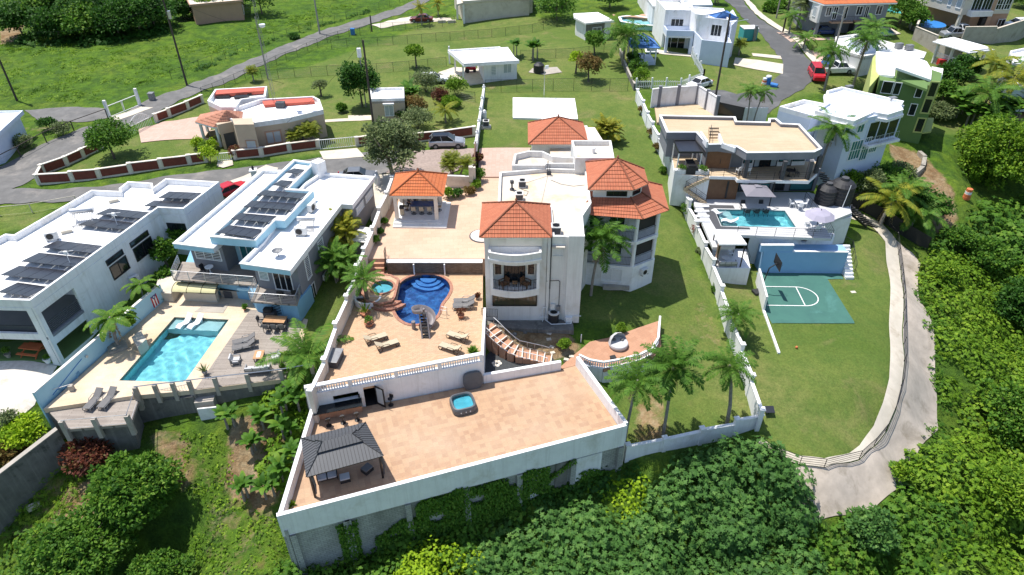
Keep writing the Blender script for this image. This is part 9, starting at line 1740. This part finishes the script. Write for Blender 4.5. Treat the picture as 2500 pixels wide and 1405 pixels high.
thicket('lime_undergrowth','yellow-green creeper patch between the thickets below the terrace',[(1440,1185),(1560,1170),(1590,1230),(1640,1300),(1560,1290),(1480,1250)],'leaf_lime',(.5,.9),(.3,.7),1.0,14,.15,.4,5,seed=7)
thicket('wall_foot_weeds','green weeds along the foot of the terrace wall',[(860,1300),(1100,1245),(1300,1195),(1490,1150),(1590,1125),(1590,1160),(1400,1230),(1200,1270),(1000,1320)],'leaf_dark',(.5,.9),(.5,1.1),1.2,14,.18,.35,6,seed=8)
thicket('bright_slope_bushes','bright green bushes spilling down beside the concrete slope',[(2255,650),(2330,620),(2480,640),(2650,720),(2700,980),(2420,960),(2300,920),(2285,780)],'leaf_bright',(1.2,2.2),(1.0,1.5),1.6,12,.20,.36,6,seed=9)
thicket('dark_slope_trees','darker green trees above the bright bushes at the right edge',[(2330,560),(2400,520),(2500,500),(2700,470),(2750,700),(2520,660),(2380,630)],'leaf_mid',(1.5,2.8),(1.6,2.8),1.1,6,.36,.34,6,seed=10)
thicket('right_jungle','dense green jungle filling the lower right corner',[(2300,930),(2440,960),(2750,980),(2800,1620),(2450,1620),(2330,1300),(2240,1210),(2290,1080)],'leaf_bright',(1.4,2.6),(1.2,2.3),1.6,11,.21,.34,6,seed=11)
thicket('jungle_edge','mid green shrubs at the lower edge of the concrete slope',[(1940,1330),(2040,1290),(2120,1275),(2215,1200),(2330,1300),(2450,1620),(2000,1620),(2000,1480)],'leaf_mid',(1.0,1.9),(.8,1.9),1.1,10,.24,.3,6,seed=12)
thicket('slope_edge_weeds','ragged weeds along the outer edge of the concrete slope',[(2232,640),(2262,640),(2278,720),(2262,760),(2292,775),(2315,850),(2325,1050),(2270,1120),(2222,1205),(2195,1190),(2240,1095),(2278,1040),(2270,900),(2252,780),(2228,730)],'leaf_mid',(.4,1.0),(.2,.8),.9,12,.18,.3,6,seed=22,vj=.35)
thicket('slope_weeds','patchy weeds on the lower part of the concrete slope',[(2160,1110),(2250,1090),(2280,1180),(2200,1200),(2150,1160)],'leaf_mid',(.5,1.1),(.4,1.2),.5,10,.22,.3,6,seed=13)
thicket('right_bank_bushes','green bushes on the bank above the netted fence',[(2270,600),(2340,560),(2480,470),(2700,420),(2700,480),(2500,510),(2400,540),(2300,620)],'leaf_mid',(1.0,2.0),(.9,1.8),1.0,7,.3,.34,6,seed=14)
thicket('hillside_creeper','light green creepers covering the hillside below the turquoise pool',[(400,1040),(500,1035),(560,1090),(570,1200),(690,1230),(700,1400),(600,1620),(380,1620),(480,1350),(500,1200),(430,1130)],'leaf_bright',(.5,1.2),(.08,.4),1.3,13,.12,.3,5,seed=15,vj=.35)
thicket('hillside_grass','grassy light green growth beside the sloping concrete wall',[(170,1080),(290,1100),(200,1180),(160,1260),(220,1300),(60,1400),(-60,1400),(-60,1300),(60,1180)],'leaf_bright',(.5,1.1),(.1,.4),1.2,12,.2,.16,6,seed=16,vj=.35)
thicket('lower_left_cover','green ground cover in the bottom left corner',[(-60,1300),(120,1300),(150,1400),(100,1620),(-150,1620),(-150,1350)],'leaf_mid',(.6,1.3),(.2,.7),1.0,11,.17,.3,6,seed=17)
thicket('field_grass','tall wild grass across the open field at the upper left',[(0,100),(80,110),(420,120),(640,60),(760,20),(900,10),(760,60),(640,105),(520,150),(420,190),(250,240),(130,248),(0,245)],'leaf_bright',(.7,1.6),(.12,.4),.45,3.2,.55,.12,5,seed=18,vj=.35)
thicket('roadside_weeds','weeds along the field fence by the left road',[(430,185),(520,150),(650,100),(770,62),(900,24),(905,32),(770,72),(650,110),(520,160),(430,195)],'leaf_dark',(.4,.8),(.3,.8),.8,8,.3,.2,5,seed=19)
thicket('banana_undergrowth','broad leafed undergrowth at the left foot of the pool terrace wall',[(640,960),(760,960),(760,1060),(720,1180),(690,1230),(640,1150),(690,1060),(640,1010)],'leaf_bright',(.5,1.0),(.5,1.2),1.0,9,.34,.28,5,seed=20)
# climbing vines on the terrace wall
def vines():
 W=Wall(T0,T1);L=(Vector(T1)-Vector(T0)).length;n=44000;s=NR.uniform(.2,L*.98,n);z=NR.uniform(-6,-.9,n)
 lim=-1.2-(np.sin(s*.9)*.5+np.sin(s*2.3+1)*.45+.2)*np.where((s>8)&(s<19.5),.4,0)-np.where(s<2.2,1.5,0);cover=((s>9.2)&(s<19.6)&(z<lim+.0))|((z<-3.5-.6*np.sin(s*1.3))&(s>6))|((s>3.6)&(s<4.9)&(z<-1.6))|((abs(z+1.0-(-(22-s)*.75))<.22)&(s>19.4)&(s<21.8))
 hole_=(np.sin(s*1.7+z*1.1)+np.sin(s*.6-z*2.1)>1.35);k=cover&~(hole_&(z>-4.5));s=s[k];z=z[k];n=len(s);d=NR.uniform(-.25,.22,n)
 C=np.array([W.a.x,W.a.y,0])+s[:,None]*np.array([W.u.x,W.u.y,0])+d[:,None]*np.array([W.n.x,W.n.y,0]);C[:,2]=z;Nn=nrm(np.array([W.n.x,W.n.y,.5])+NR.normal(0,.35,(n,3)));D=nrm(np.array([0,0,-1.])+NR.normal(0,.6,(n,3)))
 v,f=leafq(C,D,Nn,NR.uniform(.14,.3,n),NR.uniform(.05,.09,n));o=bpy.data.objects.new('climbing_vine',npmesh('climbing_vine',v,f,'leaf_mid',{'v':NR.uniform(0,1,n)}));COL.objects.link(o);setp(o,'dark green vines climbing the block wall under the terrace','vine',None,'stuff')
vines()
# hillside trees and plants
tree((350,1235),3.3,4.4,'glossy dark green mango tree in the middle of the left hillside','leaf_mid',ncl=130,nlf=110,lsz=.3,Rz=2.3,cl=.2,irr=.35);tree((215,1385),3.6,4.4,'large glossy mango tree at the bottom left','leaf_mid',ncl=130,nlf=110,lsz=.28,Rz=2.2,cl=.2,irr=.35);tree((400,1450),2.4,3.4,'leafy tree crown cut by the bottom edge, left','leaf_mid',ncl=80,nlf=100,lsz=.26,Rz=1.8,cl=.24)
shrub((235,1130),1.9,2.6,'large croton with dark red and green leaves below the small deck','leaf_red',ncl=46,nlf=80,lsz=.3);shrub((60,1075),1.6,1.8,'yellow-green feathery bush in the lower corner of the gravel lot','leaf_lime',ncl=30,nlf=80,lsz=.3);shrub((25,1130),1.8,1.6,'orange-tinged palm-like bush behind the sloping wall','leaf_autumn',ncl=26,nlf=80,lsz=.35);shrub((30,1040),.8,1.6,'grey-green upright bush at the edge of the gravel lot','leaf_grey',ncl=16,nlf=60,lsz=.2)
for a,b,hh,lb in [(690,1010,1.9,'just below the deck railing'),(655,1045,1.7,'left of the pool terrace wall, upper'),(735,1010,1.9,'against the pool terrace wall'),(705,1090,1.8,'beside the corner of the lower terrace'),(610,1110,1.3,'alone on the bare soil'),(735,1130,1.6,'left of the dark gazebo'),(690,1170,1.6,'below the dark gazebo corner, upper'),(600,1200,1.2,'lowest on the bare soil'),(560,1035,1.4,'below the grey pillar fence'),(655,1215,1.3,'nearest the lower terrace corner'),(720,965,1.6,'highest, beside the deck lawn')]:banana((a,b),hh,'banana plants '+lb,n=2,sc=.62,group='banana plants on the hillside')
for i,(a,b)in enumerate([(85,1240),(100,1075),(110,1095)]):q=G(a,b);MB().obox(q.x,q.y,q.z,q.z+.35,.9,.45,.7+i).B('concrete_rubble','concrete_pale',label='broken concrete block on the left hillside, '+['lowest','middle','highest'][i],cat='rubble',group='concrete rubble')
# trees by the concrete slope
tree((2190,1180),.9,2.2,'small papaya-like tree standing on the concrete slope','leaf_bright',ncl=20,nlf=50,lsz=.3,name='papaya_tree');tree((2110,1330),1.8,3.6,'blue-green tree at the bottom tip of the concrete slope','leaf_blue',ncl=46,nlf=80,lsz=.3,Rz=1.6);tree((2420,1250),2.6,4.6,'bright green tree standing out of the lower right jungle','leaf_bright',ncl=70,nlf=90,lsz=.32);tree((2460,1060),3.2,5,'rounded dark tree in the right jungle','leaf_mid',ncl=80,nlf=80,lsz=.34)
tree((2480,780),3.0,4.6,'dark green tree at the right edge among bright bushes','leaf_dark',ncl=70,nlf=80,lsz=.36);tree((2390,660),2.6,4.2,'green tree above the bright slope bushes','leaf_mid',ncl=60,nlf=80,lsz=.36);tree((2300,690),1.5,2.6,'low bright tree beside the top of the concrete slope','leaf_bright',ncl=36,nlf=70,lsz=.3)
for a,b,R_,hh,lf,lb in [(2110,480,2.2,3.2,'leaf_grey','grey-green bush right of the black tanks'),(2160,470,2.4,3.4,'leaf_mid','green bush below the white-blue house'),(2070,470,1.6,2.6,'leaf_bright','light green bush touching the black tank'),(2215,500,2.2,3.2,'leaf_dark','dark bush behind the yellow palm'),(2260,530,2.4,3.2,'leaf_dark','dark bush under the palms by the netted fence'),(2195,440,1.8,2.2,'leaf_grey','grey bush inside the curved stone wall'),(2330,600,2.0,2.4,'leaf_mid','bush beyond the end of the netted fence')]:tree((a,b),R_,hh,lb,lf,ncl=44,nlf=70,lsz=.3,Rz=hh*.46,name='large_bush',cat='bush')
# woodland at the top left and trees beyond
wd=[(60,95,4.2,6.5),(115,75,5,8),(150,100,4.2,6),(185,60,5.5,9),(215,98,4,6),(250,85,5,8),(290,95,4,6.5),(300,45,6,9.5),(345,85,4.5,7),(380,70,4.5,6.5),(390,20,6,9),(130,20,6.5,10),(220,10,6,10),(60,30,5.5,8),(455,45,3,4),(330,0,7,10),(480,10,4,6)]
for i,(a,b,R_,hh)in enumerate(wd):tree((a,b),R_,hh,'dark woodland tree at the top left, '+['front left end','front left, taller','front, low','behind the front row','front middle','middle front, taller','front right of middle','tall, middle behind','front right','right end of the front row','tall at the back right','tall at the back left','tall at the back middle','far left behind','small, by the pink house','farthest back','back, left of the pink house'][i],['leaf_dark','leaf_mid'][i%3==1],ncl=60,nlf=60,lsz=.5,Rz=hh*.45,group='woodland trees')
thicket('woodland_edge','dark undergrowth at the foot of the top left woodland',[(55,108),(120,112),(240,112),(330,104),(400,85),(430,70),(420,50),(60,70)],'leaf_dark',(1.0,2.0),(.8,1.6),1.0,5,.4,.3,5,seed=21)
for a,b,R_,hh,lb in [(560,-15,5,7,'tree behind the pink house'),(700,-15,4.5,6,'tree at the top edge right of the spreading tree'),(820,-10,4,4,'bush tree at the top edge by the far lane'),(1000,-30,5,6,'tree beyond the far end of the road'),(1430,-20,5,7,'tree behind the coral patio'),(1900,20,2.2,1.6,'clipped hedge beside the street, far side'),(1885,28,2.0,1.5,'clipped hedge beside the street, left end')]:tree((a,b),R_,hh,lb,'leaf_mid',ncl=44,nlf=60,lsz=.45,Rz=hh*.47)
